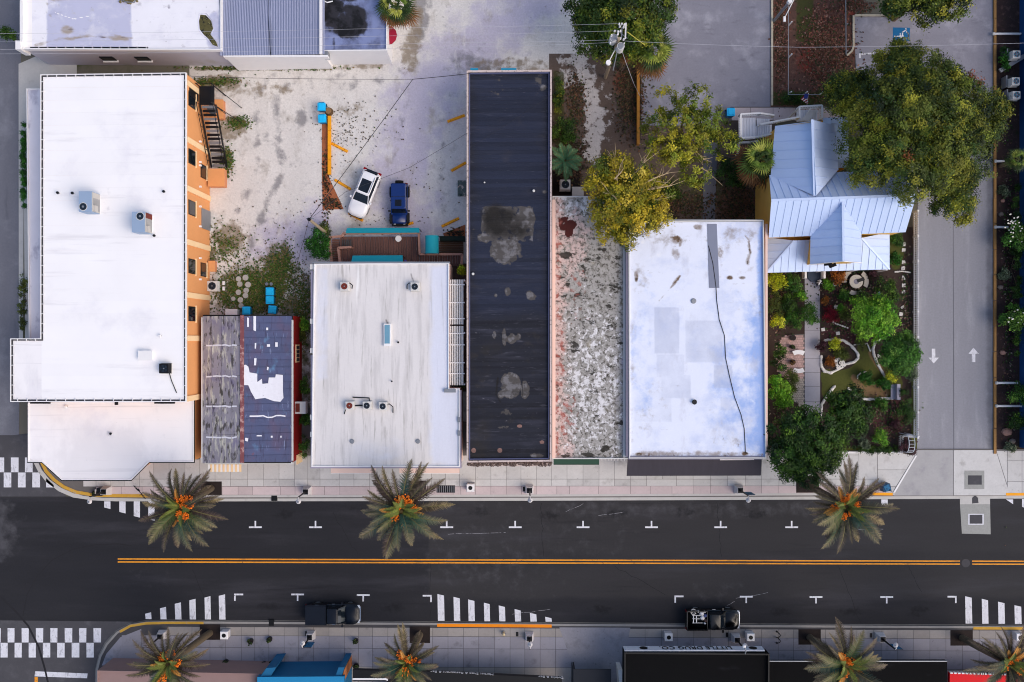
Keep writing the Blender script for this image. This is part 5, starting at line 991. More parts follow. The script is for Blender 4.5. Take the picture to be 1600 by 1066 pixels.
# ---------------------------------------------------------------- timber deck behind the streaked roof
dt = thing('timber_deck', (W(590, 390).x, W(590, 390).y, 0), 'brown timber deck with pinkish rails behind the streaked roof', 'deck'); ZT = .7
for k in range(31): pxbox('plank', dt, 531.2 + k * 4, 370, 534.7 + k * 4, 416, ZT - .06, ZT + rng.uniform(0, .01), M_wood)
for k in range(17): pxbox('plank', dt, 655.5 + k * 4, 398, 659 + k * 4, 416, ZT - .06, ZT + rng.uniform(0, .01), M_wood)
for k in range(11): pxbox('ramp_plank', dt, 519, 374 + k * 3.6, 530.5, 377.2 + k * 3.6, ZT - .1 - k * .05, ZT - .03 - k * .05, M_wood)
for k in range(5): pxbox('tread', dt, 534 + k * 3.2, 374.5, 536.4 + k * 3.2, 387, ZT, ZT + .05, M_jointd)
M_lowd = mat('lower_deck_wood', '#5d4434', .85, .2, 2, rnd=.1)
for k in range(8): pxbox('lower_plank', dt, 686, 377 + k * 2.7, 724, 379.3 + k * 2.7, .2, .28, M_lowd)
def trail(pts, h=1.0, z=ZT): railing(dt, [W(x, y, z) for x, y in pts], h, M_rail, .13, 1.6)
trail([(521, 411), (517, 373), (537, 371), (540, 366.5), (656, 366), (657.5, 399), (723, 399), (722, 415)]); trail([(551, 388), (531.5, 389), (534, 411)])
for name, q, lb in (('shade_awning', [W(542, 356.5, 2.0), W(655, 356, 2.0), W(655.5, 363.5, 2.35), (W(540, 364.5, 2.35))], 'long turquoise awning along the outer deck rail'), ('shade_awning', [W(551, 399.5, 2.5), W(629, 399, 2.5), W(629.5, 411, 3.1), W(548.5, 411, 3.1)], 'turquoise awning on the house side of the timber deck')):
    t = thing(name, (q[0] + q[2]) / 2, lb, 'awning', 'turquoise awnings'); MB().add([Vector(p) for p in q] + [p - Vector((0, 0, .12)) for p in q], [(3, 2, 1, 0), (4, 5, 6, 7), (0, 1, 5, 4), (1, 2, 6, 5), (2, 3, 7, 6), (3, 0, 4, 7)]).build('cloth', M_teal, t)
    for a in (q[0], q[1]): beam('post', t, a - Vector((0, .1, .15)), Vector((a.x, a.y - .1, 0)), .06, .06, M_dark)
t = thing('barrel_awning', W(674, 382, 0), 'rounded turquoise barrel awning beside the deck corner', 'awning'); q0, q1 = W(664, 368, 2.6), W(685, 396, 2.6); mb = MB(); rows = []
for k in range(11):
    a = math.pi * k / 10; x = (q0.x + q1.x) / 2 - math.cos(a) * (q1.x - q0.x) / 2; z = 2.3 + .5 * math.sin(a); rows.append([(x, q0.y, z), (x, q1.y, z)])
for r0, r1 in zip(rows[:-1], rows[1:]): mb.add([r0[0], r0[1], r1[1], r1[0]], [(0, 1, 2, 3)])
mb.add([r[0] for r in rows], [tuple(range(11))]); mb.add([r[1] for r in rows], [tuple(range(10, -1, -1))]); mb.build('cloth', M_teal, t, True)
for r_ in (rows[0], rows[-1]):
    for p in r_: beam('post', t, p, (p[0], p[1], 0), .06, .06, M_dark)
p = W(622.5, 373, 1.45); t = thing('round_table', (p.x, p.y, ZT), 'round white table alone on the timber deck', 'table'); MB().cyl(p, .30, 1.42, 1.46, 20).build('top', M_white, t); MB().cyl(p, .04, ZT, 1.42, 8).build('stem', M_dark, t); MB().cyl(p, .2, ZT, ZT + .03, 12).build('foot', M_dark, t)
tag(MB().prism(WL([(687, 369), (726, 369), (726, 376), (687, 376)], 1.3), .2, 1.3).build('dark_hedge_wall', mat('dark_green_panel', '#16241f', .9, .25, 4)), 'dark green screened fence east of the barrel awning', 'fence')
p = W(633, 408, 1.5); t = thing('purple_umbrella', (p.x, p.y, 0), 'tiny folded purple umbrella beside the inner deck awning', 'umbrella'); MB().tube([(p.x, p.y, 1.3), (p.x, p.y, 2.3)], .14, 8, .03).build('cloth', mat('purple_cloth', '#5a4fae', .8, .1), t); MB().cyl(p, .025, ZT, 2.4, 6).build('pole', M_dark, t)
# mulch beds with kerb rails in the gravel lot
M_bark = mat('orange_bark', '#a0603f', .95, .2, 2, fine=.25, layers=[dict(c='#5a3828', s=3, lo=.58, hi=.68)])
for nm, pts in (('bark_bed', [(503, 186), (513, 186), (514, 277), (537, 327), (504, 328), (503, 260)]), ('bark_bed', [(692, 365), (727, 351), (727, 371), (694, 369)])): tag(sheet(nm, pts, .01, M_bark), kind='structure')
def wheelstop(x0, y0, x1, y1, lb, h=.16, w=.28):
    a, b = W(x0, y0, h / 2), W(x1, y1, h / 2); t = thing('wheel_stop', (a + b) / 2, lb, 'parking stop', 'yellow parking stops'); d = (b - a).normalized(); n = Vector((-d.y, d.x, 0)); mb = MB(); rings = []
    for p in (a, b): rings.append([p + n * (-w / 2) - Vector((0, 0, h / 2)), p + n * (w / 2) - Vector((0, 0, h / 2)), p + n * (w * .28) + Vector((0, 0, h / 2)), p - n * (w * .28) + Vector((0, 0, h / 2))])
    mb.loft(rings, cap=True, cap0=True).build('block', M_yellow, t)
    for f in (.18, .82): p = a + (b - a) * f; MB().cyl(p, .035, h * .9, h + .03, 8).build('anchor_bolt', M_dark, t)
    return t
for a in ((518, 224, 543, 237, 'yellow parking stop slanting off the long yellow rail'), (523, 281, 548, 296, 'yellow parking stop near the tail of the white car'), (545, 333, 567, 345, 'yellow parking stop under the nose of the white car'), (629, 352, 646, 348, 'yellow parking stop mostly hidden by the blue jeep'), (699, 190, 726, 180, 'northernmost yellow parking stop by the black roof wall'), (705, 267, 728, 254, 'middle yellow parking stop by the black roof wall'), (690, 354, 717, 341, 'southern yellow parking stop near the bark bed corner')): wheelstop(*a)
t = thing('timber_rail', W(514, 228, 0), 'long yellow painted rail edging the bark bed', 'rail')
for k in range(4): pxbox('beam', t, 512, 181 + k * 23, 517, 203.6 + k * 23, .12, .34, M_yellow); pxbox('post', t, 513, 183 + k * 23, 516, 186 + k * 23, 0, .12, M_dark)
p = W(513, 173, .5); t = thing('tree_stump', (p.x, p.y, 0), 'brown stump at the head of the yellow rail', 'stump'); MB().tube([(p.x, p.y, 0), (p.x, p.y, .45)], .42, 10, .34).build('bark', mat('bark_brown', '#5d4630', .95, .25, 4), t); MB().cyl(p, .3, .45, .47, 10).build('cut_face', mat('cut_wood', '#8a6a48', .9, .2, 5), t)
M_mosaic = mat('mosaic_sign', '#4d5a58', .8, .3, 3, layers=[dict(c='#1c3532', s=1.5, lo=.5, hi=.58), dict(c='#b8a79b', s=2.2, lo=.56, hi=.64)])
t = thing('painted_panel', W(721, 294, 1.0), 'dark painted board leaning on the black building wall', 'sign'); pxbox('board', t, 715, 282, 728, 307, .9, 1.0, M_mosaic); pxbox('leg', t, 720, 292, 722, 296, 0, .9, M_dark)

# ---------------------------------------------------------------- south row of buildings (their north fronts and roofs)
M_blackroof = mat('black_membrane', '#08080a', .8, .2, .6, spec=.1, layers=[dict(c='#1c1c20', s=.7, st=(.6, 1.2, 1), lo=.6, hi=.75, amt=.7), dict(c='#34343a', s=1.1, st=(.4, 1, 1), lo=.68, hi=.8, amt=.5)])
ZS = 4.6
sb = building('letter_sign_building', 'black roofed building with dark sign letters on its pale north parapet', 'building', [(985, 1052), (1192, 1052), (1192, 1300), (985, 1300)], ZS - 1.2, M_lav)
MB().prism(WL([(975, 1018.5), (1201, 1020.5), (1200, 1300), (973, 1300)], ZS), ZS - 1.15, ZS, bottom=True).build('roof', M_blackroof, sb); coping(sb, [(975, 1018), (1201, 1020), (1200, 1300), (973, 1300)], ZS, 2.2, .3, M_black)
yN = W(1080, 1018, ZS).y
M_sgn = mat('sign_panel', '#cfd3de', .7, .06, 2); xa, xb = W(976, 0, ZS).x, W(1195, 0, ZS).x
box('sign_panel', sb, ((xa + xb) / 2, yN + .06, ZS - .55), (xb - xa, .12, 1.05), M_sgn)
def text(body, size, m, parent, loc, rot, name, ext=.02, align='CENTER', sx=1.0):
    cu = bpy.data.curves.new(name, 'FONT'); cu.body = body; cu.size = size; cu.extrude = ext; cu.align_x = align; cu.align_y = 'CENTER'; cu.resolution_u = 3
    tmp = bpy.data.objects.new('tmp', cu); COL.objects.link(tmp); bpy.context.view_layer.update()
    me = bpy.data.meshes.new_from_object(tmp.evaluated_get(bpy.context.evaluated_depsgraph_get())); bpy.data.objects.remove(tmp)
    me.materials.clear(); me.materials.append(m); me.name = name
    o = bpy.data.objects.new(name, me); o.location = loc; o.rotation_euler = rot; o.scale = (sx, 1, 1); return link(o, parent)
text('LITTLE DRUG CO.', 1.05, M_black, sb, (W(1089, 0, ZS).x, yN + .15, ZS - .56), (R(90), 0, R(180)), 'lettering', .02, 'CENTER', .80)
for px in (1007, 1179): MB().tube([(W(px, 0, ZS).x, yN + .12, ZS - .55), (W(px, 0, ZS).x, yN + .15, ZS - .55)], .38, 14).build('round_emblem', M_dark, sb)
t = thing('wall_lamp', (W(1163, 1010, 4.4).x, yN, 4.4), 'white gooseneck lamp on the lettered parapet', 'lamp'); MB().tube([(W(1163, 0, ZS).x, yN - .1, ZS + .3), (W(1163, 0, ZS).x, yN + .2, ZS + .55), (W(1161.5, 0, ZS).x, yN + .5, ZS + .5)], .06, 6).build('neck', M_steel, t); MB().blob((W(1161, 0, ZS).x, yN + .6, ZS + .4), (.17, .17, .12), jit=0, seg=10, rows=5).build('shade', M_white, t)
def sblock(name, label, poly, z, wall, roofm, cat='building'):
    b_ = building(name, label, cat, poly, z, wall); sheet('roof', [(p[0], p[1] + .3) for p in poly], z, roofm, b_); coping(b_, poly, z, 1.5, .15, roofm); return b_
M_pinkr = mat('pink_roof', '#8f7672', .85, .08, 1); M_tealwall = mat('teal_parapet', '#15608a', .7, .08, 1)
sblock('pink_roof_building', 'low pink roofed building on the south corner', [(153, 1047), (410, 1052), (410, 1300), (150, 1300)], 3.2, M_pinkr, M_pinkr)
tb = building('teal_parapet_building', 'building with teal blue parapet and angled wing walls', 'building', [(402, 1058), (538, 1057), (536, 1300), (400, 1300)], 4.0, M_tealwall)
sheet('roof', [(402, 1058), (538, 1057), (536, 1300), (400, 1300)], 4.0, mat('teal_roof', '#1d7fb0', .6, .06, 1), tb)
prism('wing_wall', tb, [(416, 1044), (431, 1043), (418, 1066), (398, 1070)], 0, 3.8, M_tealwall); prism('wing_wall', tb, [(529, 1043), (538, 1043), (531, 1066), (520, 1068)], 0, 3.8, M_tealwall)
prism('side_cheek', tb, [(538.5, 1045), (540, 1060), (527, 1090), (524, 1090)], 0, 3.6, mat('rust_stucco', '#a8673f', .85, .1, 1)); pxbox('recess', tb, 430, 1046, 526, 1058, 0, .6, M_black); pxbox('door_panel', tb, 459, 1046, 463, 1052, 0, .9, mat('maroon_panel', '#4a2226', .8, .1)); 
for x0, y0, x1, y1, z, lb in ((551, 1047, 604, 1064, 3.3, 'short black awning behind the middle palm'), (604, 1047, 878, 1300, 3.2, 'long black awning with small white lettering along its edge')):
    t = thing('black_awning', W((x0 + x1) / 2, y0, z), lb, 'awning', 'black shop awnings')
    P = [(x0, y0), (x1, y0 + (13 if x1 > 700 else 1.5)), (x1, y1), (x0, y1)]; MB().prism(WL(P, z), z - .5, z, bottom=True).build('cloth', M_black, t)
    if x1 > 700:
        pl = W(x0, y0, z); pr_ = W(x1, y0 + 13, z); ang = math.atan2(pr_.y - pl.y, pr_.x - pl.x)
        for px, s_, bd in ((722, .62, 'Market Shop & Restaurant & Bar'), (861, .62, 'Drinks & Bar')):
            f = (px - x0) / (x1 - x0); p = pl + (pr_ - pl) * f; text(bd, s_, M_white, t, (p.x, p.y + .03, z - .12), (R(90), 0, R(180) + ang), 'lettering', .01, 'CENTER', .72)
    else: pxbox('trim', t, x0, y1 - 4, x1 + 2, y1, z, z + .06, M_white)
    beam('wall_rail', t, W(x0, y1 - .5, z + .05), W(min(x1, 860), y1 - .5, z + .05), .08, .08, M_dark)
t = thing('alley_tarp', W(930, 1055, .5), 'dark blue grey covered walkway between two black roofs', 'canopy'); pxbox('cloth', t, 896, 1046, 955, 1200, 2.2, 2.3, mat('navy_cloth', '#20242c', .8, .12, 1)); pxbox('post', t, 897, 1047, 899, 1049, 0, 2.2, M_dark)
prism('post_panel', t, [(966, 1047), (973, 1048), (976, 1100), (970, 1100)], 0, 2.2, M_cas)
ca = thing('black_canopy', (W(1340, 1060, 0).x, W(1340, 1060, 0).y, 0), 'black flat canopy roof east of the lettered building', 'canopy')
MB().prism(WL([(1202, 1034), (1480, 1033.5), (1479, 1300), (1202, 1300)], 3.2), 2.7, 3.2, bottom=True).build('roof', M_blackroof, ca); pxbox('white_edge', ca, 1202, 1033, 1480, 1034.2, 3.0, 3.23, M_steel); MB().prism(WL([(1210, 1062), (1475, 1062), (1475, 1300), (1210, 1300)]), 0, 2.7).build('wall', M_dark, ca)
t = thing('red_awning', W(1540, 1060, 3), 'bright red awning with scalloped pale hem in the south east', 'awning'); P = [(1484, 1052), (1700, 1058), (1700, 1300), (1484, 1300)]; MB().prism(WL(P, 3.), 2.6, 3., bottom=True).build('cloth', mat('red_cloth', '#d8101c', .75, .06), t)
for k in range(18): pxbox('hem_scallop', t, 1485 + k * 6, 1051 + k * .17, 1489 + k * 6, 1053 + k * .17, 2.7, 3.02, M_white)
# blue building and fence strip on the east edge
eb = building('blue_building', 'deep blue walled building on the east edge', 'building', [(1626, -110), (1800, -110), (1800, 706), (1626, 706)], 3.4, mat('cobalt_wall', '#12477f', .75, .08, 1))
pxbox('roof', eb, 1628, -108, 1800, 704, 3.3, 3.5, mat('cobalt_roof', '#1a5590', .7, .1, 1)); pxbox('white_band', eb, 1627, 140, 1634, 170, 3.4, 3.6, M_white); pxbox('white_band', eb, 1628, 445, 1634, 448, 3.4, 3.6, M_white)
t = thing('timber_edging', W(1555, 350, 0), 'tan timber retaining edge along the driveway', 'low wall'); M_tan = mat('tan_timber', '#a07848', .85, .2, 1.5, rnd=.12)
for k in range(19): pxbox('timber', t, 1553.2 + (k % 3) * .3, -50 + k * 40, 1557, -50.8 + (k + 1) * 40, 0, .22, M_tan)
t = thing('timber_fence', W(997, 160, 0), 'orange brown timber edge between yard and parking area', 'low fence')
for k in range(5): pxbox('timber', t, 995.5, 96 + k * 26, 999.5, 121.6 + k * 26, 0, .55, mat('orange_timber', '#b07830', .85, .15, 2, rnd=.08))
for y, x0, x1 in ((53, 1553, 1595), (252, 1556, 1569), (355, 1556, 1575), (598.5, 1558, 1590), (634.5, 1558, 1600)):
    t = thing('drain_pipe', W((x0 + x1) / 2, y, .3), 'white pipe crossing the bark strip ' + {53: 'near the north condensers', 252: 'beside the oak crown', 355: 'above the white flowering shrub', 598.5: 'just north of the lowest pair', 634.5: 'closest to the pavement'}[y], 'pipe', 'white pipes across the bark strip'); MB().tube([W(x0, y, .35), W(x1, y, .35)], .11, 8).build('pipe', M_white, t); MB().tube([W(x0 - 2, y, .35), W(x0 + 1, y, .35)], .15, 8).build('collar', M_cas, t)
for x, y, lb in ((1588.5, 85, 'northernmost condenser by the blue building'), (1587.5, 127, 'upper of the paired condensers by the blue building'), (1588.5, 148.5, 'lower of the paired condensers by the blue building')):
    c_ = condenser(x, y, .9, .72, .7, lb, mat('fan_teal', '#2e6f86', .5, .15, 4)); pxbox('stand', c_, x - 14, y - 9, x + 4, y + 9, .6, .9, M_dark); pxbox('stand_rim', c_, x - 15, y - 9, x - 13.5, y + 9, .0, .95, M_steel)
beam('sloped_rail', tag(thing('grey_ramp', W(1580, 102, 0), 'slanted grey ramp edge between the blue building condensers', 'ramp')), W(1562, 111, .5), W(1600, 88, .8), .4, .2, M_steel)
M_rock = mat('rock', '#6f6660', .9, .2, 2, rnd=.15)
for i, (x, y, r_, lb) in enumerate(((1565, 292, .28, 'grey'), (1567, 314, .22, 'pinkish'), (1564, 335, .26, 'grey'), (1564, 432, .24, 'pinkish'), (1563, 449, .3, 'grey'), (1567, 551, .3, 'tan'), (1573, 675, .5, 'tan'), (1581, 690, .35, 'grey'), (1570, 195, .3, 'pale'), (1572, 186, .2, 'pale'))):
    p = W(x, y, .1); o = MB().blob(p, (r_, r_ * .8, r_ * .7), seg=8, rows=5, jit=.2).build('landscape_rock', mat('pink_rock', '#a07a6c', .9, .2, 2) if lb in ('pinkish', 'tan') else M_rock)
    tag(o, '%s rock on the bark strip, %s' % (lb, ('upper of its trio', 'middle of its trio', 'lowest of its trio', 'below the white pipe by the flowers', 'just under the pinkish one below the pipe', 'level with the painted arrows', 'biggest near the pavement', 'right by the pavement corner', 'below the paired condensers', 'smallest below the condensers')[i]), 'rock', 'rocks on the bark strip')
# ---------------------------------------------------------------- garden furniture, stones, picket fence
M_stone = mat('pale_stone', '#ddd8d2', .85, .1, 3, rnd=.12)
def stone_line(label, pts, n, r=.20, group='stone borders in the front garden'):
    P = [W(x, y, .08) for x, y in pts]; t = thing('stone_border', P[0].copy(), label, 'border', group); L_ = [0]
    for a, b in zip(P[:-1], P[1:]): L_.append(L_[-1] + (b - a).length)
    me = [MB().blob((0, 0, 0), (1, .75, .6), seg=7, rows=4, jit=.15).mesh('stone', M_stone) for _ in range(3)]
    for k in range(n):
        d = L_[-1] * (k + .5) / n; i = max(j for j in range(len(P) - 1) if L_[j] <= d + 1e-6); f = (d - L_[i]) / max(1e-6, L_[i + 1] - L_[i]); q = P[i] + (P[i + 1] - P[i]) * f; dd = P[i + 1] - P[i]
        o = bpy.data.objects.new('stone', me[k % 3]); s = r * rng.uniform(.85, 1.15); o.scale = (s * 1.15, s, s); o.location = q; o.rotation_euler = (0, 0, math.atan2(dd.y, dd.x)); link(o, t)
    return t
stone_line('stone ring round the flower bed with the checker plaque', [(1288, 532), (1300, 531), (1318, 532), (1330, 540), (1340, 552), (1341, 560), (1334, 566), (1322, 569), (1310, 577), (1298, 583), (1288, 580), (1283, 572), (1283, 556)], 40)
stone_line('curved stone edge west of the dark round bush', [(1374, 530), (1367, 536), (1364, 546), (1366, 556), (1372, 570), (1380, 584), (1384, 590)], 18)
stone_line('stone edge running to the garden bench', [(1325, 606), (1334, 616), (1341, 623), (1358, 624), (1376, 623), (1396, 622)], 20)
stone_line('stone edge climbing from the walk to the lawn tip', [(1283, 652), (1284, 632), (1290, 622), (1297, 612), (1304, 604)], 15)
stone_line('short stone edge under the crimson plant', [(1300, 502), (1306, 506), (1315, 509), (1326, 513)], 7, .12)
stone_line('stone arc round the small clipped bush', [(1340, 592), (1340, 587), (1345, 583), (1353, 581)], 8, .10)
stone_line('small white edging near the porch corner of fence', [(1398, 425), (1410, 424), (1423, 426)], 8, .12)
stone_line('thin stone edge across the top of the lawn', [(1334, 539), (1344, 538), (1355, 537), (1360, 549)], 12, .10)
k_lab = ['topmost by the porch roof', 'second from the porch roof', 'third from the porch roof', 'fourth beside the pale bush', 'first after the stone edging', 'second after the stone edging', 'third after the stone edging', 'tilted one by the lime tree', 'lowest by the lime tree']
for (x, y), lb in zip(((1412, 382), (1412, 391), (1412, 410), (1411, 419), (1412, 434), (1412, 446), (1412, 456), (1411, 481), (1408, 491)), k_lab):
    p = W(x, y, .04); tag(MB().box((p.x, p.y, .03), (.34, .36, .07), rng.uniform(-.15, .15) if y != 481 else .6).build('stepping_stone', M_stone), 'square pale stepping stone along the fence, ' + lb, 'stepping stone', 'stepping stones along the picket fence')
for x, y, lb in ((1286, 515, 'faint square paver in the red soil near the walk'), (1309, 521, 'lone white square paver in the red soil'), (1306, 480, 'small white marker beside the crimson plant'), (1373, 458, 'small pale blue box sign near the dark shrubs'), (1374, 556, 'pale stone lump inside the dark round bush edge')):
    p = W(x, y, .06); tag(MB().box((p.x, p.y, .06), (.34, .32, .12), .15).build('paver', M_stone if x != 1373 else mat('pale_blue', '#9fb4d8', .6, .05)), lb, 'paver')
for i, (x, y, r_) in enumerate(((373, 436, .17), (384, 434, .19), (388, 445, .19), (385, 454, .18), (384, 462, .18), (375, 444, .18), (373, 457, .18), (376, 469, .18), (365, 467, .14), (377, 478, .17), (337, 432, .16))):
    p = W(x, y, .04); tag(MB().cyl(p, r_ * 1.5, -.01, .14, 14).build('round_paver', mat('round_paver', '#aca9a4', .9, .1, 3, rnd=.14)), 'round concrete paver in the weeds, ' + ('white one at the head of the west line', 'white one at the head of the east line', 'second in the east line', 'third in the east line', 'lowest in the east line', 'dull second in the west line', 'dull third in the west line', 'fourth in the west line', 'small stray west of the lines', 'dim one nearest the lone blue bin', 'pale one by the orange wall condenser')[i], 'paver', 'round pavers in the weeds')
for y, lb in ((442.5, 'upper'), (451, 'lower')): pxb = pxbox('concrete_block', None, 347.5, y - 3, 351, y + 3, 0, .2, M_white); tag(pxb, lb + ' small white block beside the wall condenser', 'block', 'white blocks by the condenser')
def arc_bench(cx, cy, r, a0, a1, label, m, w=.42, h=.45):
    c = W(cx, cy, h); t = thing('curved_bench', (c.x + r * math.cos((a0 + a1) / 2), c.y + r * math.sin((a0 + a1) / 2), 0), label, 'bench', 'curved stone benches'); n = 8; mb = MB()
    ps = [(c.x + (r - w / 2) * math.cos(a0 + (a1 - a0) * k / n), c.y + (r - w / 2) * math.sin(a0 + (a1 - a0) * k / n)) for k in range(n + 1)] + [(c.x + (r + w / 2) * math.cos(a0 + (a1 - a0) * k / n), c.y + (r + w / 2) * math.sin(a0 + (a1 - a0) * k / n)) for k in range(n, -1, -1)]
    mb.prism(ps, h - .09, h, bottom=True).build('seat', m, t)
    for f in (.2, .8): a = a0 + (a1 - a0) * f; box('leg', t, (c.x + r * math.cos(a), c.y + r * math.sin(a), (h - .09) / 2), (.2, .32, h - .09), m, a)
    return t
M_cast = mat('cast_stone', '#bdb6ac', .85, .12, 4, layers=[dict(c='#5c554e', s=6, lo=.62, hi=.7, amt=.8)])
ax, ay = 1338, 440
arc_bench(ax, ay, 1.15, R(120), R(185), 'mossy curved bench west of the round stone table', M_cast); arc_bench(ax, ay, 1.15, R(240), R(300), 'mossy curved bench south of the round stone table', M_cast); arc_bench(ax, ay, 1.0, R(-30), R(55), 'mossy curved bench east of the round stone table', M_cast)
p = W(ax, ay, .7); t = thing('stone_table', (p.x, p.y, 0), 'round cast stone table ringed by three curved benches', 'table'); MB().cyl(p, .66, .62, .72, 22).build('top', M_cast, t); MB().cyl(p, .24, 0, .62, 12, .18).build('pedestal', M_cast, t); MB().cyl(p, .26, .72, .735, 14).build('inlay', mat('inlay_grey', '#83808c', .8, .15, 4), t); MB().box((p.x + .42, p.y + .15, .76), (.7, .3, .06), .35).build('dark_ornament', M_dark, t)
arc_bench(1248, 568, 1.1, R(62), R(118), 'white curved bench at the north of the brick patio circle', M_white); arc_bench(1248, 563, 1.05, R(242), R(298), 'white curved bench at the south of the brick patio circle', M_white)
p = W(1312.5, 567, .2); t = thing('checker_plaque', (p.x, p.y, 0), 'white plaque with a dark crescent and studs in the flower bed', 'plaque'); box('slab', t, (p.x, p.y, .1), (.95, 1.0, .2), M_stone, R(18))
for k in range(12): box('stud', t, (p.x - .38 + (k % 4) * .24 + rng.uniform(-.03, .03), p.y - .38 + (k // 4) * .36, .21), (.09, .09, .04), M_steel if k % 2 else M_dark, R(18))
mb = MB()
for k in range(7): a = R(120 + k * 22); mb.box((p.x + .05 + .22 * math.cos(a), p.y + .22 * math.sin(a), .22), (.13, .1, .05), a)
mb.build('crescent', M_black, t)
p = W(1397, 611, .5); t = thing('garden_bench', (p.x, p.y, 0), 'pale lilac slatted bench at the end of the stone edge', 'bench'); M_lil = mat('lilac_paint', '#a7a4b4', .7, .08, 2)
for k in range(5): pxbox('seat_slat', t, 1392 + k * 1.9, 601, 1393.5 + k * 1.9, 624, .42, .47, M_lil)
pxbox('backrest', t, 1402, 600.5, 1407, 625, .47, .95, M_lil)
for x in (1393, 1406):
    for y in (602, 622): pxbox('leg', t, x - .7, y, x + .7, y + 1.5, 0, .42, M_lil)
def pot(x, y, r, h, label, m, fill, cat='planter', group=None):
    p = W(x, y, h); t = thing('planter', (p.x, p.y, 0), label, cat, group); MB().cyl(p, r * .8, 0, h, 12, r).build('pot', m, t); MB().cyl(p, r * .82, h, h + .015, 12).build('soil', M_pit, t)
    if fill: 
        mb = MB()
        for _ in range(14): a = rng.uniform(0, 6.28); q = rng.uniform(.1, 1) * r; mb.blob((p.x + q * math.cos(a), p.y + q * math.sin(a), h + rng.uniform(.05, .3)), rng.uniform(.05, .11), seg=5, rows=3)
        mb.build('foliage', fill, t)
    return t
M_pg = mat('pot_plant_green', '#2c3a1c', .8, .3, 5, layers=[dict(c='#55652a', s=7, lo=.55, hi=.65)])
pot(1239.5, 528, .28, .5, 'black round planter at the north of the brick patio', M_dark, None); pot(1238, 542, .22, .5, 'smaller black planter in the middle of the brick patio', M_dark, M_pg); pot(1239, 566, .28, .4, 'bushy brown planter between the white curved benches', M_dark, mat('brown_leaf', '#5b4424', .8, .3, 5))
pot(1305.5, 444, .2, .35, 'white ringed pot beside the orange brown shrub', M_white, M_pg); pot(1280, 442, .26, .5, 'black and white urn at the foot of the porch steps', M_dark, M_white)
for x, y, lb in ((391, 1003, 'small dark planter at the west end of the southern pavement planters'), (420.5, 1000, 'green filled round planter on the pavement west of the black pickup'), (555.5, 1002.5, 'green filled round planter on the pavement east of the black pickup'), (412, 1039, 'black pot by the teal parapet corner'), (424, 1038, 'dark bushy pot touching the teal wing wall'), (401, 1042, 'smallest black pot by the pink roof'), (556, 1042, 'dark pot between teal building and black awning'), (352, 1036, 'black pot alone east of the south western palm')): pot(x, y, .27 if y < 1010 else .3, .5, lb, M_dark, M_pg, group='planters on the southern pavement')
pot(148, 771, .3, .5, 'dark leafy pot on the yellow corner kerb', M_dark, M_pg)
# picket fence: two rails, posts with caps, every picket
pf = thing('picket_fence', (W(1430, 500).x, W(1430, 500).y, 0), 'white picket fence with capped posts along the driveway', 'fence')
def fl(y): return 1427.6 + (1427.6 - 1427.6) * y
xf = W(1426.2, 500, 0).x
y0, y1 = W(0, 332).y, W(0, 682).y
for z in (.25, .78): box('rail', pf, (xf + .02, (y0 + y1) / 2, z), (.07, y0 - y1, .10), M_white)
n = 100
for k in range(n): box('picket', pf, (xf + .045, y0 + (y1 - y0) * (k + .5) / n, .52), (.035, .14, 1.04), mat('fence_white', '#f4f4f7', .6, .02))
for k in range(10):
    y = y0 + (y1 - y0) * k / 9; p_ = box('post', pf, (xf + .02, y, .53), (.12, .12, 1.06), M_white); box('cap', p_, (xf + .02, y, 1.09), (.17, .17, .06), M_white)
for (a, b) in (((1433, 681), (1407, 681)), ((1407, 681), (1406, 708))):
    A_, B_ = W(*a, .3), W(*b, .3); A_.z = .3; beam('rail', pf, A_, B_, .05, .09, M_white); beam('rail', pf, A_ + Vector((0, 0, .5)), B_ + Vector((0, 0, .5)), .05, .09, M_white)
    for k in range(9): q = A_ + (B_ - A_) * (k + .5) / 9; box('picket', pf, (q.x, q.y, .47), (.07, .07, .94), M_white)
t = thing('garden_arch', W(1404, 688), 'white iron arbor gate at the corner of the picket fence', 'arbor'); M_iron = mat('white_iron', '#c9cdd6', .5, .05)
for dx in (0, .55):
    mb = MB(); pa = []
    for k in range(9): a = math.pi * k / 8; q = W(1403, 690, 0); pa.append((q.x + dx + .1, q.y + .85 * math.cos(a), 1.6 + .6 * math.sin(a)))
    pa = [(pa[0][0], pa[0][1], 0)] + pa + [(pa[-1][0], pa[-1][1], 0)]; mb.tube(pa, .035, 6).build('hoop', M_iron, t)
for k in range(9): a = math.pi * k / 8; q = W(1403, 690, 0); beam('rung', t, (q.x + .1, q.y + .85 * math.cos(a), 1.6 + .6 * math.sin(a)), (q.x + .65, q.y + .85 * math.cos(a), 1.6 + .6 * math.sin(a)), .03, .03, M_iron)
t = thing('garden_kerb', W(1360, 709), 'thin white kerb between hedge strip and pavement', 'kerb')
for k in range(6): pxbox('stone', t, 1302 + k * 18, 705.8, 1319.4 + k * 18, 708.6, 0, .28, M_white)
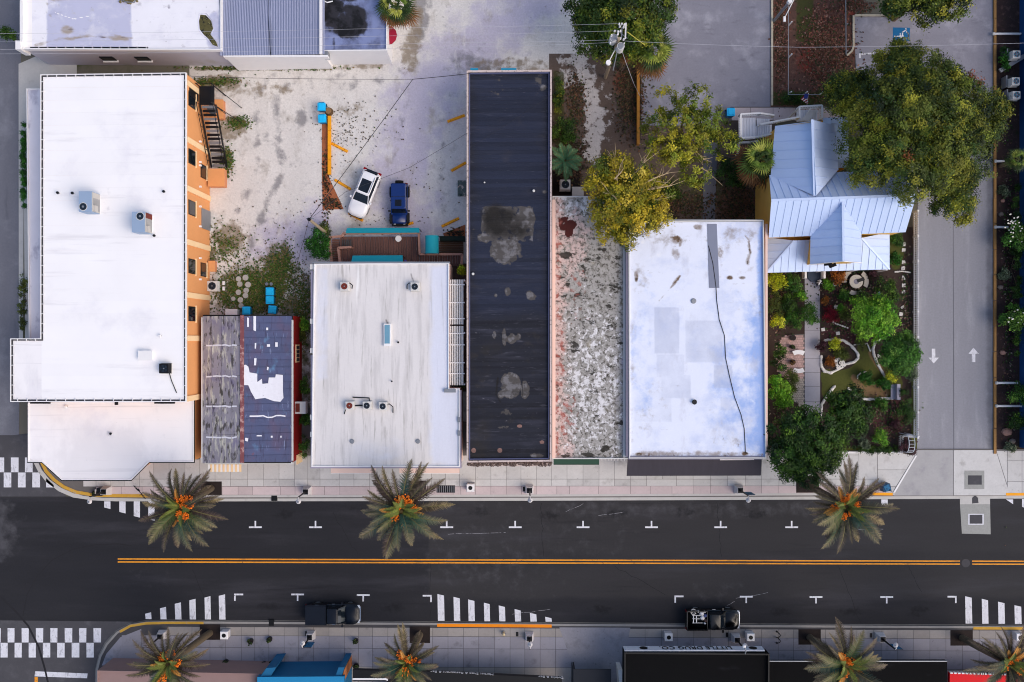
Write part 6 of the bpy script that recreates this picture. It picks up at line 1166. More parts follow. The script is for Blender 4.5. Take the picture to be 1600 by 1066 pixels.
# wire fence and rail at the litter bed
wf = thing('wire_fence', W(1231, 80), 'thin grey wire fence with white posts around the leaf litter bed', 'fence')
pts_f = [(1231, -60), (1231.5, -10), (1232, 40), (1232, 90), (1231.5, 148), (1256, 148), (1281, 148)]
for a, b in zip(pts_f[:-1], pts_f[1:]):
    for z in (.3, .95): beam('wire_rail', wf, W(*a, z), W(*b, z), .05, .05, M_steel)
for a in pts_f: q = W(*a, 0); box('post', wf, (q.x, q.y, .52), (.1, .1, 1.05), M_white)
t = thing('pipe_rail', W(1322, 20), 'low grey pipe rail west of the access parking space', 'rail'); MB().tube([W(1321, -60, .5), W(1322, 85, .5)], .05, 6).build('pipe', M_steel, t)
for y in (-40, 0, 40, 82): q = W(1321.6, y, 0); box('post', t, (q.x, q.y, .25), (.09, .09, .5), M_steel)
kk = thing('parking_kerb', W(1335, 50), 'cream kerb round the corner of the access parking space', 'kerb'); M_crm = mat('cream_kerb', '#b5ab98', .9, .12, 2, rnd=.08)
for k in range(4): pxbox('stone', kk, 1332.5, 24 + k * 12, 1335.5, 35.6 + k * 12, 0, .15, M_crm)
for k in range(5): pxbox('stone', kk, 1336 + k * 11, 22.2, 1346.4 + k * 11, 25, 0, .15, M_crm)
for a, b in (((1334, 72), (1331, 80)), ((1331, 80), (1323, 87))): beam('stone', kk, W(*a, .07), W(*b, .07), .18, .15, M_crm)
k2 = thing('lot_kerb', W(1206, 50), 'long cream kerb along the east side of the bluish parking area', 'kerb')
for k in range(15): pxbox('stone', k2, 1205, -60 + k * 15, 1208, -45.5 + k * 15, 0, .15, M_crm)

# ---------------------------------------------------------------- bins, lamps, street furniture
M_cyan = mat('cyan_plastic', '#1cb8f0', .45, .05, 2); M_cyan2 = mat('dark_cyan_plastic', '#0f6f9c', .5, .05, 2)
def bin_(x, y, rz, label, s=.78):
    h = 1.05; p = W(x, y, h); t = thing('wheelie_bin', (p.x, p.y, 0), label, 'bin', 'cyan wheeled bins'); c_, s_ = math.cos(rz), math.sin(rz)
    MB().box((p.x, p.y, .52), (s * .8, s * .8, .9), rz, taper=1.12).build('body', M_cyan2, t)
    lid = MB().box((p.x, p.y, h - .05), (s, s * 1.0, .06), rz, taper=.92).box((p.x, p.y, h), (s * .72, s * .72, .05), rz, taper=.85).build('lid', M_cyan, t)
    MB().box((p.x - s_ * s * .5, p.y + c_ * s * .5, h - .08), (s * .7, .08, .07), rz).build('handle', M_cyan2, t)
    for q in (-.28, .28): MB().tube([(p.x + c_ * q * 1.1 - s_ * .35, p.y + s_ * q * 1.1 + c_ * .35, .12), (p.x + c_ * q * 1.25 - s_ * .35, p.y + s_ * q * 1.25 + c_ * .35, .12)], .12, 10).build('wheel', M_tyre, t)
    return t
for a in ((502, 166.5, 0, 'upper cyan bin at the head of the yellow rail'), (503, 185, .05, 'lower cyan bin at the head of the yellow rail'), (421, 455.5, 0, 'northernmost cyan bin in the weeds'), (421, 469, 0, 'middle cyan bin in the weeds'), (425, 484, -.1, 'tilted cyan bin against the cottage roof'), (384.5, 485.5, 0, 'lone cyan bin by the white box at the cottage'), (1142.5, 175, 0, 'cyan bin at the end of the back walkway')): bin_(*a)
t = thing('white_cabinet', W(361, 487), 'white utility cabinet behind the red cottage', 'cabinet'); pxbox('body', t, 352.5, 483.5, 370, 494, 0, 1.0, M_cas); pxbox('lid', t, 352, 483, 370.5, 494, 1.0, 1.08, M_white)
for x, y, lb in ((417, 444, 'grey round lid beside the northernmost weed bin'), (424, 444, 'second grey round lid above the weed bins')): p = W(x, y, .1); tag(MB().cyl(p, .16, 0, .2, 10).build('valve_box', M_steel), lb, 'valve box')
M_lampb = mat('lamp_pedestal', '#cfcaca', .8, .06, 3); M_ban = mat('blue_banner', '#2b6a92', .75, .1, 3, layers=[dict(c='#16324c', s=5, lo=.55, hi=.62), dict(c='#9ab6c8', s=8, lo=.66, hi=.72)])
def lamp(x, y, south, label, banner=True):
    b = W(x, y, 0); t = thing('street_lamp', (b.x, b.y, .1), label, 'street lamp', 'street lamps'); sgn = -1 if not south else 1
    for k in range(3): MB().box((b.x, b.y, .12 + .3 * k + .14), (.82 - .1 * k, .82 - .1 * k, .27), 0, taper=.94).box((b.x, b.y, .12 + .3 * k + .285), (.7 - .1 * k, .7 - .1 * k, .03), mi=1).build('pedestal_tier', [M_lampb, M_dark], t)
    MB().tube([(b.x, b.y, 1.0), (b.x, b.y, 3.75)], .09, 8, .06).build('pole', M_dark, t)
    MB().cyl(b, .14, 1.0, 1.25, 10, .1).build('collar', M_dark, t)
    e = Vector((b.x, b.y + sgn * .42, 3.95)); MB().tube([(b.x, b.y, 3.7), (b.x, b.y + sgn * .2, 3.92), e], .045, 6).build('arm', M_lampb, t)
    MB().cyl(e, .24, 3.75, 3.95, 14, .14).build('lamp_shade', M_lampb, t); MB().cyl(e, .10, 3.95, 4.02, 8).build('finial', M_steel, t)
    if banner:
        bx = b.x + (.42 if x < 900 or south else .35); MB().box((bx - .0, b.y - sgn * .05, 2.85), (.7, .04, 1.4)).build('banner', M_ban, t)
        for z in (2.15, 3.56): beam('banner_arm', t, (b.x, b.y - sgn * .05, z), (bx + .36, b.y - sgn * .05, z), .03, .03, M_dark)
    return t
for a in ((169, 766, False, 'street lamp on the north pavement at the western corner', False), (481, 766, False, 'street lamp on the north pavement by the streaked building', False), (827, 764, False, 'street lamp on the north pavement before the black roof', False), (1153, 764, False, 'blue bannered street lamp on the north pavement under the dark awning', True),
          (256, 990, True, 'street lamp behind the fronds of the south western palm', False), (487, 991, True, 'blue bannered lamp on the south pavement below the black pickup', True), (827, 993, True, 'street lamp on the south pavement by the orange kerb', False), (1148, 995, True, 'street lamp on the south pavement below the cluttered pickup', False), (1373, 994, True, 'bannered street lamp on the south pavement beside the south eastern palm', True)): lamp(*a)
def bench_like(x, y, label): pass
def litter(x, y, label, group='white litter bins'):
    h = .95; p = W(x, y, h); t = thing('litter_bin', (p.x, p.y, .1), label, 'litter bin', group); MB().box((p.x, p.y, .52), (.72, .72, .84), 0, taper=.95).build('body', M_lampb, t)
    MB().box((p.x, p.y, .97), (.76, .76, .07), 0, taper=.9).build('top', M_white, t); MB().cyl(p, .20, 1.0, 1.02, 16).build('opening', M_black, t); MB().box((p.x, p.y, .13), (.8, .8, .05)).build('plinth', M_steel, t); return t
for a in ((735, 762.5, 'white litter bin on the north pavement by the black roofed building'), (1045, 996, 'white litter bin with a wide black mouth near the lettered parapet'), (1173, 996, 'white litter bin with a grey lid ring near the wall lamp'), (350, 993, 'white litter bin beside the western palm pit'), (1594, 996, 'white litter bin at the far south eastern palm')): litter(*a)
p = W(787, 991, .6); t = thing('fire_hydrant', (p.x, p.y, .1), 'small cream hydrant on the south pavement by the orange kerb', 'hydrant'); M_hyd = mat('hydrant_cream', '#c8b48c', .6, .08); MB().cyl(p, .13, .1, .62, 10).build('barrel', M_hyd, t); MB().blob((p.x, p.y, .66), (.15, .15, .12), jit=0, seg=10, rows=5).build('bonnet', M_hyd, t); MB().tube([(p.x - .24, p.y, .45), (p.x + .24, p.y, .45)], .07, 8).build('outlet', M_steel, t); MB().cyl(p, .2, .1, .15, 10).build('flange', M_steel, t)
def wave_rack(x, y, label):
    p = W(x, y, 0); t = thing('bicycle_rack', (p.x, p.y, .1), label, 'bike rack'); mb = MB(); L_ = []
    for k in range(25): u = k / 24; L_.append((p.x + .16 * math.sin(u * 4 * math.pi), p.y + .55 - 1.1 * u, .15 + .75 * abs(math.sin(u * 2 * math.pi)) ))
    mb.tube(L_, .045, 6).build('tube', M_dark, t)
    for q in (L_[0], L_[-1]): MB().cyl(q, .11, .1, .14, 8).build('foot', M_dark, t)
wave_rack(1213, 995, 'black wavy bike rack on the south pavement'); 
def bicycle(x, y, az, label):
    p = W(x, y, 0); t = thing('bicycle', (p.x, p.y, .1), label, 'bicycle'); u = Vector((math.cos(az), math.sin(az), 0)); v = Vector((-u.y, u.x, 0)); up = Vector((0, 0, 1))
    for s, lean in ((-.52, .5), (.52, .5)):
        c = p + u * s + up * .42; mb = MB(); ring = [c + (u * math.cos(a) + (up * .86 + v * lean) * math.sin(a)) * .33 for a in np.linspace(0, 2 * math.pi, 15)]; mb.tube(ring, .025, 5).build('tyre', M_tyre, t)
    def pt(s, z): return p + u * s + (up * .86 + v * .5) * (z - .42) + up * .42
    mb = MB()
    for a, b in ((pt(-.52, .42), pt(-.15, .85)), (pt(-.52, .42), pt(0, .4)), (pt(0, .4), pt(-.15, .9)), (pt(0, .4), pt(.35, .82)), (pt(-.15, .85), pt(.35, .86)), (pt(.35, .98), pt(.52, .42))): mb.tube([a, b], .022, 5)
    mb.build('frame', M_dark, t); h_ = pt(.33, 1.0); MB().tube([h_ - v * .3, h_ + v * .3], .02, 5).build('handlebar', M_black, t); q = pt(-.16, .95); MB().box(q, (.26, .13, .06), az).build('saddle', M_black, t)
bicycle(221, 768, R(-48), 'black bicycle leaning on the corner pavement by the yellow kerb')
for x, y, lb in ((156, 769, 'dark wooden box seat among pots at the western corner'),):
    t = thing('planter_box', W(x, y), lb, 'planter box'); pxbox('box', t, x - 5, y - 6, x + 3, y + 6, .1, .6, M_dark); pxbox('rim', t, x - 8, y - 4, x - 6, y + 3, .1, .55, M_lampb)
p = W(1385, 762, 1); t = thing('newspaper_box', (p.x, p.y, .1), 'dark blue street box with posts near the driveway kerb', 'newspaper box'); MB().box((p.x, p.y, .7), (.75, .7, .9), .2).build('body', mat('navy_box', '#184a6c', .6, .1), t); MB().box((p.x, p.y, 1.18), (.5, .55, .08), .5).build('lid', M_ban, t); MB().tube([(p.x + .35, p.y - .3, .1), (p.x + .35, p.y - .3, 1.5)], .04, 6).build('post', M_steel, t)
t = thing('street_sign', W(1499, 1005), 'small teal street sign post beside the far south eastern pit', 'sign'); q = W(1507, 1000, 0); MB().cyl(q, .035, .1, 2.6, 6).build('post', M_steel, t); MB().box((q.x, q.y, 2.35), (.5, .03, .6)).build('plate', M_ban, t)

# ---------------------------------------------------------------- vehicles (local +x forward), placed on the ground
def rr(x0, x1, hw, rf, rr_, z, n=4):
    """Rounded plan outline at height z: rear x0, front x1, half width hw."""
    P = []
    for cx, cy, r_, a0 in ((x1 - rf, hw - rf, rf, 90), (x0 + rr_, hw - rr_, rr_, 180), (x0 + rr_, -hw + rr_, rr_, 270), (x1 - rf, -hw + rf, rf, 0)):
        aa = {90: (0, 90), 180: (90, 180), 270: (180, 270), 0: (270, 360)}[a0]
        for k in range(n + 1): a = R(aa[0] + (aa[1] - aa[0]) * k / n); P.append((cx + r_ * math.cos(a), cy + r_ * math.sin(a), z))
    return P
def car_place(t, px, py, az, z=.0):
    p = W(px, py, 0); t.location = (p.x, p.y, z); t.rotation_euler = (0, 0, az)
def wheels(t, xf, xr, hw, r=.36):
    for x in (xf, xr):
        for s in (-1, 1):
            w_ = MB().tube([(x, s * (hw - .22), r), (x, s * hw, r)], r, 16).build('wheel', M_tyre, t); MB().tube([(x, s * (hw - .02), r), (x, s * (hw + .012), r)], r * .62, 12).build('rim', M_steel, w_)
M_red = MATS['red_siding']; M_tail = mat('tail_lamp', '#8c0d14', .25, .05); M_head = mat('head_lamp', '#c9ced4', .15, .03); M_chrome = mat('chrome', '#cfd2d6', .15, .02, metal=.9)
M_car_w = mat('white_car_paint', '#e9e9ec', .22, .02, spec=.5); M_car_b = mat('blue_car_paint', '#0c2a66', .25, .05, spec=.5); M_car_k = mat('black_car_paint', '#06070a', .2, .05, spec=.5); M_car_n = mat('navy_car_paint', '#080d18', .3, .05, spec=.4)
M_plast = mat('black_plastic', '#17181a', .7, .08)
def suv():
    t = thing('parked_suv', (0, 0, 0), 'white suv with a long dark glass roof parked slantwise on gravel', 'car', None)
    MB().loft([rr(-2.28, 2.32, .88, .5, .35, .32), rr(-2.34, 2.38, .93, .55, .38, .55), rr(-2.33, 2.36, .94, .6, .38, .80), rr(-2.28, 2.22, .90, .65, .36, .98), rr(-2.22, 2.0, .84, .6, .34, 1.06)]).build('body', M_car_w, t, True)
    MB().loft([rr(.85, 2.12, .74, .45, .1, 1.05), rr(.95, 1.95, .66, .4, .1, 1.10)]).build('bonnet', M_car_w, t, True)
    MB().loft([rr(-2.18, 1.02, .83, .22, .28, 1.02), rr(-2.02, .52, .77, .22, .26, 1.32), rr(-1.85, .12, .68, .18, .22, 1.60)]).build('cabin_glass', M_glass, t)
    MB().loft([rr(-1.98, .20, .71, .2, .26, 1.56), rr(-1.95, .16, .68, .2, .24, 1.64), rr(-1.85, .08, .62, .2, .2, 1.68)]).build('roof', M_car_w, t, True)
    MB().loft([rr(-1.25, -.02, .50, .08, .06, 1.675), rr(-1.23, -.04, .49, .08, .06, 1.69)]).build('glass_roof', M_glass, t)
    for s in (-1, 1):
        beam('pillar', t, (1.0, s * .82, 1.03), (.14, s * .66, 1.60), .07, .05, M_car_w); beam('pillar', t, (-2.12, s * .80, 1.03), (-1.86, s * .66, 1.58), .16, .06, M_car_w); beam('roof_rail', t, (-1.7, s * .63, 1.71), (-.05, s * .63, 1.71), .05, .05, M_chrome); beam('pillar', t, (-.55, s * .83, 1.04), (-.62, s * .69, 1.58), .06, .04, M_plast)
        MB().loft([rr(.62, .86, .09, .05, .04, 1.0), rr(.64, .84, .08, .05, .04, 1.14)]).build('mirror', M_car_w, t).matrix_basis = Matrix.Translation((0, s * 1.02, 0))
        MB().loft([rr(1.75, 2.25, .12, .08, .08, .83), rr(1.72, 2.16, .10, .07, .07, .90)]).build('headlight', M_head, t).matrix_basis = Matrix.Translation((0, s * .70, 0))
        MB().box((-2.25, s * .76, .92), (.22, .3, .2)).build('tail_light', M_tail, t)
    MB().box((-2.18, 0, 1.12), (.30, 1.2, .22), taper=.8).build('rear_screen', M_glass, t); MB().box((2.36, 0, .5), (.12, 1.3, .18)).build('grille', M_plast, t); wheels(t, 1.45, -1.35, .92); return t
t = suv(); car_place(t, 571, 304.5, math.atan2(-62, -25))
def jeep():
    t = thing('parked_jeep', (0, 0, 0), 'dark blue boxy jeep with a spare tyre on its tailgate', 'car')
    MB().loft([rr(-1.95, 1.0, .78, .06, .1, .48), rr(-1.97, 1.0, .80, .06, .1, .9), rr(-1.95, 1.0, .79, .06, .1, 1.12)]).build('body', M_car_b, t)
    MB().loft([rr(.85, 1.85, .66, .14, .05, .55), rr(.85, 1.88, .68, .16, .05, 1.0), rr(.88, 1.80, .60, .2, .05, 1.13)]).build('bonnet', M_car_b, t, True)
    MB().loft([rr(-1.90, .86, .76, .05, .08, 1.10), rr(-1.86, .52, .70, .05, .08, 1.72)]).build('cabin_glass', M_glass, t)
    MB().loft([rr(-1.90, .55, .72, .08, .12, 1.70), rr(-1.88, .53, .71, .1, .12, 1.78), rr(-1.80, .46, .64, .1, .12, 1.81)]).build('hard_top', M_car_b, t)
    MB().box((-.02, 0, 1.815), (.62, .62, .02)).build('roof_panel', M_car_n, t); beam('roof_seam', t, (-.62, -.66, 1.815), (-.62, .66, 1.815), .03, .012, M_plast)
    for x in (1.32, -1.22):
        for s in (-1, 1): MB().loft([rr(x - .56, x + .52, .14, .1, .1, .72), rr(x - .46, x + .42, .13, .1, .1, .96)]).build('fender_flare', M_plast, t).matrix_basis = Matrix.Translation((0, s * .83, 0))
    for s in (-1, 1):
        MB().box((.66, s * .93, 1.15), (.12, .22, .2)).build('mirror', M_plast, t); MB().tube([(1.86, s * .46, .88), (1.93, s * .46, .88)], .11, 12).build('headlight', M_head, t); beam('pillar', t, (.86, s * .74, 1.1), (.53, s * .69, 1.72), .08, .06, M_car_b); MB().box((-1.98, s * .7, .95), (.06, .14, .24)).build('tail_light', M_tail, t)
    MB().loft([rr(1.78, 2.06, .80, .1, .05, .45), rr(1.80, 2.04, .78, .1, .05, .66)]).build('front_bumper', M_plast, t); MB().box((-2.05, 0, .52), (.16, 1.5, .2)).build('rear_bumper', M_plast, t)
    sp = MB().tube([(-2.0, 0, 1.0), (-2.26, 0, 1.0)], .40, 18).build('spare_wheel', M_tyre, t); MB().tube([(-2.24, 0, 1.0), (-2.28, 0, 1.0)], .2, 12).build('spare_cover', M_plast, sp); wheels(t, 1.3, -1.2, .88, .40); return t
t = jeep(); car_place(t, 626, 322, R(-90))
def pickup(label, paint, cover, L=2.58):
    t = thing('parked_pickup', (0, 0, 0), label, 'car', 'pickups parked along the south kerb')
    MB().loft([rr(-L, L, .92, .45, .2, .45), rr(-L - .03, L + .03, .97, .5, .22, .75), rr(-L, L - .06, .96, .5, .2, .98)], cap=True).build('body', paint, t, True)
    MB().loft([rr(1.15, L - .12, .80, .4, .08, .97), rr(1.2, L - .3, .70, .4, .08, 1.10)]).build('bonnet', paint, t, True)
    MB().loft([rr(-.55, 1.32, .86, .2, .1, 1.0), rr(-.45, .92, .78, .2, .1, 1.42), rr(-.38, .62, .72, .16, .1, 1.68)]).build('cabin_glass', M_glass, t)
    MB().loft([rr(-.42, .64, .74, .15, .12, 1.66), rr(-.40, .62, .73, .15, .12, 1.73), rr(-.30, .52, .66, .15, .12, 1.76)]).build('roof', paint, t, True)
    for s in (-1, 1):
        beam('bed_rail', t, (-L + .06, s * .90, 1.16), (-.56, s * .90, 1.16), .12, .36, paint); beam('pillar', t, (1.3, s * .82, 1.02), (.64, s * .70, 1.68), .08, .05, paint); MB().box((.95, s * 1.08, 1.12), (.14, .24, .18)).build('mirror', paint, t); MB().box((L - .12, s * .70, .86), (.24, .3, .14)).build('headlight', M_head, t); MB().box((-L + .0, s * .86, .95), (.06, .14, .36)).build('tail_light', M_tail, t)
        for x in (-1.55, 1.6): MB().loft([rr(x - .5, x + .5, .05, .04, .04, .62), rr(x - .4, x + .4, .04, .03, .03, .9)]).build('wheel_arch', M_plast, t).matrix_basis = Matrix.Translation((0, s * .975, 0))
        MB().box((.1, s * .985, .98), (.3, .02, .05)).build('door_handle', M_chrome, t); MB().box((-1.5, s * .97, 1.2), (.34, .02, .06)).build('trim_strip', M_chrome, t)
    MB().box((-L + .06, 0, 1.16), (.10, 1.86, .36)).build('tailgate', paint, t); MB().box((-.58, 0, 1.16), (.08, 1.8, .36)).build('bed_front', paint, t)
    MB().box((L + .02, 0, .68), (.12, 1.4, .24)).build('grille', M_chrome, t)
    if cover: MB().box((-1.56, 0, 1.33), (1.96, 1.78, .06), taper=.97).build('bed_cover', M_car_n, t)
    wheels(t, 1.6, -1.55, .96, .40); return t
t = pickup('black pickup with a covered bed and pale papers behind its windscreen', M_car_n, True); car_place(t, 523, 955, 0)
for s, a in ((-.36, .1), (.30, -.12)): MB().box((.98, s, 1.40), (.44, .52, .015)).build('sun_shade', M_cas, t).matrix_basis = Matrix.Translation((1.0, s, 1.39)) @ Matrix.Rotation(R(41), 4, 'Y') @ Matrix.Rotation(a, 4, 'Z') @ Matrix.Translation((-.98, -s, -1.40))
t2 = pickup('glossy black pickup with white clutter in its open bed', M_car_k, False); car_place(t2, 1110, 963.5, 0)
p = W(1096, 963, 1.0); t = thing('loaded_frame', (p.x - .6, p.y - .2, 1.0), 'pale metal frame lying in the open pickup bed', 'metal frame')
for dx in (-.25, .05): beam('bar', t, (p.x - .55 + dx, p.y - .6, 1.12), (p.x - .55 + dx, p.y + .1, 1.12), .07, .05, M_chrome)
for dy in (-.6, -.2, .12): beam('bar', t, (p.x - .9, p.y + dy, 1.14), (p.x + .1, p.y + dy, 1.14), .06, .05, M_cas)
t = thing('hose_coil', (p.x - .75, p.y + .45, 1.0), 'pale ring of hose in the rear of the open bed', 'hose coil'); mb = MB(); mb.tube([(p.x - .8 + .24 * math.cos(a), p.y + .45 + .26 * math.sin(a), 1.1) for a in np.linspace(.6, 6.0, 14)], .05, 6).build('coil', M_cas, t); MB().tube([(p.x - .8 + .12 * math.cos(a), p.y + .47 + .12 * math.sin(a), 1.14) for a in np.linspace(0, 6.0, 10)], .04, 6).build('inner_coil', M_steel, t)
t = thing('white_bags', (p.x + .2, p.y, 1.0), 'heap of white and blue sacks in the front of the open bed', 'sacks')
for dx, dy, r_, m in ((.0, .3, .24, M_white), (.25, .5, .16, M_cas), (.05, -.1, .26, M_white), (.36, .1, .2, mat('blue_sack', '#59608c', .7, .1)), (.4, -.4, .2, mat('brown_sack', '#5d463e', .8, .1)), (-.35, .52, .14, M_cas), (.3, -.62, .13, M_white)): MB().blob((p.x + dx, p.y + dy, 1.16), (r_, r_ * .8, .2), seg=8, rows=5, jit=.25).build('sack', m, t)

# ---------------------------------------------------------------- poles and wires
M_pole = mat('weathered_pole', '#9a8a74', .9, .15, 2)
t = thing('wooden_pole', W(512, 365), 'leaning grey wooden pole by the round bush', 'utility pole'); tp = W(483, 343, 7.6); bs = W(512, 366, 0); MB().tube([bs, tp], .17, 10, .12).build('pole', M_pole, t); MB().cyl(tp, .16, 7.55, 7.7, 8).build('cap', M_dark, t); beam('bracket', t, tp + Vector((-.3, .1, -.2)), tp + Vector((.4, .1, -.2)), .08, .08, M_steel)
t = thing('utility_pole', W(946, 124), 'utility pole with two grey transformers above the north trees', 'utility pole'); zt = 11.0; tp = W(967, 60, zt); bs = Vector((tp.x + .02, tp.y, 0)); MB().tube([bs, tp], .18, 10, .13).build('pole', M_pole, t)
beam('crossarm', t, W(978, 36, zt - .3), W(977, 61, zt - .3), .12, .12, M_cas); beam('brace_arm', t, W(972, 42, zt - .6), W(971, 60, zt - .6), .1, .1, M_steel); beam('brace_arm', t, W(966, 49, zt - .8), W(980, 60, zt - .4), .06, .06, M_steel)
for x, y, r_ in ((959, 59, .34), (970, 72, .32)):
    q = W(x, y, zt - .4); tr = MB().cyl(q, r_, zt - 1.4, zt - .4, 16).build('transformer', M_cas, t); MB().cyl(q, r_ * 1.05, zt - .44, zt - .36, 16, r_ * .7).build('lid', M_steel, tr); MB().cyl((q.x + r_ * .8, q.y + r_ * .5), .05, zt - .4, zt - .1, 6).build('bushing', M_white, tr)
for x, y in ((968, 36), (972, 36), (976, 37), (969, 40), (975, 41), (961, 47), (966, 48), (970, 47), (966, 52), (970, 59), (975, 60), (956, 54), (954, 66)): q = W(x, y, zt); MB().cyl(q, .09, zt - .35, zt - .05, 8, .05).build('insulator', M_white, t)
mb = MB(); mb.tube([W(963, 74, zt - 1.5), W(951, 97, zt - 1.4)], .05, 6).build('light_arm', M_cas, t); q = W(950.5, 98, zt - 1.4); MB().cyl(q, .22, zt - 1.55, zt - 1.3, 12).build('street_light', M_white, t); MB().tube([W(964, 82, zt - 2), W(958, 110, zt - 3.5)], .05, 6).build('conduit', M_steel, t); beam('guy_bracket', t, W(980, 50, zt - .6), W(1008, 71, zt - 1.2), .06, .06, mat('yellow_guard', '#a8a040', .7, .1))
t = thing('street_light_pole', W(1236, 4), 'grey street light arm reaching in from the north edge', 'street light'); q0 = W(1246, -12, 7); q1 = W(1226, 28, 7.6); MB().cyl(q0, .14, 0, 7, 10).build('pole', M_steel, t); MB().tube([q0, q1], .06, 6, .04).build('arm', M_cas, t); MB().box((q1.x, q1.y - .1, 7.55), (.2, .45, .14)).build('lamp_head', M_white, t); MB().cyl(W(1234, 2, 6.6), .2, 6.3, 6.7, 12).build('transformer_can', M_white, t)
M_wire = mat('black_wire', '#2a2a2e', .6, .1); M_wirel = mat('pale_wire', '#b5b5bd', .5, .1)
def wire(pts, label, m=None, r=.018, group='overhead wires'):
    mb = MB(); m = m or M_wire
    for a, b in zip(pts[:-1], pts[1:]):
        a, b = W(*a), W(*b); n = 12; L_ = (b - a).length; mb.tube([a + (b - a) * (k / n) - Vector((0, 0, L_ * .012 * 4 * (k / n) * (1 - k / n))) for k in range(n + 1)], r, 5)
    return tag(mb.build('overhead_wire', m), label, 'wire', group)
wire([(735, 115, 5.8), (645, 124, 6.6), (483, 343, 7.6)], 'black service cable running from black roof to the wooden pole', r=.03)
wire([(645, 124, 6.6), (350, 121, 6.8), (296, 119, 6.6)], 'thin wire from the cable bend west to the orange block')
wire([(483, 343, 7.6), (462, 420, 5.5), (455, 495, 4.)], 'thin wire dropping from wooden pole to the red cottage'); wire([(483, 343, 7.6), (474, 322, 7.4)], 'short pale wire stub at the wooden pole top', M_wirel)
for i, (y0, y1) in enumerate(((38, 37), (50, 48), (63, 62), (70, 66))): wire([(966, y1, 10.7), (700, y0 + 4, 10.4), (-400, y0 + 14, 10.5)], 'pale power line running west from the utility pole, ' + ('northernmost', 'second', 'third', 'southernmost')[i] + ' of four', M_wirel, .010, 'power lines west of the pole')
wire([(972, 64, 10.7), (1250, 74, 10.3), (1700, 64, 10.6)], 'pale power line running east from the utility pole', M_wirel, .011)
wire([(965, 66, 10.2), (860, 150, 8), (735, 230, 5.6)], 'service drop from the utility pole to the black roof', M_wire, .012); wire([(735, 205, 5.5), (640, 262, 5.8), (540, 300, 6.5), (483, 343, 7.6)], 'second service cable slanting over the parked cars', M_wire, .016); wire([(970, 75, 9.6), (990, 130, 5), (1000, 150, .5)], 'guy wire running down beside the orange timber edge', M_wirel, .018)
# ---------------------------------------------------------------- trees, palms, shrubs
def leaf_mesh(name, C, Nrm, size, cols, parent, aspect=.55):
    """Leaf-sized rhombic faces at points C with normals Nrm; one colour per leaf."""
    n = len(C); r = npr.normal(size=(n, 3)); t = np.cross(Nrm, r); t /= np.linalg.norm(t, axis=1, keepdims=True) + 1e-9; b = np.cross(Nrm, t)
    s = size[:, None]; fold = Nrm * s * .18
    V = np.stack([C - t * s, C - b * s * aspect + fold, C + t * s, C + b * s * aspect + fold], 1).reshape(-1, 3)
    me = bpy.data.meshes.new(name); me.vertices.add(4 * n); me.vertices.foreach_set('co', V.ravel().astype(np.float32))
    me.loops.add(4 * n); me.loops.foreach_set('vertex_index', np.arange(4 * n, dtype=np.int32))
    me.polygons.add(n); me.polygons.foreach_set('loop_start', (np.arange(n) * 4).astype(np.int32)); me.update(calc_edges=True)
    at = me.attributes.new('col', 'FLOAT_COLOR', 'FACE'); at.data.foreach_set('color', np.concatenate([np.clip(cols, 0, 1), np.ones((n, 1))], 1).ravel().astype(np.float32))
    me.materials.append(M_leaf); return link(bpy.data.objects.new(name, me), parent)
def pick(pal, n):
    P = np.array([lin(c) for c, w in pal]); w = np.array([w for c, w in pal], float); return P[npr.choice(len(P), n, p=w / w.sum())]
PAL = dict(
    oak=[('#4f5c1a', 3), ('#717a20', 2.6), ('#30471a', 3), ('#989428', 1.8), ('#1b2e12', 2.8), ('#66702e', 1)],
    dark=[('#1f3a14', 3), ('#2b4c16', 3), ('#3d5d18', 2), ('#16290f', 2), ('#5a7a22', 1)],
    north=[('#294514', 3), ('#3c5516', 3), ('#5a6a18', 2), ('#1c3010', 2), ('#7d7c1c', 1.5)],
    yellow=[('#a08c1c', 3), ('#86801c', 3), ('#bca42a', 1.6), ('#57661c', 2.4), ('#3a4a18', 2.2), ('#c8b048', .5)],
    sparse=[('#7f801e', 3), ('#5d6d1c', 3), ('#3f5518', 2), ('#a09624', 2)],
    lime=[('#4e8a1a', 3), ('#6da324', 3), ('#356b16', 2), ('#93bb3c', 1.4), ('#26500f', 1.4)],
    deep=[('#1d4a12', 3), ('#2d6818', 3), ('#153509', 2), ('#45842a', 1)],
    acid=[('#c2c41c', 3), ('#9aa81c', 2), ('#dede4c', 1), ('#6d8018', 1)],
    olive=[('#4d5a22', 3), ('#66702c', 2), ('#323d18', 2)], rustp=[('#8a4a1c', 3), ('#6a4a1c', 2), ('#a8641c', 1)], red=[('#7a1024', 3), ('#9c1a2e', 2), ('#4c0c1a', 2)],
    burg=[('#3c1c28', 3), ('#55303a', 2), ('#2c3018', 2)], green=[('#2f5a1a', 3), ('#457524', 2), ('#1e3e10', 2), ('#6a8c34', 1)], grey=[('#55624c', 3), ('#6d7a62', 2), ('#3c4a34', 2)])
M_bark2 = mat('bark', '#6a5a48', .95, .25, 4); M_bare = mat('bare_branch', '#b09a78', .9, .15, 4)
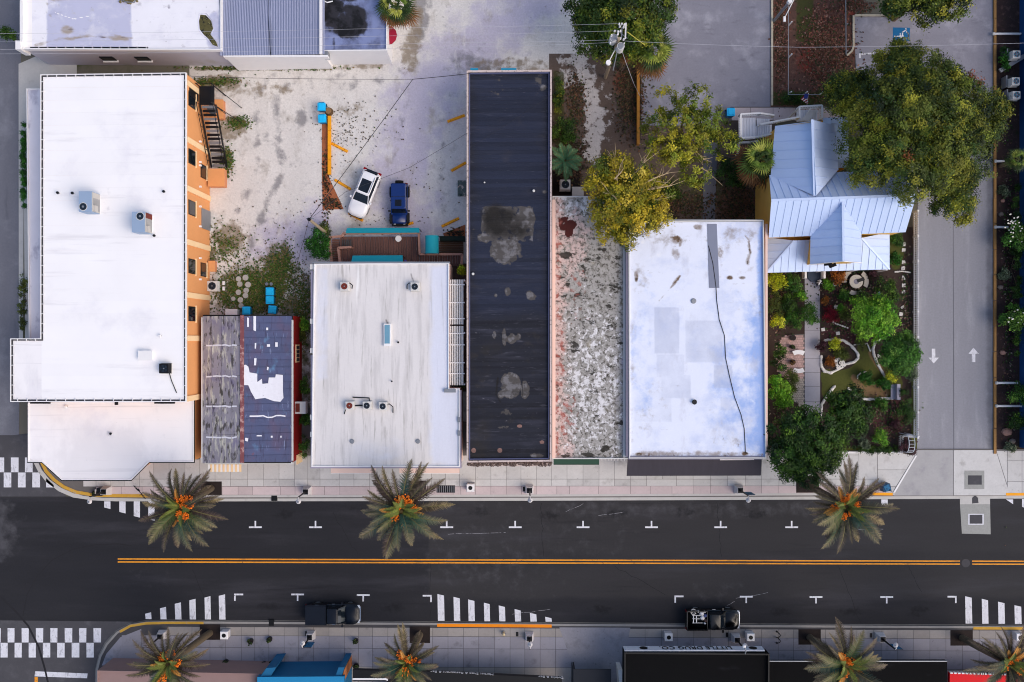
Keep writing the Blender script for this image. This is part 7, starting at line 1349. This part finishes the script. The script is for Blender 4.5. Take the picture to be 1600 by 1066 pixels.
def crown(parent, cx, cy, zb, zt, rad, pal, nclump, nleaf, leaf, lobes=14, cl=.42, ell=(1, 1), gap=.0, name='crown', accents=()):
    """Foliage: lobes spread over a dome give an uneven outline; clumps of leaves sit on the lobes' upper shells, with gaps between."""
    L_ = []; zc = (zb + zt) / 2
    for k in range(lobes):
        a = 2.399963 * k + rng.uniform(-.3, .3); q = math.sqrt((k + .5) / lobes) * .80 + rng.uniform(-.05, .05); r_ = rad * rng.uniform(.24, .38) * (1.15 - .3 * q)
        L_.append((cx + q * rad * ell[0] * math.cos(a), cy + q * rad * ell[1] * math.sin(a), zb + (zt - zb) * (.42 + .42 * math.sqrt(max(0, 1 - q * q))) + rng.uniform(-.05, .08) * (zt - zb), r_, max(.25, min(r_ * .8, (zt - zb) * .4))))
    L_ = np.array(L_); li = npr.choice(len(L_), nclump, p=L_[:, 3] ** 2 / (L_[:, 3] ** 2).sum())
    d = npr.normal(size=(nclump, 3)); d[:, 2] = np.abs(d[:, 2]) * .9 + npr.uniform(-.5, .3, nclump); d /= np.linalg.norm(d, axis=1, keepdims=True)
    sh = npr.uniform(.78, 1.06, nclump)[:, None] * np.where(npr.random(nclump) < .08, 1.18, 1.0)[:, None]
    CC = L_[li, :3] + d * sh * np.stack([L_[li, 3], L_[li, 3], L_[li, 4]], 1)
    lobe_c = pick(pal, len(L_)); clump_c = .35 * lobe_c[li] + .65 * pick(pal, nclump); clump_c *= npr.uniform(.55, 1.35, nclump)[:, None]
    for (ax, ay, ar, c_) in accents:
        m = np.hypot(CC[:, 0] - ax, CC[:, 1] - ay) < ar; clump_c[m] = np.array(lin(c_)) * npr.uniform(.7, 1.2, (m.sum(), 1))
    nclump0 = nclump; per = max(4, nleaf // nclump); idx = np.repeat(np.arange(nclump), per); n = len(idx)
    off = npr.normal(size=(n, 3)) * cl * .5 * np.array([1, 1, .7]); C = CC[idx] + off
    Nm = d[idx] * 1.3 + npr.normal(size=(n, 3)) * .5 + np.array([0, 0, .3]); Nm /= np.linalg.norm(Nm, axis=1, keepdims=True)
    cols = clump_c[idx] * npr.uniform(.78, 1.25, n)[:, None]
    leaf_mesh(name, C, Nm, leaf * npr.uniform(.6, 1.3, n), cols, parent); return L_
def limbs(parent, base, L_, r0, zt, m, name='trunk', n=9, low=.35):
    b = Vector(base); mb = MB(); fork = b + Vector((rng.uniform(-.2, .2), rng.uniform(-.2, .2), zt * low)); mb.tube([b, b + (fork - b) * .5 + Vector((.08, .05, 0)), fork], r0, 9, r0 * .75)
    for q in list(L_)[:n]:
        e = Vector(q[:3]); mid = fork + (e - fork) * .5 + Vector((rng.uniform(-.3, .3), rng.uniform(-.3, .3), .3)); mb.tube([fork, mid, e], r0 * .5, 6, r0 * .12)
    return mb.build(name, m, parent)
def bare(parent, pts_list, m=M_bare, name='bare_branch'):
    for (x0, y0, x1, y1, z0, z1, k) in pts_list:
        mb = MB(); a, b = W(x0, y0, z0), W(x1, y1, z1); mb.tube([a, a + (b - a) * .5 + Vector((rng.uniform(-.2, .2), rng.uniform(-.2, .2), .2)), b], .07, 5, .03)
        for _ in range(k):
            f = rng.uniform(.3, .95); s = a + (b - a) * f; d = (b - a).normalized(); d = Vector((d.x + rng.uniform(-.9, .9), d.y + rng.uniform(-.9, .9), d.z + rng.uniform(-.1, .4))); mid = s + d * rng.uniform(.3, .6); mb.tube([s, mid, mid + d * .5 + Vector((rng.uniform(-.2, .2), rng.uniform(-.2, .2), 0))], .035, 4, .012)
        mb.build(name, m, parent)
def tree(label, px, py, rpx, zb, zt, pal, nclump, nleaf, leaf, cat='tree', ell=(1, 1), lobes=14, cl=.45, bark=None, group=None, name='tree', acc=(), trunk=.28):
    zc = zb + (zt - zb) * .6; c = W(px, py, zc); t = thing(name, (c.x, c.y, 0), label, cat, group); rad = rpx / 16 * (H - zc) / H
    L_ = crown(t, c.x, c.y, zb, zt, rad, PAL[pal], nclump, nleaf, leaf, lobes, cl, ell, accents=[(W(a[0], a[1], zc).x, W(a[0], a[1], zc).y, a[2], a[3]) for a in acc])
    limbs(t, (c.x, c.y, 0), L_, trunk, zt, bark or M_bark2); return t
oak = tree('huge olive oak with patches of rust leaves over the house roof', 1424, 205, 118, 3.0, 10.5, 'oak', 1700, 130000, .10, lobes=44, cl=.50, ell=(1.02, 1.0), acc=((1508, 133, .55, '#8a4a2a'), (1392, 256, .4, '#8a5530')), trunk=.5)
for ox, oy, orr, zt_ in ((1478, 302, 46, 7.5), (1322, 158, 44, 7.0), (1395, 112, 40, 8.0), (1528, 190, 38, 7.5)):
    c = W(ox, oy, zt_ * .7); crown(oak, c.x, c.y, zt_ * .45, zt_, orr / 16 * .93, PAL['oak'], 260, 16000, .10, 12, .48, (1, 1))
tree('broad green tree behind the utility pole', 968, 30, 86, 2.5, 9.0, 'north', 780, 50000, .12, lobes=24, cl=.48, ell=(1, .82), trunk=.4)
tree('dense tree at the top edge over the access parking space', 1440, -8, 70, 2.5, 8.0, 'oak', 500, 30000, .12, lobes=20, cl=.48, ell=(1.1, .62), trunk=.35)
ty = tree('bright yellow tree with bare pale twigs over the mottled roof', 975, 312, 70, 3.0, 9.0, 'yellow', 620, 34000, .11, lobes=24, cl=.42, ell=(.95, 1.05), trunk=.3)
bare(ty, [(985, 300, 1050, 290, 8.3, 8.0, 8), (990, 310, 1040, 315, 8.3, 8, 7), (965, 290, 960, 240, 8.5, 8, 8), (980, 280, 1010, 250, 8.5, 8, 8), (970, 320, 950, 300, 8.9, 8.8, 4), (995, 330, 1025, 345, 8, 7.4, 6), (1000, 290, 1045, 270, 8.4, 8, 7), (960, 280, 975, 262, 8.9, 8.6, 4)])
ts = tree('loose yellow green tree with pale limbs beside the parking area', 1072, 215, 74, 2.5, 8.0, 'sparse', 260, 15000, .11, lobes=15, cl=.40, ell=(1.0, 1.05), trunk=.25)
bare(ts, [(1060, 215, 1015, 205, 6.8, 6.6, 6), (1065, 215, 1085, 205, 7.2, 7.2, 6), (1070, 225, 1100, 250, 7, 6.8, 6), (1050, 200, 1035, 190, 7, 7, 5), (1085, 225, 1110, 212, 7.2, 7, 6), (1095, 262, 1108, 270, 5, 4.6, 4), (1040, 222, 1010, 240, 6.5, 6, 5)])
# low growth round the yard
def shrub(label, px, py, rpx, h, pal, n=None, leaf=.07, ell=(1, 1), group=None, lobes=7, name='shrub', cat='shrub', cl=None):
    c = W(px, py, h * .6); t = thing(name, (c.x, c.y, 0), label, cat, group); rad = rpx / 16.; n = n or int(500 + rad * rad * 1900); L_ = crown(t, c.x, c.y, .05, h, rad * .95, PAL[pal], max(30, n // 26), n, leaf, lobes, cl or min(.32, .18 + rad * .1), ell, name='foliage'); mb = MB()
    for q in L_[:5]: mb.tube([(c.x, c.y, 0), ((c.x + q[0]) / 2, (c.y + q[1]) / 2, q[2] * .6), q[:3]], .035, 5, .012)
    mb.build('stem', M_bark2, t); return t
for a in [('dense round dark bush under the wooden pole', 500, 382, 25, 2.4, 'deep', None, .08, (.85, 1.05)), ('small loose bush at the foot of the wooden pole', 507, 358, 10, 1.4, 'olive'),
    ('yellow green bush at the top of alley beside the red cottage', 478, 508, 9, 1.4, 'lime'), ('upper clipped bush in the alley beside the red cottage', 477, 603, 10, 1.5, 'green', None, .06, (.8, 1.5)), ('middle clipped bush in the alley beside the red cottage', 477, 656, 10, 1.3, 'green'), ('lowest clipped bush in the alley beside the red cottage', 477, 700, 11, 1.5, 'green', None, .06, (.8, 2.0)), ('weedy bush at the north end of the alley', 471, 525, 9, .9, 'olive'),
    ('dark bush in the yard north of the small palm', 882, 205, 22, 1.8, 'dark'), ('narrow green growth along the black roof wall', 873, 150, 10, 1.0, 'north', 2600, .07, (.8, 3.6), None, 16), ('dark shrub south of the loose yellow tree', 1140, 272, 24, 1.8, 'dark'), ('green shrub between the two yellow trees', 1050, 300, 16, 1.5, 'north'),
    ('tall acid yellow bush at the porch corner', 1211, 440, 16, 2.2, 'acid'), ('dark leafy shrub west of the porch steps', 1237, 444, 15, 1.6, 'green'), ('small green bush beside the concrete walk top', 1250, 462, 9, 1.0, 'lime'), ('olive column bush beside the bluish roof', 1208, 480, 13, 2.2, 'olive', None, .07, (.9, 2.4)), ('yellow tinged bush by the bluish roof', 1213, 503, 11, 1.9, 'acid'),
    ('dark shrub mass in the west garden bed', 1232, 478, 18, 1.2, 'dark'), ('green round shrub hanging over the walk', 1262, 492, 18, 2.0, 'green'), ('bright green shrub west of the walk', 1237, 500, 15, 1.6, 'green'), ('dark green shrub south of the acid bush row', 1216, 560, 15, 1.8, 'dark', None, .08, (.9, 1.9)),
    ('bright glossy bush beside the brick patio', 1215, 617, 22, 3.0, 'lime', None, .10, (.85, 1.4)), ('fine leaved olive shrub reaching over the patio', 1236, 590, 12, 1.4, 'olive'), ('small olive shrub below the patio edge', 1234, 606, 10, 1.3, 'olive'),
    ('orange brown shrub under the porch eave', 1308, 434, 13, 1.3, 'rustp'), ('small lime bush beside porch urn', 1293, 446, 9, .9, 'lime'), ('orange flower clump beside the walk', 1289, 470, 6, .7, 'rustp'), ('crimson plant beside the walk', 1298, 492, 13, 1.0, 'red'), ('small bright green bush beside the crimson plant', 1313, 484, 6, .8, 'lime'), ('brownish shrub touching the lime tree', 1320, 492, 10, 1.0, 'olive'),
    ('dark evergreen shrub north east of the lime tree', 1385, 455, 20, 1.6, 'dark', None, .07, (1.0, 1.2)), ('low dark shrub below the stone table', 1345, 468, 14, .8, 'dark'), ('green ground shrub by the porch east end', 1400, 376, 11, .8, 'green'), ('dark green shrub along the fence below porch', 1397, 405, 11, 1.0, 'deep'),
    ('yellow orange flowers in the stone ringed bed', 1303, 538, 10, .7, 'acid'), ('green clump in the stone ringed bed', 1316, 552, 12, .6, 'olive'), ('rust clump at the plaque', 1297, 566, 7, .5, 'rustp'), ('dark small bush at walk edge by the ring', 1283, 541, 9, .9, 'burg'),
    ('round clipped bush in the lawn island', 1353, 592, 13, 1.0, 'deep'), ('low mixed plants south of the lime tree', 1345, 532, 9, .5, 'olive'), ('small shrub in the red soil east bed', 1398, 665, 9, .6, 'burg'), ('fern clump under the lime tree west side', 1318, 462, 9, .6, 'green'), ('dark ground plant by the stone table', 1362, 430, 9, .5, 'burg'), ('small dark bush east of the clipped bush', 1380, 600, 11, .6, 'deep'), ('yellow spiky plant north of the bench', 1391, 590, 8, .7, 'acid'), ('pale leaved shrub against the picket fence', 1420, 578, 14, 1.6, 'grey', None, .08, (.8, 1.6)), ('dark shrub row south of the bench', 1412, 640, 17, 1.6, 'dark', None, .07, (.8, 2.0)), ('green fern clump south of the stone edge', 1375, 632, 12, .8, 'green'),
    ('rounded bright bush near the pavement kerb', 1373, 684, 14, 1.4, 'lime'), ('small grey green bush near the pavement kerb', 1349, 692, 9, 1.0, 'grey'), ('burgundy bush outside the corner gate', 1416, 699, 14, 1.3, 'burg'),
    ('low hedge strip behind the pavement kerb', 1370, 702, 9, .5, 'dark', 3200, .06, (6.0, .7), None, 24), ('dark hedge at the top of the walkway', 1245, 156, 14, .8, 'dark', None, .07, (1.8, .8)),
    ('dark little tree at the kerb by the north west corner', 17, 57, 13, 3.0, 'dark'), ('narrow green hedge along the west wing', 39.5, 260, 5, .9, 'deep', 9000, .06, (.8, 18.), None, 46), ('straggly weeds along the west verge', 37, 470, 8, .8, 'olive', 2600, .07, (.7, 8.), None, 18), ('green climber at the foot of the pergola', 718, 599, 11, 2.8, 'olive'), ('yellow green plant at the head of the pergola alley', 722, 424, 7, 2.2, 'acid'),
    ('big shrub by the north condenser stand', 1568, 95, 10, 1.0, 'deep', None, .07, (.8, 2.2)), ('bush strip under the blue building condensers', 1572, 170, 12, 1.0, 'olive', None, .07, (.9, 1.6)), ('white flowering shrub on the bark strip', 1586, 372, 24, 2.2, 'green', None, .10), ('second white flowering shrub level with the arrows', 1583, 497, 22, 2.0, 'green', None, .10), ('feathery green shrub below the middle pipe', 1590, 616, 18, 1.8, 'green'), ('dark clipped hedge along the blue wall', 1586, 420, 8, 1.2, 'dark', 9000, .07, (.8, 24.), None, 40), ('dark shrub at the south end of the bark strip', 1587, 660, 14, 1.4, 'dark'),
    ('silvery clump upper on the bark strip', 1567, 300, 9, .5, 'grey'), ('silvery clump above the arrows', 1568, 430, 9, .5, 'grey'), ('silvery clump near the pavement', 1577, 700, 8, .5, 'grey')]: shrub(*a)
for nm, cx, cy, k_ in (('upper', 1586, 372, 26), ('lower', 1583, 497, 22)):
    pass
tree('round lime green tree in the middle of the garden', 1362, 497, 37, 1.0, 4.2, 'lime', 420, 17000, .10, lobes=16, cl=.34, trunk=.16)
tree('dark green tree overhanging the front pavement', 1253, 695, 64, 1.8, 6.0, 'dark', 560, 34000, .11, lobes=24, cl=.42, ell=(.95, .95), trunk=.25)
tree('mid green tree touching the dark pavement tree', 1322, 645, 39, 1.2, 4.6, 'dark', 480, 18000, .10, lobes=16, cl=.36, ell=(.95, 1.15), trunk=.18)
tree('rounded dark green tree beside the stepping stones', 1402, 552, 34, 1.0, 4.0, 'green', 420, 15000, .09, lobes=14, cl=.34, ell=(.95, 1.05), trunk=.16)
# white blossoms on the two flowering shrubs belong to them as parts
M_bloss = mat('white_petal', '#e8e4d8', .7, .05)
for sh in [o for o in bpy.data.objects if o.parent is None and 'white flowering' in str(o.get('label', ''))]:
    mb = MB()
    for _ in range(30): a = rng.uniform(0, 6.28); q = rng.uniform(.1, 1.1); mb.blob((sh.location.x + q * math.cos(a), sh.location.y + q * math.sin(a), rng.uniform(1.4, 2.3)), (.10, .08, .05), seg=5, rows=3)
    tag(mb.build('blossom', M_bloss, sh), kind='stuff')

# weeds and fallen leaves on the gravel
def litter_field(name, label, spots, n, size, pal, z=.02, kindn='stuff'):
    P = np.concatenate([np.stack([npr.normal(x, rx * .5, int(n * w)), npr.normal(y, ry * .5, int(n * w))], 1) for x, y, rx, ry, w in spots]); m = len(P)
    C = np.stack([(P[:, 0] - 800) / 16, (533 - P[:, 1]) / 16, npr.uniform(.01, .06, m) + z], 1); Nm = npr.normal(size=(m, 3)) * .35 + np.array([0, 0, 1.]); Nm /= np.linalg.norm(Nm, axis=1, keepdims=True)
    o = leaf_mesh(name, C, Nm, size * npr.uniform(.5, 1.5, m), pick(pal, m) * npr.uniform(.6, 1.2, m)[:, None], None, .7); return tag(o, kind='stuff')
litter_field('fallen_leaves', '', [(535, 205, 44, 46, .26), (580, 200, 50, 40, .1), (470, 430, 30, 70, .18), (440, 350, 70, 40, .07), (640, 290, 90, 60, .1), (600, 345, 60, 10, .06)], 700, .075, [('#625c4c', 3), ('#5a4a38', 2), ('#4c5430', 1)])
litter_field('weeds', '', [(395, 455, 60, 40, .5), (440, 425, 26, 40, .2), (350, 385, 44, 34, .07), (474, 480, 16, 50, .12), (372, 192, 20, 10, .05), (355, 252, 10, 24, .05), (335, 128, 46, 8, .05), (400, 107, 110, 3, .08)], 8000, .09, [('#46601e', 4), ('#34501a', 4), ('#6a6230', 3), ('#7d6a48', 1)], .03)
litter_field('bark_plants', '', [(510, 290, 8, 60, .6), (519, 318, 16, 8, .3), (712, 364, 14, 6, .2)], 420, .10, [('#2c2418', 3), ('#3a3a1c', 2), ('#6a3c28', 2)], .04)
litter_field('garden_litter', '', [(1390, 650, 36, 34, .35), (1320, 505, 34, 30, .3), (1330, 450, 60, 34, .35), (1220, 470, 22, 50, .25), (1225, 650, 22, 30, .15), (1415, 480, 8, 80, .2), (1575, 450, 10, 240, .4)], 2600, .10, [('#4a3030', 3), ('#6a4a3c', 2), ('#2c3a1a', 3), ('#8a7a6a', .8), ('#3c5a1e', 1.5)], .03)
litter_field('yard_litter', '', [(985, 150, 22, 60, .4), (890, 250, 24, 40, .2), (1030, 320, 90, 22, .3), (1150, 320, 34, 34, .2), (900, 160, 16, 50, .15)], 6000, .10, [('#4a3626', 3), ('#6a4a34', 2), ('#2c2a1a', 2), ('#3c4420', 1.5)])
litter_field('bed_litter', '', [(1290, 80, 40, 70, .8), (1218, 60, 10, 90, .25), (1335, 10, 30, 14, .1)], 5000, .10, [('#5a382c', 3), ('#7a4a3a', 2), ('#34381a', 2), ('#8a6a5a', 1)])

# -- palms
def frond_mesh(name, L, p0, p1, wl, base_c, tip_c, n=30, vang=.5, seg=9):
    """A feather frond along +x from the origin: rachis bends from pitch p0 to p1; slim leaflets both sides, drying towards the tip."""
    V, F, Cc = [], [], []; x = z = 0.0; pts = []
    for k in range(n + 1):
        t = k / n; p = p0 + (p1 - p0) * t ** 1.3; pts.append((x, z, p)); x += L / n * math.cos(p); z += L / n * math.sin(p)
    b, e = np.array(lin(base_c)), np.array(lin(tip_c))
    for k in range(n):   # rachis
        (xa, za, pa), (xb, zb_, pb) = pts[k], pts[k + 1]; w = .045 * (1 - k / n) + .012; i = len(V); V += [(xa, -w, za + .01), (xa, w, za + .01), (xb, w * .9, zb_ + .01), (xb, -w * .9, zb_ + .01)]; F.append((i, i + 1, i + 2, i + 3)); Cc.append(np.array(lin('#6f6840')) * (.7 + .3 * rng.random()))
    for k in range(3, n + 1):
        t = k / n; xa, za, pa = pts[k]; ln = 1.15 * wl * (math.sin(math.pi * min(1, .12 + t * .88)) ** .6) * rng.uniform(.8, 1.1) * (1 if t < .9 else .8)
        for s in (-1, 1):
            for j in range(2):
                fw = .85 + .35 * t + rng.uniform(-.15, .15); yy = math.sin(1.25 - .45 * t) * ln; xx = math.cos(1.25 - .45 * t) * ln * fw; up = math.sin(vang) * ln * rng.uniform(.6, 1.1) - ln * .25 * t; o_ = j * L / n * .5
                dx, dz = math.cos(pa), math.sin(pa); tip = (xa + (xx + o_) * dx - up * dz * .5, s * yy, za + (xx + o_) * dz * .6 + up * .7); w = .036 + .02 * rng.random(); i = len(V)
                V += [(xa + o_ * dx - w, s * .02, za + o_ * dz), (xa + o_ * dx + w, s * .02, za + o_ * dz), tip]; F.append((i, i + 1, i + 2)); dry = np.clip(t * 1.25 - .45 + rng.uniform(-.25, .25), 0, 1); Cc.append((b * (1 - dry) + e * dry) * rng.uniform(.7, 1.25))
    me = bpy.data.meshes.new(name); me.from_pydata(V, [], F); at = me.attributes.new('col', 'FLOAT_COLOR', 'FACE'); at.data.foreach_set('color', np.concatenate([np.clip(np.array(Cc), 0, 1), np.ones((len(Cc), 1))], 1).ravel().astype(np.float32)); me.materials.append(M_leaf); return me
FR = dict(up=[frond_mesh('frond', 3.0, R(78), R(35), .42, '#77803a', '#5a6830') for _ in range(2)],
    teal=[frond_mesh('frond', 4.1, R(q), R(q - 62), .62, c1, '#85745a') for q, c1 in ((48, '#2c4a3c'), (36, '#37503c'), (26, '#23403a'), (44, '#4a5a30'))],
    gold=[frond_mesh('frond', 2.5, R(50), R(8), .40, '#b8742a', '#d8a050') for _ in range(2)],
    dry=[frond_mesh('frond', 4.2, R(q), R(q - 58), .50, c1, c2) for q, c1, c2 in ((34, '#3c3628', '#75665a'), (22, '#382c24', '#6a5a50'), (12, '#4a4030', '#a8946c'), (40, '#38382a', '#5a4c42'))],
    low=[frond_mesh('frond', 4.0, R(q), R(q - 66), .46, '#463c2e', '#8d7a66') for q in (4, -8)])
mbf = MB()
for k in range(70): a = rng.uniform(0, 6.28); q = rng.uniform(0, 1) ** .5; mbf.blob((.60 + .34 * q * math.cos(a), .26 * q * math.sin(a), -.05 + rng.uniform(-.1, .14)), rng.uniform(.035, .06), seg=5, rows=3)
MF = mbf.mesh('fruit_cluster', mat('orange_fruit', '#f2801a', .6, .2, 8, layers=[dict(c='#a8421a', s=10, lo=.55, hi=.65)]))
def canary(px, py, pit, label, dark_up=True, z=8.6, sc=1.0, nfruit=5, seed=0, tealw=.4):
    r_ = random.Random(seed); c = W(px, py, z); b = W(pit[0], pit[1], .1); t = thing('date_palm', (b.x, b.y, .1), label, 'palm tree', 'date palms along the main street')
    mb = MB(); mb.tube([b, b + (c - b) * .5 + Vector((0, 0, .2)), c - Vector((0, 0, .5))], .34, 12, .30); tr = mb.build('trunk', mat('palm_trunk', '#5c5040', .95, .3, 5), t)
    MB().blob(c - Vector((0, 0, .45)), (.5, .5, .6), seg=10, rows=5).build('crown_base', mat('palm_boot', '#6a5a38', .9, .25, 5), t)
    def add(me, az, s, tilt=0.0):
        o = bpy.data.objects.new('frond', me); o.location = c + Vector((math.cos(az) * .15, math.sin(az) * .15, -.1)); o.rotation_euler = (r_.uniform(-.35, .35), tilt, az); o.scale = (s, s, s); link(o, t)
    for k in range(7): add(FR['up'][k % 2], k * 2.4 + r_.random(), sc * r_.uniform(.7, .9), r_.uniform(-.1, .2))
    for k in range(39):
        az = k * 2.399963 + r_.uniform(-.18, .18); sy = math.sin(az); teal = r_.random() < (tealw if sy < .25 else .12)
        kind = 'teal' if teal else ('dry' if k < 31 else 'low'); add(FR[kind][r_.randrange(len(FR[kind]))], az, sc * r_.uniform(.66, 1.12), r_.uniform(-.25, .16))
    for k in range(5): add(FR['gold'][k % 2], r_.uniform(0, 6.28), sc * r_.uniform(.6, .95), r_.uniform(-.15, .2))
    for k in range(nfruit):
        az = r_.uniform(0, 6.28) if k > 2 else .3 + .9 * k; o = bpy.data.objects.new('fruit_cluster', MF); o.location = c + Vector((0, 0, .62)); o.rotation_euler = (0, r_.uniform(-.1, .25), az); s = r_.uniform(1.0, 1.5); o.location.xy += Vector((math.cos(az), math.sin(az))) * r_.uniform(-.2, .35); o.scale = (s, s, s); link(o, t)
    return t
canary(283, 793, (330, 763), 'date palm at the western end of the north pavement', seed=3, nfruit=9, sc=.93)
canary(627, 797, (652, 764), 'date palm in front of the streaked white roof', seed=5, nfruit=9, sc=1.02, tealw=.6)
canary(1322, 791, (1263, 758), 'date palm in front of the garden near the driveway', seed=8, nfruit=9, sc=.98)
canary(263, 1037, (328, 989), 'date palm on the south pavement by the curved corner', seed=11, nfruit=5, sc=.92, tealw=.3)
canary(636, 1036, (656, 992), 'smallest date palm on the south pavement by the orange kerb', seed=14, nfruit=4, sc=.72, tealw=.3)
canary(1322, 1040, (1265, 996), 'date palm on the south pavement beside the black canopy roof', seed=17, nfruit=5, sc=.95, tealw=.3)
canary(1576, 1036, (1503, 997), 'date palm over the red awning in the south east', seed=21, nfruit=5, sc=.95, tealw=.3)
# fan palms
def fan_mesh(name, c1, c2, rad=1.1, n=20, pet=.62, pitch=.5):
    V, F, Cc = [], [], []; cp, sp = math.cos(pitch), math.sin(pitch); hub = np.array([pet * cp, 0, pet * sp]); i = 0
    V += [(0, -.025, 0), (0, .025, 0), (hub[0], .02, hub[2]), (hub[0], -.02, hub[2])]; F.append((0, 1, 2, 3)); Cc.append(np.array(lin('#8a8a48')))
    for k in range(n):
        a = -1.45 + 2.9 * k / (n - 1); r_ = rad * rng.uniform(.85, 1.05) * (1 - .25 * abs(a) / 1.45); droop = -.14 * rad * rng.uniform(.5, 1.3)
        for s in (0,):
            d = np.array([math.cos(a) * cp, math.sin(a), math.cos(a) * sp * .4]); m_ = hub + d * r_ * .55 + np.array([0, 0, .05]); e = hub + d * r_ + np.array([0, 0, droop]); nrm = np.array([-math.sin(a), math.cos(a), 0]) * .048; i = len(V)
            V += [tuple(hub), tuple(m_ - nrm), tuple(e), tuple(m_ + nrm)]; F += [(i, i + 1, i + 2, i + 3)]; Cc.append((np.array(lin(c1)) * .75 + np.array(lin(c2)) * .25) * rng.uniform(.7, 1.3))
    me = bpy.data.meshes.new(name); me.from_pydata(V, [], F); at = me.attributes.new('col', 'FLOAT_COLOR', 'FACE'); at.data.foreach_set('color', np.concatenate([np.clip(np.array(Cc), 0, 1), np.ones((len(Cc), 1))], 1).ravel().astype(np.float32)); me.materials.append(M_leaf); return me
FAN = dict(g=[fan_mesh('fan_leaf', c, c2, pitch=p, n=15, rad=q) for c, c2, p, q in (('#24380f', '#3a4a1a', 1.2, .8), ('#46601a', '#6a7a2c', .85, 1.0), ('#6f8228', '#a09a48', .5, 1.15), ('#1e3210', '#3a4a1c', .3, 1.2), ('#8a9438', '#b8b058', .65, 1.1), ('#2c4412', '#4a5a24', .1, 1.25))], d=[fan_mesh('fan_leaf', c, '#8a5a30', pitch=p, n=13, pet=1.0) for c, p in (('#6d4828', -.15), ('#8a5a34', -.3), ('#4d3a22', .05))])
def sabal(px, py, z, label, s=1.0, n=26, dry=9, seed=0, group='cabbage palms', dryarc=None):
    r_ = random.Random(seed); c = W(px, py, z); t = thing('cabbage_palm', (c.x, c.y, 0), label, 'palm tree', group); MB().tube([(c.x, c.y, 0), (c.x + .05, c.y, z)], .2, 10, .17).build('trunk', M_bark2, t)
    for k in range(n + dry):
        d = k >= n; az = k * 2.399963 + r_.uniform(-.2, .2)
        if d and dryarc: az = r_.uniform(*dryarc)
        L_ = FAN['d' if d else 'g']; o = bpy.data.objects.new('fan_leaf', L_[r_.randrange(len(L_))]); o.location = c - Vector((0, 0, .25 if d else 0)); q = s * r_.uniform(.8, 1.1); o.scale = (q, q, q); o.rotation_euler = (r_.uniform(-.4, .4), r_.uniform(-.25, .2) * (.4 if d else 1), az); link(o, t)
    return t
sabal(619, 8, 4.5, 'cabbage palm beside the black stained flat roof', 1.25, 24, 8, 1, dryarc=(R(200), R(330))); sabal(1190, 249, 4.2, 'cabbage palm by the back porch of the yellow house', 1.4, 28, 12, 2, dryarc=(R(150), R(290)))
sabal(1018, 78, 6.0, 'cabbage palm with orange dead skirt by the parking area', 1.3, 28, 14, 3, dryarc=(R(210), R(350))); sabal(982, 72, 6.2, 'cabbage palm tucked under the utility pole', .8, 22, 8, 4, dryarc=(R(230), R(310))); sabal(1590, 250, 3.0, 'green fan palm against the blue building', .8, 22, 0, 6)
r_ = random.Random(5); c = W(883, 252, 2.6); t = thing('pygmy_palm', (c.x, c.y, 0), 'small blue green feather palm beside the yard condenser', 'palm tree'); MB().tube([(c.x, c.y, 0), c], .12, 8, .1).build('trunk', M_bark2, t)
PY = [frond_mesh('frond', 1.9, R(q), R(q - 70), .38, '#3f6a48', '#6a8a5a', 22) for q in (55, 35, 15)]
for k in range(22): o = bpy.data.objects.new('frond', PY[k % 3]); o.location = c; o.rotation_euler = (r_.uniform(-.2, .2), r_.uniform(-.2, .1), k * 2.4); q = r_.uniform(.8, 1.05); o.scale = (q, q, q); link(o, t)
o = bpy.data.objects.new('fruit_cluster', MF); o.location = W(881, 262, 2.3); o.scale = (.5, .5, .5); o.rotation_euler = (0, 0, R(250)); link(o, t)
